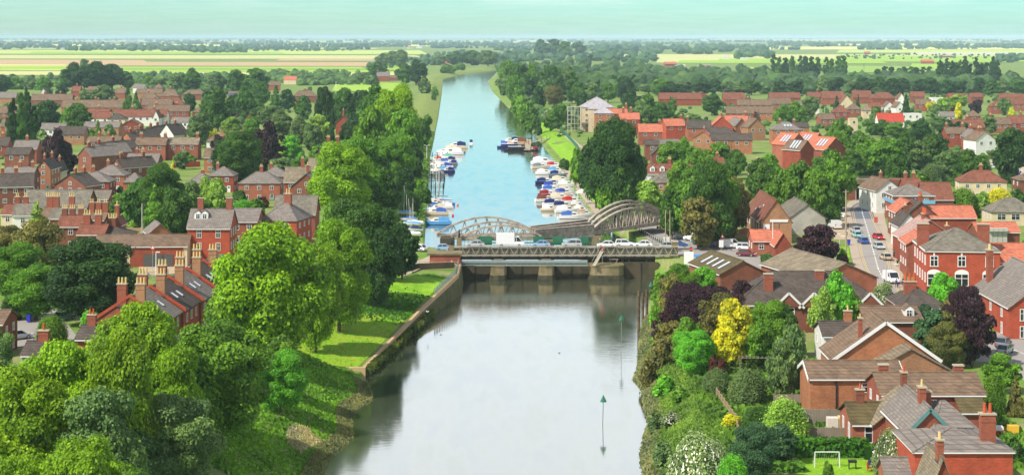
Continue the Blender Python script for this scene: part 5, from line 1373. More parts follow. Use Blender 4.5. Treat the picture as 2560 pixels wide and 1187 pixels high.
# ------------------------------------------------------------------ vehicles
rub = mat('tyre_rubber', (.015, .015, .015), .9, .05, 2); rimm = mat('wheel_rim', (.45, .45, .47), .35, .05, 2, metal=.6); paint = mat('vehicle_paint', obj=True, rough=.28, var=.02, spec=.5); hl = mat('headlight_glass', (.8, .8, .78), .15, 0); tl_ = mat('tail_light_red', (.45, .02, .02), .3, 0); plate = mat('number_plate', (.7, .7, .6), .5, 0)
wb = MB(); wb.tube((0, -.11, 0), (0, .11, 0), .32, rub, 14); WHEEL = wb.mesh('tyre'); wb = MB(); wb.tube((0, -.12, 0), (0, .12, 0), .19, rimm, 10); RIM = wb.mesh('rim')
def carparts(kind):
    L_, w, h = {'car': (4.2, 1.75, 1.45), 'van': (5.0, 1.95, 2.1), 'box_van': (6.4, 2.15, 3.0), 'estate': (4.5, 1.78, 1.6), 'minibus': (5.2, 2.0, 2.4)}[kind]
    b = MB(); g = MB(); hw = w / 2; zb = .62 * 1.35 if kind != 'car' else .82
    if kind == 'car': prof = [(-2.1, .35, .72), (-1.95, .3, .86), (-1.2, .28, .9), (.6, .28, .92), (1.5, .28, .82), (2.0, .3, .66), (2.1, .36, .55)]; cab = [(-1.75, .88), (-1.15, 1.40), (.25, 1.45), (1.0, .90)]
    elif kind == 'estate': prof = [(-2.2, .35, .8), (-2.1, .3, .95), (-1.2, .3, .98), (.7, .3, .98), (1.6, .3, .9), (2.15, .32, .74), (2.25, .4, .6)]; cab = [(-2.05, .95), (-1.85, 1.56), (.3, 1.62), (1.05, .96)]
    elif kind == 'van': prof = [(-2.5, .4, 1.2), (-2.45, .35, 1.25), (1.2, .35, 1.25), (2.1, .35, 1.05), (2.45, .4, .85), (2.5, .45, .6)]; cab = [(-2.48, 1.2), (-2.4, 2.05), (.9, 2.1), (1.75, 1.18)]
    elif kind == 'minibus': prof = [(-2.6, .4, 1.2), (-2.55, .35, 1.25), (1.5, .35, 1.25), (2.3, .35, 1.1), (2.6, .45, .7)]; cab = [(-2.58, 1.2), (-2.5, 2.3), (1.3, 2.4), (2.0, 1.18)]
    else: prof = [(-3.2, .5, .9), (1.0, .45, 1.2), (2.4, .45, 1.2), (3.1, .45, 1.0), (3.2, .5, .6)]; cab = [(.9, 1.15), (.95, 2.2), (1.9, 2.2), (2.6, 1.18)]
    rings = []
    for x, z0, z1 in prof: rings.append([(x, -hw * .96, z0), (x, -hw, (z0 + z1) / 2), (x, -hw * .93, z1), (x, hw * .93, z1), (x, hw, (z0 + z1) / 2), (x, hw * .96, z0)])
    b.loft(rings, paint); a = .90
    (xa, za), (xb, zb_), (xc, zc_), (xd, zd) = cab; k = .80 if kind in ('car', 'estate') else .93
    g.loft([[(xa, -hw * a, za), (xa, hw * a, za), (xb, hw * k, zb_), (xb, -hw * k, zb_)], [(xd, -hw * a, zd), (xd, hw * a, zd), (xc, hw * k, zc_), (xc, -hw * k, zc_)]], glass)
    b.box(((xb + xc) / 2, 0, (zb_ + zc_) / 2 + .02), (xc - xb + .1, 2 * hw * k + .03, .07), paint)
    for s in (-1, 1):
        for (p, q) in (((xa, za), (xb, zb_)), ((xd, zd), (xc, zc_))): b.beam((p[0], s * hw * a, p[1]), (q[0], s * hw * k, q[1]), .09, .09, paint)
        mx_ = (xb + xc) / 2 - .1; b.beam((mx_, s * hw * a, za), (mx_, s * hw * k, zb_), .1, .08, paint)
    if kind in ('van', 'minibus') : 
        lim = .1 if kind == 'van' else -2.6
        if kind == 'van': b.loft([[(x, -hw * .97, 1.1), (x, hw * .97, 1.1), (x, hw * .95, 2.1), (x, -hw * .95, 2.1)] for x in (-2.52, .35)], paint)
    if kind == 'box_van': b.box((-1.15, 0, 1.85), (4.1, 2.15, 2.3), paint)
    lights = [(prof[-1][0] - .04, s * hw * .68, prof[-2][1] * .2 + prof[-1][2] + .02, hl) for s in (-1, 1)] + [(prof[0][0] + .02, s * hw * .75, prof[0][2] - .08, tl_) for s in (-1, 1)]
    Lm = {}
    h_ = MB(); h_.box((0, 0, 0), (.16, .34, .2), hl); t_ = MB(); t_.box((0, 0, 0), (.12, .26, .26), tl_)
    return b.mesh('body', False), g.mesh('window_glass'), h_.mesh('headlight'), t_.mesh('tail_light'), lights, L_, hw
CARS = {k: carparts(k) for k in ('car', 'van', 'box_van', 'estate', 'minibus')}
CC = {'white': (232, 232, 230), 'silver': (178, 180, 182), 'black': (28, 30, 36), 'red': (196, 30, 34), 'blue': (36, 92, 170), 'pale blue': (142, 176, 212), 'maroon': (110, 40, 48), 'aqua': (150, 205, 205), 'grey': (120, 124, 128), 'dark blue': (38, 48, 92), 'teal': (60, 130, 140), 'beige': (190, 176, 150)}
def vehicle(px, py, kind, colr, head, label, z=0.1, group='cars and vans'):
    x, D = P(px, py, z); b, g, h_, t_, li, L_, hw = CARS[kind]
    r = thing({'car': 'car', 'estate': 'estate_car', 'van': 'van', 'box_van': 'box_van', 'minibus': 'minibus'}[kind], {'car': 'car', 'estate': 'car'}.get(kind, 'van'), (x, D, z), R(head), label, None, group)
    ob('body', b, r, color=C(*CC[colr], .9)); ob('window_glass', g, r)
    for sx in (-1, 1):
        for sy in (-1, 1): w = ob('wheel', WHEEL, r, (sx * L_ * .31, sy * (hw - .1), .32)); ob('rim', RIM, w)
    for (lx, ly, lz, m) in li: ob('headlight' if m is hl else 'tail_light', h_ if m is hl else t_, r, (lx, ly, lz))
for a in [(1046, 628, 'car', 'white', 150, 'white car leaving the left end of the road bridge', .1), (1112, 627, 'car', 'pale blue', 0, 'pale blue hatchback beside the left gate pillar'), (1188, 618, 'car', 'silver', 180, 'silver car whose roof shows left of the big white van', .8),
          (1276, 617, 'box_van', 'white', 0, 'big white box van on the road bridge', .8), (1352, 618, 'car', 'pale blue', 180, 'pale blue car right of the big white van on the bridge', .8), (1430, 618, 'estate', 'silver', 180, 'silver estate car in the middle of the road bridge', .8),
          (1516, 619, 'car', 'white', 180, 'white car behind the traffic light on the bridge', .8), (1562, 617, 'estate', 'white', 0, 'white estate car on the right half of the bridge', .8), (1607, 618, 'car', 'white', 180, 'low white hatchback following the white estate car', .8),
          (1672, 622, 'car', 'silver', 0, 'silver car at the right end of the road bridge', .6), (1696, 618, 'car', 'blue', 10, 'blue saloon at the right end of the road bridge', .6),
          (1706, 597, 'minibus', 'silver', 200, 'silver four-wheel-drive parked by the railway bridge trees'), (1735, 603, 'van', 'white', 140, 'white van nose-on at the foot of the tall lamp post'), (1752, 611, 'estate', 'teal', 150, 'teal estate car between the white van and the red car'), (1770, 612, 'car', 'grey', 160, 'small grey car squeezed beside the teal estate car'),
          (1790, 616, 'car', 'red', 175, 'bright red car parked by the warehouse yard'), (1768, 616, 'car', 'white', 150, 'white car partly hidden behind the people in red'), (1827, 621, 'van', 'white', 0, 'white panel van in front of the warehouse'), (1866, 626, 'estate', 'white', -18, 'white saloon right of the white panel van'),
          (1866, 641, 'car', 'maroon', -22, 'maroon car in front of the white saloon'), (2162, 508, 'estate', 'black', 80, 'black car coming out of the railway underbridge'), (2100, 541, 'minibus', 'white', 95, 'white minibus parked at the top of the gravel yard'), (2077, 549, 'car', 'black', 160, 'black car left of the white minibus'),
          (2090, 546, 'car', 'white', 175, 'white car between the black car and the minibus'), (2087, 572, 'van', 'white', 100, 'white van with rear windows in the gravel yard'), (2139, 582, 'car', 'silver', 95, 'silver car behind the aqua car on the street'), (2142, 594, 'car', 'aqua', 95, 'aqua hatchback driving down the left lane of the street'),
          (2158, 609, 'car', 'blue', 95, 'bright blue car in the left lane of the street'), (2196, 599, 'car', 'red', -82, 'red car coming towards the camera on the street'), (2197, 623, 'car', 'silver', -84, 'silver car coming towards the camera behind the beige one'), (2214, 650, 'car', 'beige', 96, 'beige car parked beside the right kerb'),
          (2229, 707, 'van', 'white', -82, 'white van at the near end of the street'), (2482, 422, 'car', 'white', 20, 'white car at the far end of the estate road on the right'), (2514, 437, 'car', 'silver', 30, 'silver car halfway along the estate road on the right'), (2526, 450, 'car', 'white', 100, 'white car near the right edge on the estate road'), (2524, 460, 'car', 'grey', 100, 'grey car behind the hedge near the right edge'),
          (2508, 866, 'car', 'grey', 60, 'grey car parked under the dark purple tree by the side road'), (2512, 884, 'car', 'silver', 60, 'silver car in front of the grey one on the side road'), (66, 788, 'estate', 'white', 10, 'white estate car in the small left car park'), (-4, 795, 'car', 'white', -30, 'white car cut by the left edge of the picture'),
          (46, 848, 'car', 'silver', 40, 'silver car glimpsed through trees at lower left'), (160, 800, 'car', 'teal', 60, 'teal car in shade under the huge dark tree'), (352, 656, 'car', 'dark blue', 180, 'dark blue car parked before the long workshop'), (388, 657, 'estate', 'blue', 20, 'bright blue car parked before the long workshop'),
          (188, 408 + 66, 'car', 'silver', 0, 'silver car in the street left of the blank red gable'), (2540, 432, 'car', 'white', 10, 'white car parked at the right edge of the estate road')]:
    vehicle(*a)

# ------------------------------------------------------------------ boats
gel = mat('boat_white', C(240, 236, 226), .35, .04, 1, spec=.5); canv = mat('boat_canvas', obj=True, rough=.8, var=.06); hullm = mat('hull_paint', obj=True, rough=.35, var=.03); mastm = mat('mast_alloy', C(225, 220, 210), .4, .03, 1)
def hull(L_, B_, h, m, sheer=.35):
    b = MB(); rings = []
    for t in np.linspace(0, 1, 9):
        k = (1 - max(0, (t - .45) / .55) ** 2.2); w = B_ / 2 * (k * .97 + .03) * (.88 + .12 * min(1, t * 4)); z1 = h + sheer * max(0, t - .3) ** 1.5; x = -L_ / 2 + L_ * t
        rings.append([(x, -w, z1), (x - .0, -w * .82, .15), (x - t * .3, -w * .25, -.3), (x - t * .3, w * .25, -.3), (x, w * .82, .15), (x, w, z1)])
    b.loft(rings, m); return b
BM = {}
for nm, (L_, B_, h) in {'cruiser': (7.6, 2.7, 1.0), 'small': (5.6, 2.1, .75), 'big': (10.5, 3.5, 1.4), 'barge': (17, 3.3, 1.0), 'sail': (8.0, 2.5, .85)}.items():
    d = {}; d['hull'] = hull(L_, B_, h, hullm).mesh('hull')
    dk = MB(); dk.box((-.3, 0, h + .03), (L_ * .62, B_ * .8, .06), gel); d['deck'] = dk.mesh('deck')
    cb = MB(); wn = MB(); c2 = MB()
    if nm in ('cruiser', 'small', 'big'):
        x0, x1, hh = -.02 * L_, .30 * L_, (.95 if nm != 'big' else 1.5)
        cb.loft([[(x0, -B_ * .38, h), (x0, B_ * .38, h), (x0 + .1, B_ * .34, h + hh), (x0 + .1, -B_ * .34, h + hh)], [(x1 * .6, -B_ * .36, h), (x1 * .6, B_ * .36, h), (x1 * .5, B_ * .31, h + hh), (x1 * .5, -B_ * .31, h + hh)], [(x1, -B_ * .25, h), (x1, B_ * .25, h), (x1 * .98, B_ * .2, h + .35), (x1 * .98, -B_ * .2, h + .35)]], gel)
        for s in (-1, 1): wn.box(((x0 + x1 * .55) / 2, s * B_ * .355, h + hh * .55), (L_ * .15, .07, hh * .38), glass)
        c2.loft([[(-L_ * .42, -B_ * .4, h), (-L_ * .42, B_ * .4, h), (-L_ * .40, B_ * .3, h + hh * 1.0), (-L_ * .40, -B_ * .3, h + hh * 1.0)], [(-L_ * .15, -B_ * .4, h), (-L_ * .15, B_ * .4, h), (-L_ * .15, B_ * .34, h + hh * 1.45), (-L_ * .15, -B_ * .34, h + hh * 1.45)], [(x0 + .1, -B_ * .38, h), (x0 + .1, B_ * .38, h), (x0 + .1, B_ * .33, h + hh * 1.15), (x0 + .1, -B_ * .33, h + hh * 1.15)]], canv)
    elif nm == 'barge':
        cb.box((-.5, 0, h + .65), (12, 2.7, 1.3), canv); cb.box((-.5, 0, h + 1.36), (12.2, 2.8, .12), gel); cb.box((-5, 0, h + 1.8), (2.5, 2.2, .8), canv)
        for s in (-1, 1):
            for i in range(7): wn.box((-5.4 + i * 1.6, s * 1.37, h + .75), (.9, .06, .5), glass)
        c2.box((4.8, 0, h + .5), (1.6, 2.2, 1.0), canv)
    else:
        cb.loft([[(-.6, -.8, h), (-.6, .8, h), (-.6, .65, h + .55), (-.6, -.65, h + .55)], [(2.2, -.45, h), (2.2, .45, h), (2.1, .35, h + .25), (2.1, -.35, h + .25)]], gel); wn.box((.6, 0, h + .3), (1.6, 1.35, .18), glass)
        c2.tube((.9, 0, h + 1.0), (-2.9, 0, h + .95), .24, canv, 6, .14)
        ms = MB(); ms.tube((.9, 0, h), (.9, 0, h + 9.5), .08, mastm, 6, .05); ms.beam((.9, -.7, h + 6.2), (.9, .7, h + 6.2), .06, .06, mastm); d['mast'] = ms.mesh('mast')
    d['cabin'] = cb.mesh('cabin'); d['cabin_window'] = wn.mesh('cabin_window'); d['canopy' if nm != 'sail' else 'sail_cover'] = c2.mesh('canopy')
    if nm != 'barge': rl_ = MB(); [rl_.beam((L_ * .2, s * B_ * .33, h + .75), (L_ * .48, s * .1, h + 1.05), .05, .05, mastm) for s in (-1, 1)]; [rl_.beam((L_ * q, s * B_ * .3 * (1 - q), h + .1), (L_ * q, s * B_ * .3 * (1 - q), h + .85), .04, .04, mastm) for s in (-1, 1) for q in (.22, .34)]; d['bow_rail'] = rl_.mesh('bow_rail')
    BM[nm] = d
BC = {'white': (240, 238, 232), 'navy': (30, 44, 104), 'blue': (62, 104, 184), 'royal': (52, 78, 168), 'red': (190, 40, 44), 'maroon': (140, 30, 44), 'cream': (226, 210, 180), 'black': (28, 30, 38), 'grey': (120, 130, 140), 'teal': (110, 190, 170), 'brown': (120, 70, 50), 'tan': (190, 160, 130), 'sky': (90, 160, 215)}
BN = {'cruiser': 'cabin_cruiser', 'small': 'small_motorboat', 'big': 'motor_yacht', 'barge': 'barge', 'sail': 'sailing_boat'}
BW = {'cruiser': 'cabin cruiser', 'small': 'small motorboat', 'big': 'large motor yacht', 'barge': 'barge', 'sail': 'sailing boat'}
def boat(px, py, kind, hc, cc_, head, label=None, group='boats moored on the right bank', z=-1.95):
    x, D = P(px, py, z); r = thing(BN[kind], 'boat', (x, D, z), R(head), label, '%s-hulled %s with %s %s' % (hc, BW[kind], 'a ' + cc_ if cc_ != 'white' else 'a white', 'canopy' if kind != 'sail' else 'sail cover'), group, top=1)
    r.scale = (.92, .88, .9)
    if kind == 'barge': r.scale = (.62, .9, .8)
    for k, me in BM[kind].items(): ob(k, me, r, color=C(*BC[hc if k == 'hull' else cc_], .85))
    return r
for i, (px, py, k, hc, cc_) in enumerate([(1358, 412, 'big', 'white', 'white'), (1352, 422, 'cruiser', 'cream', 'grey'), (1386, 419, 'cruiser', 'white', 'red'), (1362, 437, 'cruiser', 'white', 'white'), (1390, 432, 'cruiser', 'cream', 'sky'), (1396, 441, 'cruiser', 'grey', 'navy'),
        (1364, 460, 'cruiser', 'navy', 'navy'), (1402, 455, 'cruiser', 'white', 'cream'), (1382, 470, 'cruiser', 'white', 'royal'), (1418, 467, 'cruiser', 'white', 'white'), (1380, 480, 'cruiser', 'white', 'blue'), (1414, 478, 'small', 'white', 'cream'), (1372, 492, 'cruiser', 'maroon', 'maroon'), (1412, 488, 'cruiser', 'white', 'royal'),
        (1400, 500, 'cruiser', 'cream', 'cream'), (1366, 505, 'cruiser', 'white', 'brown'), (1426, 498, 'small', 'white', 'tan'), (1386, 515, 'cruiser', 'white', 'navy'), (1430, 509, 'cruiser', 'white', 'red'), (1410, 521, 'cruiser', 'cream', 'navy'), (1446, 519, 'small', 'white', 'white'), (1418, 532, 'cruiser', 'white', 'white'),
        (1452, 530, 'small', 'cream', 'white'), (1430, 547, 'cruiser', 'white', 'blue'), (1374, 528, 'small', 'cream', 'white'), (1462, 540, 'small', 'white', 'tan')]):
    boat(px, py, k, hc, cc_, rng.uniform(-6, 6) + 4)
for px, py, k, hc, cc_, hd_ in [(1142, 372, 'big', 'cream', 'navy', 182), (1112, 383, 'cruiser', 'white', 'white', 180), (1130, 388, 'big', 'white', 'white', 182), (1112, 397, 'cruiser', 'white', 'teal', 180), (1120, 405, 'cruiser', 'cream', 'navy', 180), (1102, 410, 'cruiser', 'white', 'blue', 180), (1128, 412, 'small', 'grey', 'navy', 180),
        (1090, 402, 'small', 'white', 'red', 180), (1110, 421, 'cruiser', 'white', 'royal', 180), (1088, 416, 'small', 'white', 'white', 180), (1100, 430, 'cruiser', 'white', 'sky', 180), (1120, 431, 'small', 'navy', 'navy', 180), (1094, 440, 'small', 'white', 'white', 180),
        (1098, 505, 'sail', 'white', 'grey', 180), (1106, 514, 'sail', 'blue', 'blue', 178), (1092, 512, 'small', 'cream', 'cream', 180), (1112, 522, 'small', 'white', 'white', 180), (1094, 526, 'small', 'white', 'cream', 182), (1090, 538, 'cruiser', 'cream', 'blue', 180), (1096, 562, 'cruiser', 'sky', 'sky', 182)]:
    boat(px, py, k, hc, cc_, hd_ + rng.uniform(-4, 4), group='boats moored on the left bank')
boat(1272, 371, 'barge', 'navy', 'navy', 184, 'dark blue barge farthest left in the midstream cluster', 'barges in midstream'); boat(1290, 378, 'barge', 'black', 'black', 182, 'black-hulled barge nearest the camera in midstream', 'barges in midstream')
boat(1294, 362, 'big', 'tan', 'brown', 175, 'brown and cream motor yacht with a tall wheelhouse in midstream', 'barges in midstream'); boat(1278, 360, 'big', 'blue', 'navy', 180, 'blue-canopied motor yacht behind the dark blue barge', 'barges in midstream'); boat(1335, 378, 'small', 'black', 'maroon', 120, 'small dark boat at the end of the timber pontoon', 'barges in midstream')
boat(1178, 360, 'small', 'white', 'navy', 90, 'tiny motorboat travelling alone in the middle of the river', None)
for i in range(3): x, D = P(1083 + i * 6.5, 478 + 26, -2); m_ = thing('mooring_mast', 'mast', (x, D, -2), 0, 'tall bare boat mast, %s of the three above the left sailing boats' % ('left', 'middle', 'right')[i], group='bare masts on the left bank'); mb = MB(); mb.tube((0, 0, 0), (.2, 0, 14), .1, mastm, 6, .06); mb.build('pole', m_); mb = MB(); mb.beam((-.8, 0, 9), (.9, 0, 9), .08, .08, mastm); mb.build('spreader', m_)
# left bank dinghies ashore and staging
for i, (px, py, c1) in enumerate([(1014, 540, 'sky'), (1022, 556, 'blue'), (1030, 568, 'sky'), (1034, 582, 'navy'), (1038, 566, 'white'), (1018, 528, 'red'), (1030, 594, 'white')]):
    x, D, z = G(px, py); r = thing('sailing_dinghy', 'boat', (x, D, z + .5), R(170), None, 'covered %s sailing dinghy on the grass' % c1, 'dinghies stored on the left bank'); ob('hull', BM['small']['hull'], r, color=C(*BC['white'], .85)).scale = (.8, .8, .7)
    mb = MB(); mb.loft([[(-2.1, -.8, .5), (-2.1, .8, .5), (-2.1, 0, .8)], [(0, -.85, .55), (0, .85, .55), (0, 0, 1.0)], [(2.1, -.2, .75), (2.1, .2, .75), (2.1, 0, .85)]], canv); mb.build('cover', r, color=C(*BC[c1], .9)); mb = MB(); mb.tube((.5, 0, .6), (.3 + .3 * (i % 3), 0, 6.6), .06, mastm, 6, .04); mb.build('mast', r)
def staging(name, label, p0, p1, w, z, n, m):
    a, b = Vector((*P(*p0, z), z)), Vector((*P(*p1, z), z)); r = thing(name, 'jetty', tuple(a), 0, label); d = b - a; mb = MB(); mb.beam((0, 0, 0), d, w, .15, m); mb.build('deck', r); mb = MB(); s = Vector((-d.y, d.x, 0)).normalized() * w / 2
    for i in range(n + 1):
        for k in (-1, 1): q = d * i / n + s * k; mb.tube(q + Vector((0, 0, -3)), q + Vector((0, 0, 1.3)), .1, darks, 5)
    mb.build('pile', r)
wood = mat('weathered_wood', C(178, 160, 130), .9, .15, 1)
staging('jetty', 'timber landing stage reaching from the right bank to the midstream boats', (1318, 376), (1322, 350), 3.0, -1.3, 4, wood); staging('gangway', 'pale footbridge linking the landing stage to the right bank', (1326, 358), (1392, 342), 1.6, -.3, 3, girder)
for i in range(6): staging('jetty', 'narrow finger jetty, %s from the camera on the left bank' % ['nearest', 'second', 'third', 'fourth', 'fifth', 'sixth'][i], (1068, 470 - i * 16), (1108 + i * 2, 469 - i * 16), .5, -1.2, 4, darks)

# ------------------------------------------------------------------ street furniture
galv = mat('galvanised_pole', C(196, 192, 182), .5, .06, 1)
def lamp(px, py, pyt, label, arms=(1,), m=galv, al=1.6):
    x, D, z = G(px, py); h = (py - pyt) * D / F; r = thing('street_lamp', 'street lamp', (x, D, z), 0, label); mb = MB(); mb.tube((0, 0, 0), (0, 0, h), .13, m, 7, .08); mb.build('column', r)
    for s in arms: mb = MB(); mb.tube((0, 0, h - .1), (s * al, 0, h + .1), .06, m, 5); mb.build('arm', r); mb = MB(); mb.box((s * (al + .3), 0, h + .08), (.8, .3, .16), white); mb.build('lamp_head', r)
def pole(px, py, pyt, label, m=wood, rad=.14, name='utility_pole', cat='pole', cross=0):
    x, D, z = G(px, py); h = (py - pyt) * D / F; r = thing(name, cat, (x, D, z), 0, label); mb = MB(); mb.tube((0, 0, 0), (0, 0, h), rad, m, 7, rad * .75); mb.build('shaft', r)
    if cross: mb = MB(); mb.beam((-cross, 0, h - .4), (cross, 0, h - .4), .1, .1, m); mb.build('crossarm', r)
lamp(1727, 606, 480, 'tallest white lamp post, beside the right end of the road bridge', (1,), white, .6); lamp(2074, 655, 587, 'double-armed lamp post in front of the purple tree by the street', (-1, 1)); lamp(2099, 640, 592, 'thin lamp post right of the double-armed one', (1,), galv, .5); lamp(357, 590, 548, 'curved lamp post in the yard behind the long workshop', (1,))
lamp(2215, 735, 662, 'swan-neck lamp post at the near end of the street', (1,)); lamp(1067, 398, 364, 'small double-headed lamp on the left bank by the boats', (-1, 1), white, .5); lamp(2538, 440, 394, 'lamp post at the right edge of the estate road', (-1,))
lamp(1706, 350, 330, 'white-headed lamp between the orange and slate houses', (1,), white, .4); lamp(2062, 290, 268, 'lamp post above the brown roofs of the right estate', (1,), white, .5); lamp(390, 690, 632, 'white globe lamp beside the blue car at the workshop', (1,), white, .1)
pole(2115, 650, 476, 'tall timber telegraph pole left of the street', wood, .2, cross=.7); pole(2140, 510, 473, 'short grey pole beside the railway underbridge', galv, .1); pole(355, 640, 510, 'thin grey mast left of the long workshop', galv); pole(440, 585, 545, 'wooden pole behind the long workshop', wood); pole(1664, 618, 526, 'thin wooden pole just right of the hazard beam', wood); pole(1675, 618, 526, 'second thin wooden pole right of the hazard beam', wood)
pole(1546, 660, 552 + 60, 'slender pole rising from the widest pier', galv, .08); pole(2060, 650, 617, 'white short post between the sheds and the purple tree', white, .14); pole(1932, 640, 555, 'white flagpole in front of the orange-roofed annexe', white, .1, 'flagpole'); pole(1932 + 16, 628, 560, 'black lamp standard right of the flagpole', blackp, .1); pole(855, 410, 355, 'grey mast among the left riverside gardens', galv); pole(732, 425, 400, 'short grey post above the hipped slate houses', galv); pole(2160, 175, 160, 'tall pylon-like pole by the far right fields', darks, .3); pole(840, 250, 205, 'white flagpole by the left playing field', white, .2, 'flagpole')
for px, zt_ in ((1506, 1.2), (1728, .4)):
    x, D = P(px, 640 if px < 1600 else 648, .35); r = thing('traffic_light', 'traffic light', (x, 380.5, -1.0), 0, 'river traffic light showing red, %s' % ('mounted over the widest pier' if px < 1600 else 'at the right end of the lattice parapet')); r.location.x = (px - CX) / F * 380.5
    mb = MB(); mb.tube((0, 0, 0), (0, 0, 2.0), .08, galv, 6); mb.build('post', r); mb = MB(); mb.box((0, 0, 2.6), (.5, .4, 1.7), blackp); mb.build('housing', r); mb = MB(); mb.tube((0, -.24, 3.05), (0, -.20, 3.05), .17, mat('red_signal', (.8, .02, .02), .4, 0, emit=(1, .02, .03)), 10); mb.build('red_lamp', r)
for px, py, pyt, nm in ((1552, 880, 787, 'upper'), (1506, 1062, 987, 'lower'), (1626, 770, 704, 'far, leaf-hidden')):
    x, D = P(px, py, -4.5); h = (py - pyt) * D / F; r = thing('channel_marker', 'channel marker', (x, D, -4.5), 0, '%s green triangular channel marker on a thin pole in the river' % nm); mb = MB(); mb.tube((0, 0, -2), (.12, 0, h - .8), .04, darks if nm == 'lower' else steel, 6); mb.build('pole', r); mb = MB(); mb.tube((.12, 0, h - .95), (.12, 0, h), .48, green, 6, .02); mb.build('topmark', r)
for i, (px, py, pyt) in enumerate([(1597, 828, 728), (1607, 800, 733), (1617, 795, 725)]):
    x, D = P(px, py, -4.5); h = (py - pyt) * D / F; mb = MB(); mb.tube((0, 0, -3), (0, 0, h), .3, mat('old_pile', C(120, 100, 72), .95, .25, 1, var2=C(60, 52, 40)), 8, .26); o = thing('mooring_pile', 'mooring post', (x, D, -4.5), 0, 'tall weathered timber pile in the water, %s of three by the right bank' % ('leftmost', 'middle', 'rightmost')[i], me=mb.mesh('mooring_pile'), group='timber piles by the right bank')
for i in range(14):
    px, py = 1598 + i * 5.0, 581 + i * 2.6; x, D = P(px, py, .1); mb = MB(); mb.tube((0, 0, 0), (0, 0, 1.05), .12, blackp, 6); mb.tube((0, 0, .78), (0, 0, .9), .13, white, 6); thing('bollard', 'bollard', (x, D, .1), 0, None, 'black bollard with a white band', 'bollards along the quay road', me=mb.mesh('bollard'))
binm = mat('bin_blue', C(48, 66, 200), .5, .05, 1)
for px, py in ((2213, 523), (2219, 531), (2224, 540), (2227, 547), (2239, 607), (2244, 608), (2122, 613), (2487, 400), (2544, 425), (2548, 442), (72, 806)):
    x, D = P(px, py, .1); r = thing('wheelie_bin', 'bin', (x, D, .1), 0, None, 'blue wheelie bin', 'blue wheelie bins'); mb = MB(); mb.loft([[(-.25, -.3, .08), (.25, -.3, .08), (.25, .3, .08), (-.25, .3, .08)], [(-.33, -.38, 1.15), (.33, -.38, 1.15), (.33, .38, 1.15), (-.33, .38, 1.15)]], binm); mb.build('bin_body', r); mb = MB(); mb.box((0, 0, 1.2), (.72, .84, .09), binm); mb.build('lid', r)
for px, py, w_, nm in ((813, 818, .5, 'black litter bin with a white emblem under the riverside trees'),):
    x, D, z = G(px, py); r = thing('litter_bin', 'bin', (x, D, z), 0, nm); mb = MB(); mb.tube((0, 0, 0), (0, 0, 1.2), .35, blackp, 10, .38); mb.build('bin_body', r); mb = MB(); mb.tube((0, 0, 1.2), (0, 0, 1.3), .42, blackp, 10, .1); mb.build('lid', r)
# metal ducts behind the hotel
for i in range(4):
    x, D = P(2475 + i * 12, 622, 0); r = thing('ventilation_duct', 'duct', (x, D, 0), 0, 'grey metal ventilation duct, %s of four behind the hotel' % ('first', 'second', 'third', 'fourth')[i], group='ducts behind the hotel'); mb = MB(); mb.box((0, 0, 2.2), (1.0, 1.0, 4.4), galv); mb.box((0, -.6, 4.3), (1.02, 1.3, .7), galv); mb.build('casing', r)
# signs
def sign(px, py, h, w_, hh, m, label, tri=False, border=None):
    x, D, z = G(px, py); r = thing('road_sign', 'sign', (x, D, z), 0, label); mb = MB(); mb.tube((0, .05, 0), (0, .05, h), .05, galv, 5); mb.build('post', r); mb = MB()
    if tri: mb.loft([[(-w_ / 2, y_, h), (w_ / 2, y_, h), (0, y_, h + hh)] for y_ in (-.06, 0)], mat('sign_red', C(200, 40, 40), .5, 0)); mb.loft([[(-w_ * .3, y_, h + .12), (w_ * .3, y_, h + .12), (0, y_, h + hh * .75)] for y_ in (-.08, -.06)], white)
    else: mb.box((0, -.03, h + hh / 2), (w_, .05, hh), m)
    mb.build('sign_plate', r)
sign(382, 700, 6.0, 1.1, .95, None, 'triangular warning sign above the near terrace chimneys', True); sign(1803, 628, .8, 1.0, 1.6, white, 'white roadside board beside the white panel van'); sign(1806, 626, 2.7, 1.0, .85, None, 'triangular warning sign on the roadside board', True); sign(2190, 565, .8, .9, 1.4, mat('banner_red', C(205, 90, 80), .6, 0), 'small red banner sign at the pub kerb'); sign(2205, 530, 1.2, .8, 1.8, white, 'white board sign on the right pavement by the bins'); sign(1666, 616, .5, 1.4, 1.6, white, 'white board at the right end of the bridge'); sign(1722, 668, .6, 2.0, 2.6, white, 'white framed notice stand below the right traffic light')
sign(2480 - 28, 730, 5, .3, 1.0, blackp, 'small black lantern bracket left of the clipped purple tree')

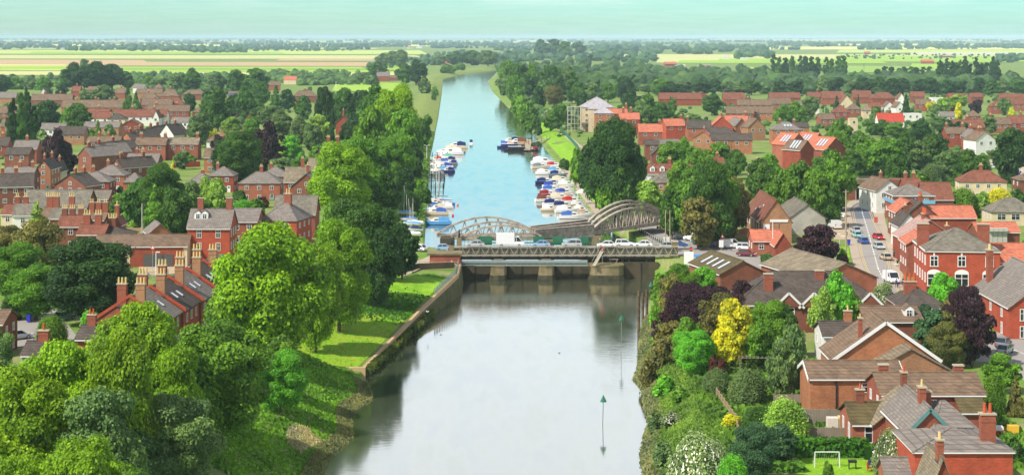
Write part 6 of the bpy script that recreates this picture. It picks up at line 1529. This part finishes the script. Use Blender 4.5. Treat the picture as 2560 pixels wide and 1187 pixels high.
# ------------------------------------------------------------------ people
skin = mat('skin', C(222, 176, 148), .6, .03, 3); hairm = mat('hair', (.03, .02, .015), .8, .1, 5)
PM = {}
def person_mesh(shirt, trous):
    k = (shirt, trous)
    if k in PM: return PM[k]
    J = [(0, 0, .95, .15), (0, 0, 1.2, .14), (0, 0, 1.42, .12), (0, 0, 1.5, .055), (0, 0, 1.62, .10), (0, 0, 1.7, .085), (.10, 0, .88, .10), (.12, -.08, .5, .065), (.12, .0, .08, .045), (.12, -.14, .03, .04), (-.10, 0, .88, .10), (-.11, .1, .5, .065), (-.11, .16, .08, .045), (-.11, .03, .03, .04),
         (.19, 0, 1.40, .065), (.26, .03, 1.13, .045), (.27, -.1, .9, .033), (.27, -.14, .82, .03), (-.19, 0, 1.40, .065), (-.26, -.03, 1.13, .045), (-.28, -.12, .92, .033), (-.28, -.16, .84, .03)]
    E = [(0, 1), (1, 2), (2, 3), (3, 4), (4, 5), (0, 6), (6, 7), (7, 8), (8, 9), (0, 10), (10, 11), (11, 12), (12, 13), (2, 14), (14, 15), (15, 16), (16, 17), (2, 18), (18, 19), (19, 20), (20, 21)]
    me = bpy.data.meshes.new('p'); me.from_pydata([j[:3] for j in J], E, []); o = bpy.data.objects.new('p', me); COL.objects.link(o)
    md = o.modifiers.new('s', 'SKIN')
    for i, j in enumerate(J): me.skin_vertices[0].data[i].radius = (j[3], j[3])
    me.skin_vertices[0].data[0].use_root = True
    o.modifiers.new('u', 'SUBSURF').levels = 1
    dg = bpy.context.evaluated_depsgraph_get(); m2 = bpy.data.meshes.new_from_object(o.evaluated_get(dg)); bpy.data.objects.remove(o); m2.name = 'body'
    m2.materials.clear()
    for m in (skin, mat('shirt_' + shirt, C(*CC.get(shirt, (200, 200, 200)), .9), .9, .05, 3), mat('trousers_' + trous, C(*CC.get(trous, (40, 40, 50)), .9), .9, .05, 3)): m2.materials.append(m)
    for p in m2.polygons:
        c = p.center; p.material_index = 2 if c.z < .97 and abs(c.x) < .22 else (1 if c.z < 1.46 and not (abs(c.x) > .2 and c.z < 1.02) else 0)
    h = MB(); h.loft([[(math.cos(a) * r_, math.sin(a) * r_ + .02, z) for a in np.linspace(0, 5.5, 8)] for z, r_ in ((1.60, .115), (1.70, .12), (1.79, .05))], hairm)
    PM[k] = (m2, h.mesh('hair')); return PM[k]
for px, py, s_, t_, hd_, lab in [(1772, 622, 'red', 'white', 20, 'person in a red top and pale trousers beside the red car'), (1778, 620, 'red', 'dark blue', 60, 'second person in red, just right of the first'), (1783, 622, 'blue', 'black', -20, 'person in a blue top right of the two in red'), (1828, 628, 'white', 'dark blue', 180, 'person in a white top and dark trousers in front of the white van'),
        (1500, 610, 'beige', 'grey', 90, 'pedestrian on the bridge behind the white car by the red light'), (1742, 618, 'dark blue', 'black', 0, 'person in dark clothes at the stone pillar'), (2150, 512, 'white', 'black', 10, 'person in a white top crossing by the underbridge'), (2194, 530, 'black', 'black', 30, 'left walker in black on the pavement by the pub'), (2200, 529, 'black', 'grey', 10, 'right walker in black on the pavement by the pub'),
        (2235, 646, 'teal', 'black', 30, 'person in teal on the right pavement beside the beige car'), (2242, 645, 'grey', 'black', 0, 'person in grey next to the one in teal'), (2241, 720, 'blue', 'black', 200, 'person in blue behind the white van at the near street end'), (2246, 718, 'white', 'dark blue', 170, 'person in white beside the one in blue near the hotel'), (2258, 716, 'dark blue', 'dark blue', 20, 'person in navy pushing along the hotel front'),
        (2120, 575, 'black', 'black', 0, 'person in black on the left pavement by the gravel yard'), (2117, 590, 'white', 'dark blue', 0, 'person in white on the left pavement below the gravel yard'), (2244, 668, 'black', 'black', 0, 'lone dark figure against the hotel side wall')]:
    x, D = P(px, py, .1); z = .1 if px != 1500 else .8
    if px == 1500: x, D = P(px, 611, .8)
    r = thing('person', 'person', (x, D, z), R(hd_), lab); b_, h_ = person_mesh(s_, t_); ob('body', b_, r); ob('hair', h_, r)

# ------------------------------------------------------------------ gardens, fences, hedges, small things
wf = mat('fence_wood', C(150, 138, 120), .9, .16, 1, kind='rib'); wf2 = mat('fence_new_wood', C(176, 152, 120), .9, .14, 1); hg = (84, 140, 36)
fence_line((2015, 1062), (2130, 1062), 1.9, wf, 'garden_fence', 'grey panelled garden fence left of the mossy roof'); fence_line((1985, 1107), (2130, 1107), 1.8, wf, 'garden_fence', 'weathered slatted fence in front of the stacked bricks'); fence_line((1768, 960), (1838, 1060), 1.2, wf2, 'bank_fence', 'light timber fence running down the top of the right bank', solid=False); fence_line((1838, 1062), (1872, 1187), 1.3, wf2, 'bank_fence', 'light timber fence continuing to the bottom edge', solid=False)
fence_line((1935, 1015), (2025, 1015), 1.5, wf, 'garden_fence', 'short grey fence left of the orange-brick wall'); fence_line((1396, 320), (1445, 375), 1.8, green, 'green_fence', 'long green mesh fence beside the path below the apartment block'); fence_line((250, 712), (420, 690), 1.2, galv, 'railing', 'pale railings behind the near terrace chimneys', solid=False, cat='railing'); fence_line((1690, 600), (1760, 590), 1.8, galv, 'railing', 'grey palisade fence behind the silver four-wheel-drive', solid=False, cat='railing')
fence_line((1905, 760), (1985, 700), 2.2, galv, 'railing', 'pale palisade fence between the mossy workshop and the long shed', solid=False, cat='railing'); fence_line((1770, 596), (1890, 600), 1.6, sp_, 'garden_wall', 'pale buff garden wall behind the parked cars', cat='wall'); fence_line((2310, 420), (2395, 405), 1.2, wmat('bk'), 'garden_wall', 'red brick boundary wall by the estate road', cat='wall')
fence_line((433, 421), (500, 418), 2.0, wmat('rv'), 'garden_wall', 'bright red brick garden wall behind the hipped houses', cat='wall'); fence_line((305, 590), (400, 588), 1.8, sp_, 'garden_wall', 'buff wall enclosing the yard behind the workshop', cat='wall'); fence_line((1135, 880), (1136, 879), .1, conc, 'stone_block', 'small stone block', cat='stone') if False else None
hedge([(1985, 1140), (2170, 1140)], 1.9, 1.6, hg, 'thick clipped hedge behind the football goal'); hedge([(2170, 1150), (2275, 1120)], 1.4, 1.2, hg, 'hedge rising towards the green-trimmed gable'); hedge([(2520, 1160), (2600, 1160)], 1.5, 1.4, (60, 100, 34), 'dark hedge at the right edge beside the nearest house'); hedge([(1945, 640), (1980, 650)], 2.6, 2.6, (110, 170, 40), 'bright clipped block hedge in front of the small orange gable')
hedge([(1910, 655), (1946, 668)], 1.6, 1.6, (90, 130, 60), 'rough hedge left of the block hedge'); hedge([(2440, 468), (2560, 462)], 1.6, 1.4, (74, 110, 50), 'hedge beneath the brown hipped house'); hedge([(1880, 1178), (2010, 1180)], 1.0, 1.2, (110, 160, 50), 'low hedge at the bottom beside the football lawn')
hedge([(1770, 935), (1960, 925)], 1.7, 1.8, (120, 150, 60), 'overgrown hedge beneath the pergola'); hedge([(2380, 1010), (2480, 1015)], 1.3, 1.2, (70, 110, 40), 'hedge right of the long brown-roofed house')
x, D = P(2068, 1168, .06); r = thing('football_goal', 'goal', (x, D, .06), 0, 'small white-framed football goal on the lawn'); mb = MB()
for a, b in (((-1.4, 0, 0), (-1.35, 0, 1.7)), ((1.4, 0, 0), (1.35, 0, 1.7)), ((-1.35, 0, 1.7), (1.35, 0, 1.7)), ((-1.35, 0, 1.7), (-1.3, 1.2, 0)), ((1.35, 0, 1.7), (1.3, 1.2, 0))): mb.tube(a, b, .06, white, 6)
mb.build('frame', r); mb = MB(); [mb.beam((-1.3 + i * .26, 1.15, .05), (-1.3 + i * .26, .02, 1.68), .015, .015, white) for i in range(11)]; mb.build('net', r)
x, D = P(2206, 1175, .06); r = thing('parasol', 'parasol', (x, D, .06), 0, 'white garden parasol over the table by the flowering shrub'); mb = MB(); mb.tube((0, 0, 0), (0, 0, 2.3), .03, wood, 6); mb.build('pole', r); mb = MB(); mb.tube((0, 0, 1.95), (0, 0, 2.45), 1.15, white, 8, .05); mb.build('canopy', r)
x, D = P(2206, 1176, .06); r = thing('garden_table', 'table', (x - .1, D - .3, .06), 0, 'brown garden table under the white parasol'); mb = MB(); mb.box((0, 0, .72), (1.7, .9, .06), mat('table_wood', C(140, 80, 50), .7, .1, 2)); mb.build('tabletop', r)
for sx in (-.75, .75):
    for sy in (-.35, .35): mb = MB(); mb.box((sx, sy, .345), (.07, .07, .69), MATS['table_wood']); mb.build('leg', r)
for i, (dx, dy, c_) in enumerate([(-1.5, -.4, 'red'), (-1.1, .8, 'dark blue'), (1.3, .2, 'beige')]):
    r = thing('garden_chair', 'chair', (x + dx, D + dy, .06), R(90 + 60 * i), '%s garden chair beside the brown table' % {'red': 'red-covered', 'dark blue': 'dark blue', 'beige': 'pale wooden'}[c_]); m = mat('chair_' + c_, C(*CC[c_], .9), .8, .05, 2); mb = MB(); mb.box((0, 0, .44), (.5, .5, .06), m); mb.build('seat', r); mb = MB(); mb.box((0, .24, .75), (.5, .06, .6), m); mb.build('backrest', r)
    for sx in (-.21, .21):
        for sy in (-.21, .21): mb = MB(); mb.box((sx, sy, .2), (.05, .05, .4), m); mb.build('leg', r)
x, D = P(2131, 1172, .06); r = thing('barbecue', 'barbecue', (x, D, .06), 0, 'black barbecue stand on the lawn right of the goal'); mb = MB(); mb.box((0, 0, .85), (.9, .5, .25), blackp); mb.build('firebox', r)
for sx in (-.38, .38): mb = MB(); mb.box((sx, 0, .36), (.06, .4, .72), blackp); mb.build('leg', r)
x, D = P(2095, 1075, 0); r = thing('brick_stack', 'bricks', (x, D, 0), 0, 'stack of pale wrapped bricks behind the slatted fence'); mb = MB(); mb.box((-.7, 0, .9), (1.3, 1.2, 1.3), mat('wrap_white', C(240, 225, 210), .5, .05, 2)); mb.box((1.0, .1, .95), (1.9, 1.2, 1.4), mat('wrap_cream', C(235, 215, 150), .5, .05, 2)); mb.build('pallet_load', r); mb = MB(); mb.box((.2, 0, .12), (3.8, 1.4, .2), wood); mb.build('pallet', r)
x, D = P(2518, 1085, 0); r = thing('garden_toys', 'toys', (x, D, 0), 0, 'heap of white, red and yellow garden toys right of the tall chimney'); [(lambda mb, c_, p, q: (mb.box(p, q, c_), mb.build('toy', r)))(MB(), c_, p, q) for c_, p, q in ((white, (-1.2, 0, .6), (1.3, 1, .7)), (mat('toy_yellow', C(245, 190, 60), .4, 0), (.7, 0, .6), (1.2, 1, .9)), (mat('toy_red', C(220, 50, 50), .4, 0), (-.9, -.8, .3), (1.5, .6, .4)))]
x, D = P(2090, 905, 0); r = thing('pergola', 'pergola', (*P(1885, 935), 0), 0, 'grey timber pergola among the near right gardens'); mb = MB(); [mb.beam((-2.2 + i * .55, -.9, 2.5), (-2.2 + i * .55, .9, 2.5), .08, .12, wf) for i in range(9)]; mb.beam((-2.4, -.7, 2.38), (2.4, -.7, 2.38), .12, .12, wf); mb.beam((-2.4, .7, 2.38), (2.4, .7, 2.38), .12, .12, wf); mb.build('roof_beam', r)
for sx in (-2.1, 2.1):
    for sy in (-.7, .7): mb = MB(); mb.box((sx, sy, 1.16), (.12, .12, 2.32), wf); mb.build('post', r)
def dish(px, py, z, rad, label, m):
    D = F * (H - z) / (py - HY); x = (px - CX) / F * D; r = thing('satellite_dish', 'satellite dish', (x, D - .5, z), 0, label, top=0); mb = MB(); mb.tube((0, -.05, 0), (0, .1, -.0), rad, m, 14, rad * .5); mb.build('reflector', r); mb = MB(); mb.tube((0, .1, 0), (.1, .7, -.2), .03, galv, 5); mb.build('bracket', r)
dish(2249, 1097, 4.0, .5, 'grey satellite dish on the left of the green-trimmed gable', galv); dish(2327, 1078, 5.6, .4, 'white satellite dish on the green-trimmed gable', white); dish(2448, 1168, 3.0, .35, 'dark satellite dish on the wall of the nearest house', blackp)
def bird(px, py, z, label, fly=False):
    x, D = P(px, py, z); r = thing('gull', 'bird', (x, D, z), R(40), label, top=0); mb = MB(); n = 8
    mb.loft([[(xx, rr * math.cos(a), .12 + zz + rr * math.sin(a)) for a in np.linspace(0, 2 * math.pi, n, endpoint=False)] for xx, rr, zz in ((-.3, .01, .05), (-.15, .07, .02), (0, .11, 0), (.14, .09, .02), (.2, .05, .09), (.25, .055, .15), (.31, .05, .15), (.34, .015, .13), (.40, .006, .12))], mat('gull_white', C(235, 232, 225), .7, .03, 3)); mb.build('body', r, smooth=True)
    for s in (-1, 1): mb = MB(); e = .55 if fly else .03; mb.loft([[(-.12, s * .08, .15), (.1, s * .08, .15), (.1, s * .08, .18)], [(-.22 if not fly else -.1, s * (.1 if not fly else .35), .16 + e * .3), (0, s * (.11 if not fly else .35), .16 + e * .3), (0, s * (.11 if not fly else .35), .18 + e * .3)], [(-.35, s * (.06 if not fly else .7), .15 + e * .2), (-.25, s * (.07 if not fly else .7), .15 + e * .2), (-.25, s * (.07 if not fly else .7), .16 + e * .2)]], MATS['gull_white']); mb.build('wing', r)
bird(1398, 882, -4.5, 'gull floating in the middle of the near river'); bird(1102, 836, -4.5, 'gull floating near the left retaining wall'); bird(1069, 782, -1.5, 'white gull flying past the retaining wall', True)
for px, py, c_ in ((1144, 515, 'orange buoy'), (1132, 541, 'red buoy')): x, D = P(px, py, -2); mb = MB(); mb.loft([[(rr * math.cos(a), rr * math.sin(a), z) for a in np.linspace(0, 2 * math.pi, 9, endpoint=False)] for z, rr in ((-.2, .1), (0, .3), (.25, .33), (.5, .2), (.6, .04))], mat('buoy_' + c_[:3], C(235, 110, 80) if c_[0] == 'o' else C(215, 60, 60), .5, 0)); thing('mooring_buoy', 'buoy', (x, D, -2), 0, c_ + ' floating beyond the left sailing boats', me=mb.mesh('mooring_buoy'))
x, D = P(1455, 497, .3); r = thing('white_gazebo', 'gazebo', (x, D, 0), 0, 'small white gazebo tent on the grass beside the right quay'); mb = MB(); mb.tube((0, 0, 2.0), (0, 0, 3.1), 2.1, white, 4, .1); mb.build('canopy', r)
for sx in (-1.3, 1.3):
    for sy in (-1.3, 1.3): mb = MB(); mb.box((sx, sy, 1.0), (.08, .08, 2.0), white); mb.build('leg', r)
x, D = P(1862, 597, 0); r = thing('parasol', 'parasol', (x, D, 0), 0, 'orange parasol beside the warehouse annexe'); mb = MB(); mb.tube((0, 0, 0), (0, 0, 2.4), .04, wood, 6); mb.build('pole', r); mb = MB(); mb.tube((0, 0, 1.7), (0, 0, 2.6), 2.6, mat('orange_canvas', C(235, 130, 90), .8, .05, 2), 8, .05); mb.build('canopy', r)
x, D = P(1768, 668, 0); r = thing('blue_shelter', 'shelter', (x, D, 0), 0, 'low shelter with a bright blue roof at the right end of the sluice'); mb = MB(); mb.box((0, 0, 2.3), (5.5, 3.0, .15), mat('bright_blue_roof', C(60, 150, 220), .5, .05, 2)); mb.build('roof', r); mb = MB(); mb.box((0, 0, 1.1), (5.0, 2.6, 2.2), white); mb.build('wall', r)
# scaffold on the apartment block
x, D = P(1438, 332); r = thing('scaffold', 'scaffold', (x, D, 0), 0, 'tall pale scaffold against the left side of the apartment block'); mb = MB()
for i in range(5):
    for j in range(3): mb.tube((-3.6 + i * 1.7, j * 2.5, 0), (-3.6 + i * 1.7, j * 2.5, 13), .09, galv, 4)
for k in range(1, 7): [mb.beam((-3.8, j * 2.5, k * 2.1), (3.4, j * 2.5, k * 2.1), .08, .08, galv) for j in range(3)]
mb.build('tube_frame', r); mb = MB(); [mb.box((-.2, 2.5, k * 2.1 + .1), (7.2, 5, .08), wood) for k in (2, 4, 6)]; mb.build('boards', r)

# far farms and barns
for i, (px, py, w_, h_, rc, wc) in enumerate([(1570 + 60, 172, 16, 6, 'wt', 'wh'), (1675, 168, 30, 12, 'or', 'bk'), (1700, 168, 26, 6, 'wt', 'wh'), (1760, 168, 30, 6, 'pk', 'cr'), (2318, 162, 30, 12, 'or', 'bk'), (2370, 146, 24, 7, 'pk', 'bk'), (2168, 138, 14, 8, 'or', 'bk'), (2170, 107, 30, 4, 'wt', 'wh'), (650, 121, 16, 6, 'pk', 'bk'), (1120, 162, 22, 7, 'or', 'bo'), (1025, 123, 14, 5, 'or', 'wh'), (1048, 122, 14, 6, 'wt', 'wh'), (107, 116, 34, 5, 'wt', 'cr'), (155, 126, 12, 5, 'wt', 'wh'), (1350, 143, 20, 6, 'pk', 'cr'), (1400, 141, 14, 8, 'or', 'bk'), (1860, 151, 18, 6, 'wt', 'wh'), (1815, 150, 20, 6, 'wt', 'wh'), (2000, 166, 12, 4, 'wt', 'wh'), (330, 106, 26, 4, 'pk', 'wh'), (900, 105, 12, 5, 'wt', 'wh'), (1420, 102, 30, 3, 'wt', 'wh'), (1500, 103, 40, 3, 'wt', 'wh'), (1590, 102, 30, 3, 'wt', 'wh'), (520, 113, 20, 4, 'wt', 'wh'), (2440, 98, 24, 3, 'wt', 'wh')]):
    D = F * H / (py - HY); s = D / F; x = (px - CX) * s; w2 = w_ * s / 2; h2 = h_ * s * .55; mb = MB(); mb.box((0, 0, h2 / 2), (2 * w2, w2, h2), wmat(wc)); m2_ = MB(); rr = h_ * s * .45
    r = thing('farm_building', 'barn' if wc == 'wh' else 'farmhouse', (x, D, 0), R(rng.uniform(-15, 15)), None, '%s farm building with %s roof far across the fields' % (WC[wc][1], RC[rc][1]), 'farm buildings across the fields', top=h2); mb.build('wall', r); m2_.loft([[(xx, -w2 * .56, h2), (xx, w2 * .56, h2), (xx, 0, h2 + rr)] for xx in (-w2 * 1.05, w2 * 1.05)], rmat(rc)); m2_.build('roof', r)
for i, px in enumerate((318, 336)): x, D = P(px, 110); mb = MB(); s = D / F; mb.loft([[(9 * s * math.cos(b_) * math.cos(a), 9 * s * math.cos(b_) * math.sin(a), 6 * s * math.sin(b_)) for a in np.linspace(0, 2 * math.pi, 12, endpoint=False)] for b_ in (0, .4, .8, 1.2, 1.5)], steel); thing('domed_tank', 'tank', (x, D, 0), 0, '%s of two pale domed tanks on the far left horizon' % ('left', 'right')[i], me=mb.mesh('domed_tank'))

# rough grass and reeds on the banks (uncountable)
def tufts(name, label, n, samp, size, col, hgt=1.0, spread=.35):
    Pc = []
    while len(Pc) < n:
        q = samp()
        if q: Pc.append(q)
    Pc = np.array(Pc); nn = unit(n) * np.array([1, 1, .35]) + np.array([0, -.3, .2]); nn /= np.linalg.norm(nn, axis=1)[:, None]
    Vv, Q = cards(Pc, nn, size); Vv[:, 2] = Pc[:, 2].repeat(4) + (Vv[:, 2] - Pc[:, 2].repeat(4)) * hgt + size * hgt * .5
    o = ob(name, arr_mesh(name, Vv, Q, LEAF, np.clip(rng.normal(.5, .2, n) + .25 * np.sin(Pc[:, 0] * .8) * np.sin(Pc[:, 1] * .33), 0, 1)), color=C(*col, .8)); o['kind'] = 'stuff'; o['label'] = label; o['category'] = 'grass'; return o
def sR(a, b, y0, y1):
    def f(): y = rng.uniform(y0, y1); o = rng.uniform(a, b); x = float(XR(y)) + o; return (x, y, hR(o, y))
    return f
def sL(a, b, y0, y1):
    def f(): y = rng.uniform(y0, y1); o = rng.uniform(a, b); x = float(XL(y)) - o; return (x, y, hL(o, y))
    return f
tufts('rough_grass', 'tall rough grass and weeds covering the right river bank', 26000, sR(1.0, 9.5, 195, 300), .18, (128, 162, 66), 1.4)
tufts('reed_fringe', 'grey-brown mud-stained reeds along the right waterline', 14000, sR(-.5, 1.8, 195, 330), .17, (150, 154, 106), 1.6)
tufts('reed_fringe', 'brown dried reeds along the left waterline', 11000, sL(-.6, 1.6, 195, 268), .16, (144, 146, 96), 1.7)
tufts('reed_bed', 'pale straw-coloured reed bed on the lower left bank', 3000, lambda: (lambda a_, r__: (lambda o_, y: (float(XL(y)) - o_, y, hL(o_, y)))(3.6 + r__ * math.cos(a_) * 1.7 * (1 + .35 * math.sin(3 * a_)), 221 + r__ * math.sin(a_) * 6 * (1 + .3 * math.sin(2 * a_ + 1))))(rng.uniform(0, 6.28), rng.uniform(0, 1) ** .5), .15, (196, 184, 146), 1.9)
tufts('rough_grass', 'long green grass on the lower left bank', 26000, sL(1.4, 22, 195, 271), .19, (124, 172, 46), 1.1)
tufts('lawn_grass', 'uneven mown grass on the lawn above the retaining wall', 15000, sL(.9, 22, 272, 356), .13, (134, 184, 44), .7)
tufts('shore_weeds', 'darker tangle of weeds across the middle of the left grass bank', 4000, lambda: (lambda o_, y: (float(XL(y)) - o_, y, hL(o_, y)))(rng.uniform(.8, 15), 322 + rng.normal(0, 5)), .24, (84, 132, 40), 1.2)
tufts('bank_weeds', 'green weeds growing on the foot of the left retaining wall', 1500, lambda: (lambda y: (float(XL(y)) + rng.uniform(.6, 1.6), y, rng.uniform(-4.4, -3.4)))(rng.uniform(272, 330)), .3, (96, 110, 44), 1.2)
tufts('quay_weeds', 'rough grass strip along the left bank of the upper river', 9000, sL(.3, 14, 420, 900), .4, (104, 140, 56), 1.0)
tufts('garden_plants', 'mixed garden plants and borders between the near right houses', 12000, lambda: (lambda p: p if hR(p[0] - float(XR(p[1])), p[1]) > -.3 and not (2000 < pix(*p)[0] < 2200 and pix(*p)[1] > 1140) else None)((rng.uniform(24, 62), rng.uniform(195, 262), .0)), .3, (110, 150, 54), 1.3)
tufts('lane_verge', 'long grass and scrub beyond the bend of the street', 6000, lambda: (rng.uniform(122, 165), rng.uniform(560, 700), 0.0), .5, (112, 150, 64), 1.2)
tufts('cow_parsley', 'pale flower heads speckling the right bank', 700, sR(1.5, 9, 200, 300), .13, (235, 228, 190), .6)
tufts('cow_parsley', 'pale flower heads speckling the lower left bank', 350, sL(3, 16, 200, 260), .12, (240, 236, 210), .6)

# ------------------------------------------------------------------ haze
mb = MB(); hz = bpy.data.materials.new('haze_air'); hz.use_nodes = True; t = hz.node_tree; t.nodes.clear(); vo = t.nodes.new('ShaderNodeVolumePrincipled'); vo.inputs['Color'].default_value = (.70, .96, 1.0, 1); vo.inputs['Density'].default_value = 6.0e-5; vo.inputs['Anisotropy'].default_value = -.2
mo = t.nodes.new('ShaderNodeOutputMaterial'); t.links.new(vo.outputs[0], mo.inputs['Volume'])
mb.box((0, 40000, 24), (130000, 84000, 69), hz); o = mb.build('haze'); o['kind'] = 'stuff'; o['label'] = 'thin blue haze in the air over the plain'; o['category'] = 'haze'

# ------------------------------------------------------------------ labels: place every unlabelled thing among its landmarks
LM = [(1427, 625, 'the lattice road bridge'), (1575, 535, 'the right railway arch'), (1220, 560, 'the left railway arch'), (2395, 660, 'the brick hotel'), (2283, 490, 'the blue-fascia pub'), (2020, 725, 'the long dark-roofed house'), (430, 720, 'the near chimney-pot terrace'), (520, 560, 'the house with two white dormers'),
      (350, 610, 'the long low workshop'), (1500, 280, 'the pale-roofed apartment block'), (2230, 298, 'the bright red roof'), (145, 370, 'the left purple beech'), (1535, 370, 'the giant domed tree'), (680, 680, 'the tallest bright green tree'), (2165, 590, 'the curving street'), (1900, 530, 'the red-tiled warehouse'), (2325, 1080, 'the green-trimmed gable'),
      (1822, 810, 'the vivid yellow tree'), (1285, 365, 'the midstream barges'), (220, 690, 'the huge dark round tree'), (135, 495, 'the big tiled hall'), (755, 460, 'the tall-chimneyed brick house'), (520, 445, 'the two hipped slate houses'), (240, 190, 'the dark copse'), (2030, 165, 'the long poplar row'), (2458, 440, 'the brown hipped house'),
      (2040, 380, 'the rooflight blocks'), (1800, 330, 'the new orange-roofed estate'), (350, 285, 'the long white terrace'), (960, 190, 'the lone farmhouse'), (1750, 1130, 'the white-blossomed bush'), (2140, 940, 'the brown-tiled house'), (2430, 345, 'the white-bayed brick terrace'), (700, 165, 'the left meadow'), (985, 320, 'the left riverside avenue'), (1670, 420, 'the three-dormer house'), (700, 950, 'the lone fresh-green tree'),
      (120, 1060, 'the bottom left corner'), (2560, 1100, 'the right edge'), (1430, 480, 'the right-hand marina'), (1100, 400, 'the upper left moorings'), (1100, 530, 'the lower left moorings'), (1700, 243, 'the long red-brown roof'), (1240, 180, 'the river bend'), (1690, 165, 'the red farm'), (2320, 155, 'the lone brick farm'), (2410, 170, 'the right-edge poplars'), (600, 250, 'the solar-roofed house'), (50, 290, 'the left-edge poplars'), (2400, 830, 'the side-road purple tree'), (1820, 700, 'the mossy-roofed workshop'), (1620, 950, 'the right river bank'), (2200, 240, 'the far brown roofs'), (1400, 120, 'the far wood'), (80, 120, 'the far left farms'), (2480, 130, 'the far right fields')]
bpy.context.view_layer.update()
def describe():
    groups = {}
    for o, px, py, desc in THINGS:
        px = min(max(px, -60), 2620); py = min(max(py, 92), 1240)
        lx, ly, ln = min(LM, key=lambda l: (l[0] - px) ** 2 + ((l[1] - py) * 1.8) ** 2); dx, dy = px - lx, (py - ly) * 1.8; d = math.hypot(dx, dy)
        if d < 18: rel = 'beside'
        elif abs(dx) > abs(dy): rel = ('left of' if dx < 0 else 'right of'); rel = ('just ' if abs(dx) < 60 else 'well ' if abs(dx) > 170 else '') + rel
        else: rel = ('behind' if dy < 0 else 'in front of'); rel = ('just ' if abs(dy) < 45 else 'far ' if abs(dy) > 150 else '') + rel
        groups.setdefault('%s %s %s' % (desc or o.name.split('.')[0].replace('_', ' '), rel, ln), []).append((px, py, o))
    ordn = ['', 'second', 'third', 'fourth', 'fifth', 'sixth', 'seventh', 'eighth', 'ninth', 'tenth', 'eleventh', 'twelfth']; cnt = ['', 'one', 'two', 'three', 'four', 'five', 'six', 'seven', 'eight', 'nine', 'ten', 'eleven', 'twelve']
    for k, v in groups.items():
        v.sort(key=lambda q: q[0]); n = len(v)
        for i, (px, py, o) in enumerate(v):
            if n == 1: o['label'] = k; continue
            if n == 2: w = 'the %s one' % ('left' if i == 0 else 'right')
            elif n <= 12: w = ('leftmost' if i == 0 else 'rightmost' if i == n - 1 else ordn[i] + ' from left') + ' of ' + cnt[n]
            else: w = ('leftmost' if i == 0 else 'rightmost' if i == n - 1 else (ordn[i] if i < 12 else str(i + 1) + 'th') + ' from left')
            o['label'] = k + ', ' + w
            if 'group' not in o: o['group'] = (o.get('category', 'thing') + 's near ' + k.split(' the ')[-1]).strip()
    for o in COL.objects:
        if o.parent is None and o.get('label') and len(o['label'].split()) > 16: o['label'] = ' '.join(o['label'].split()[:16])
describe()
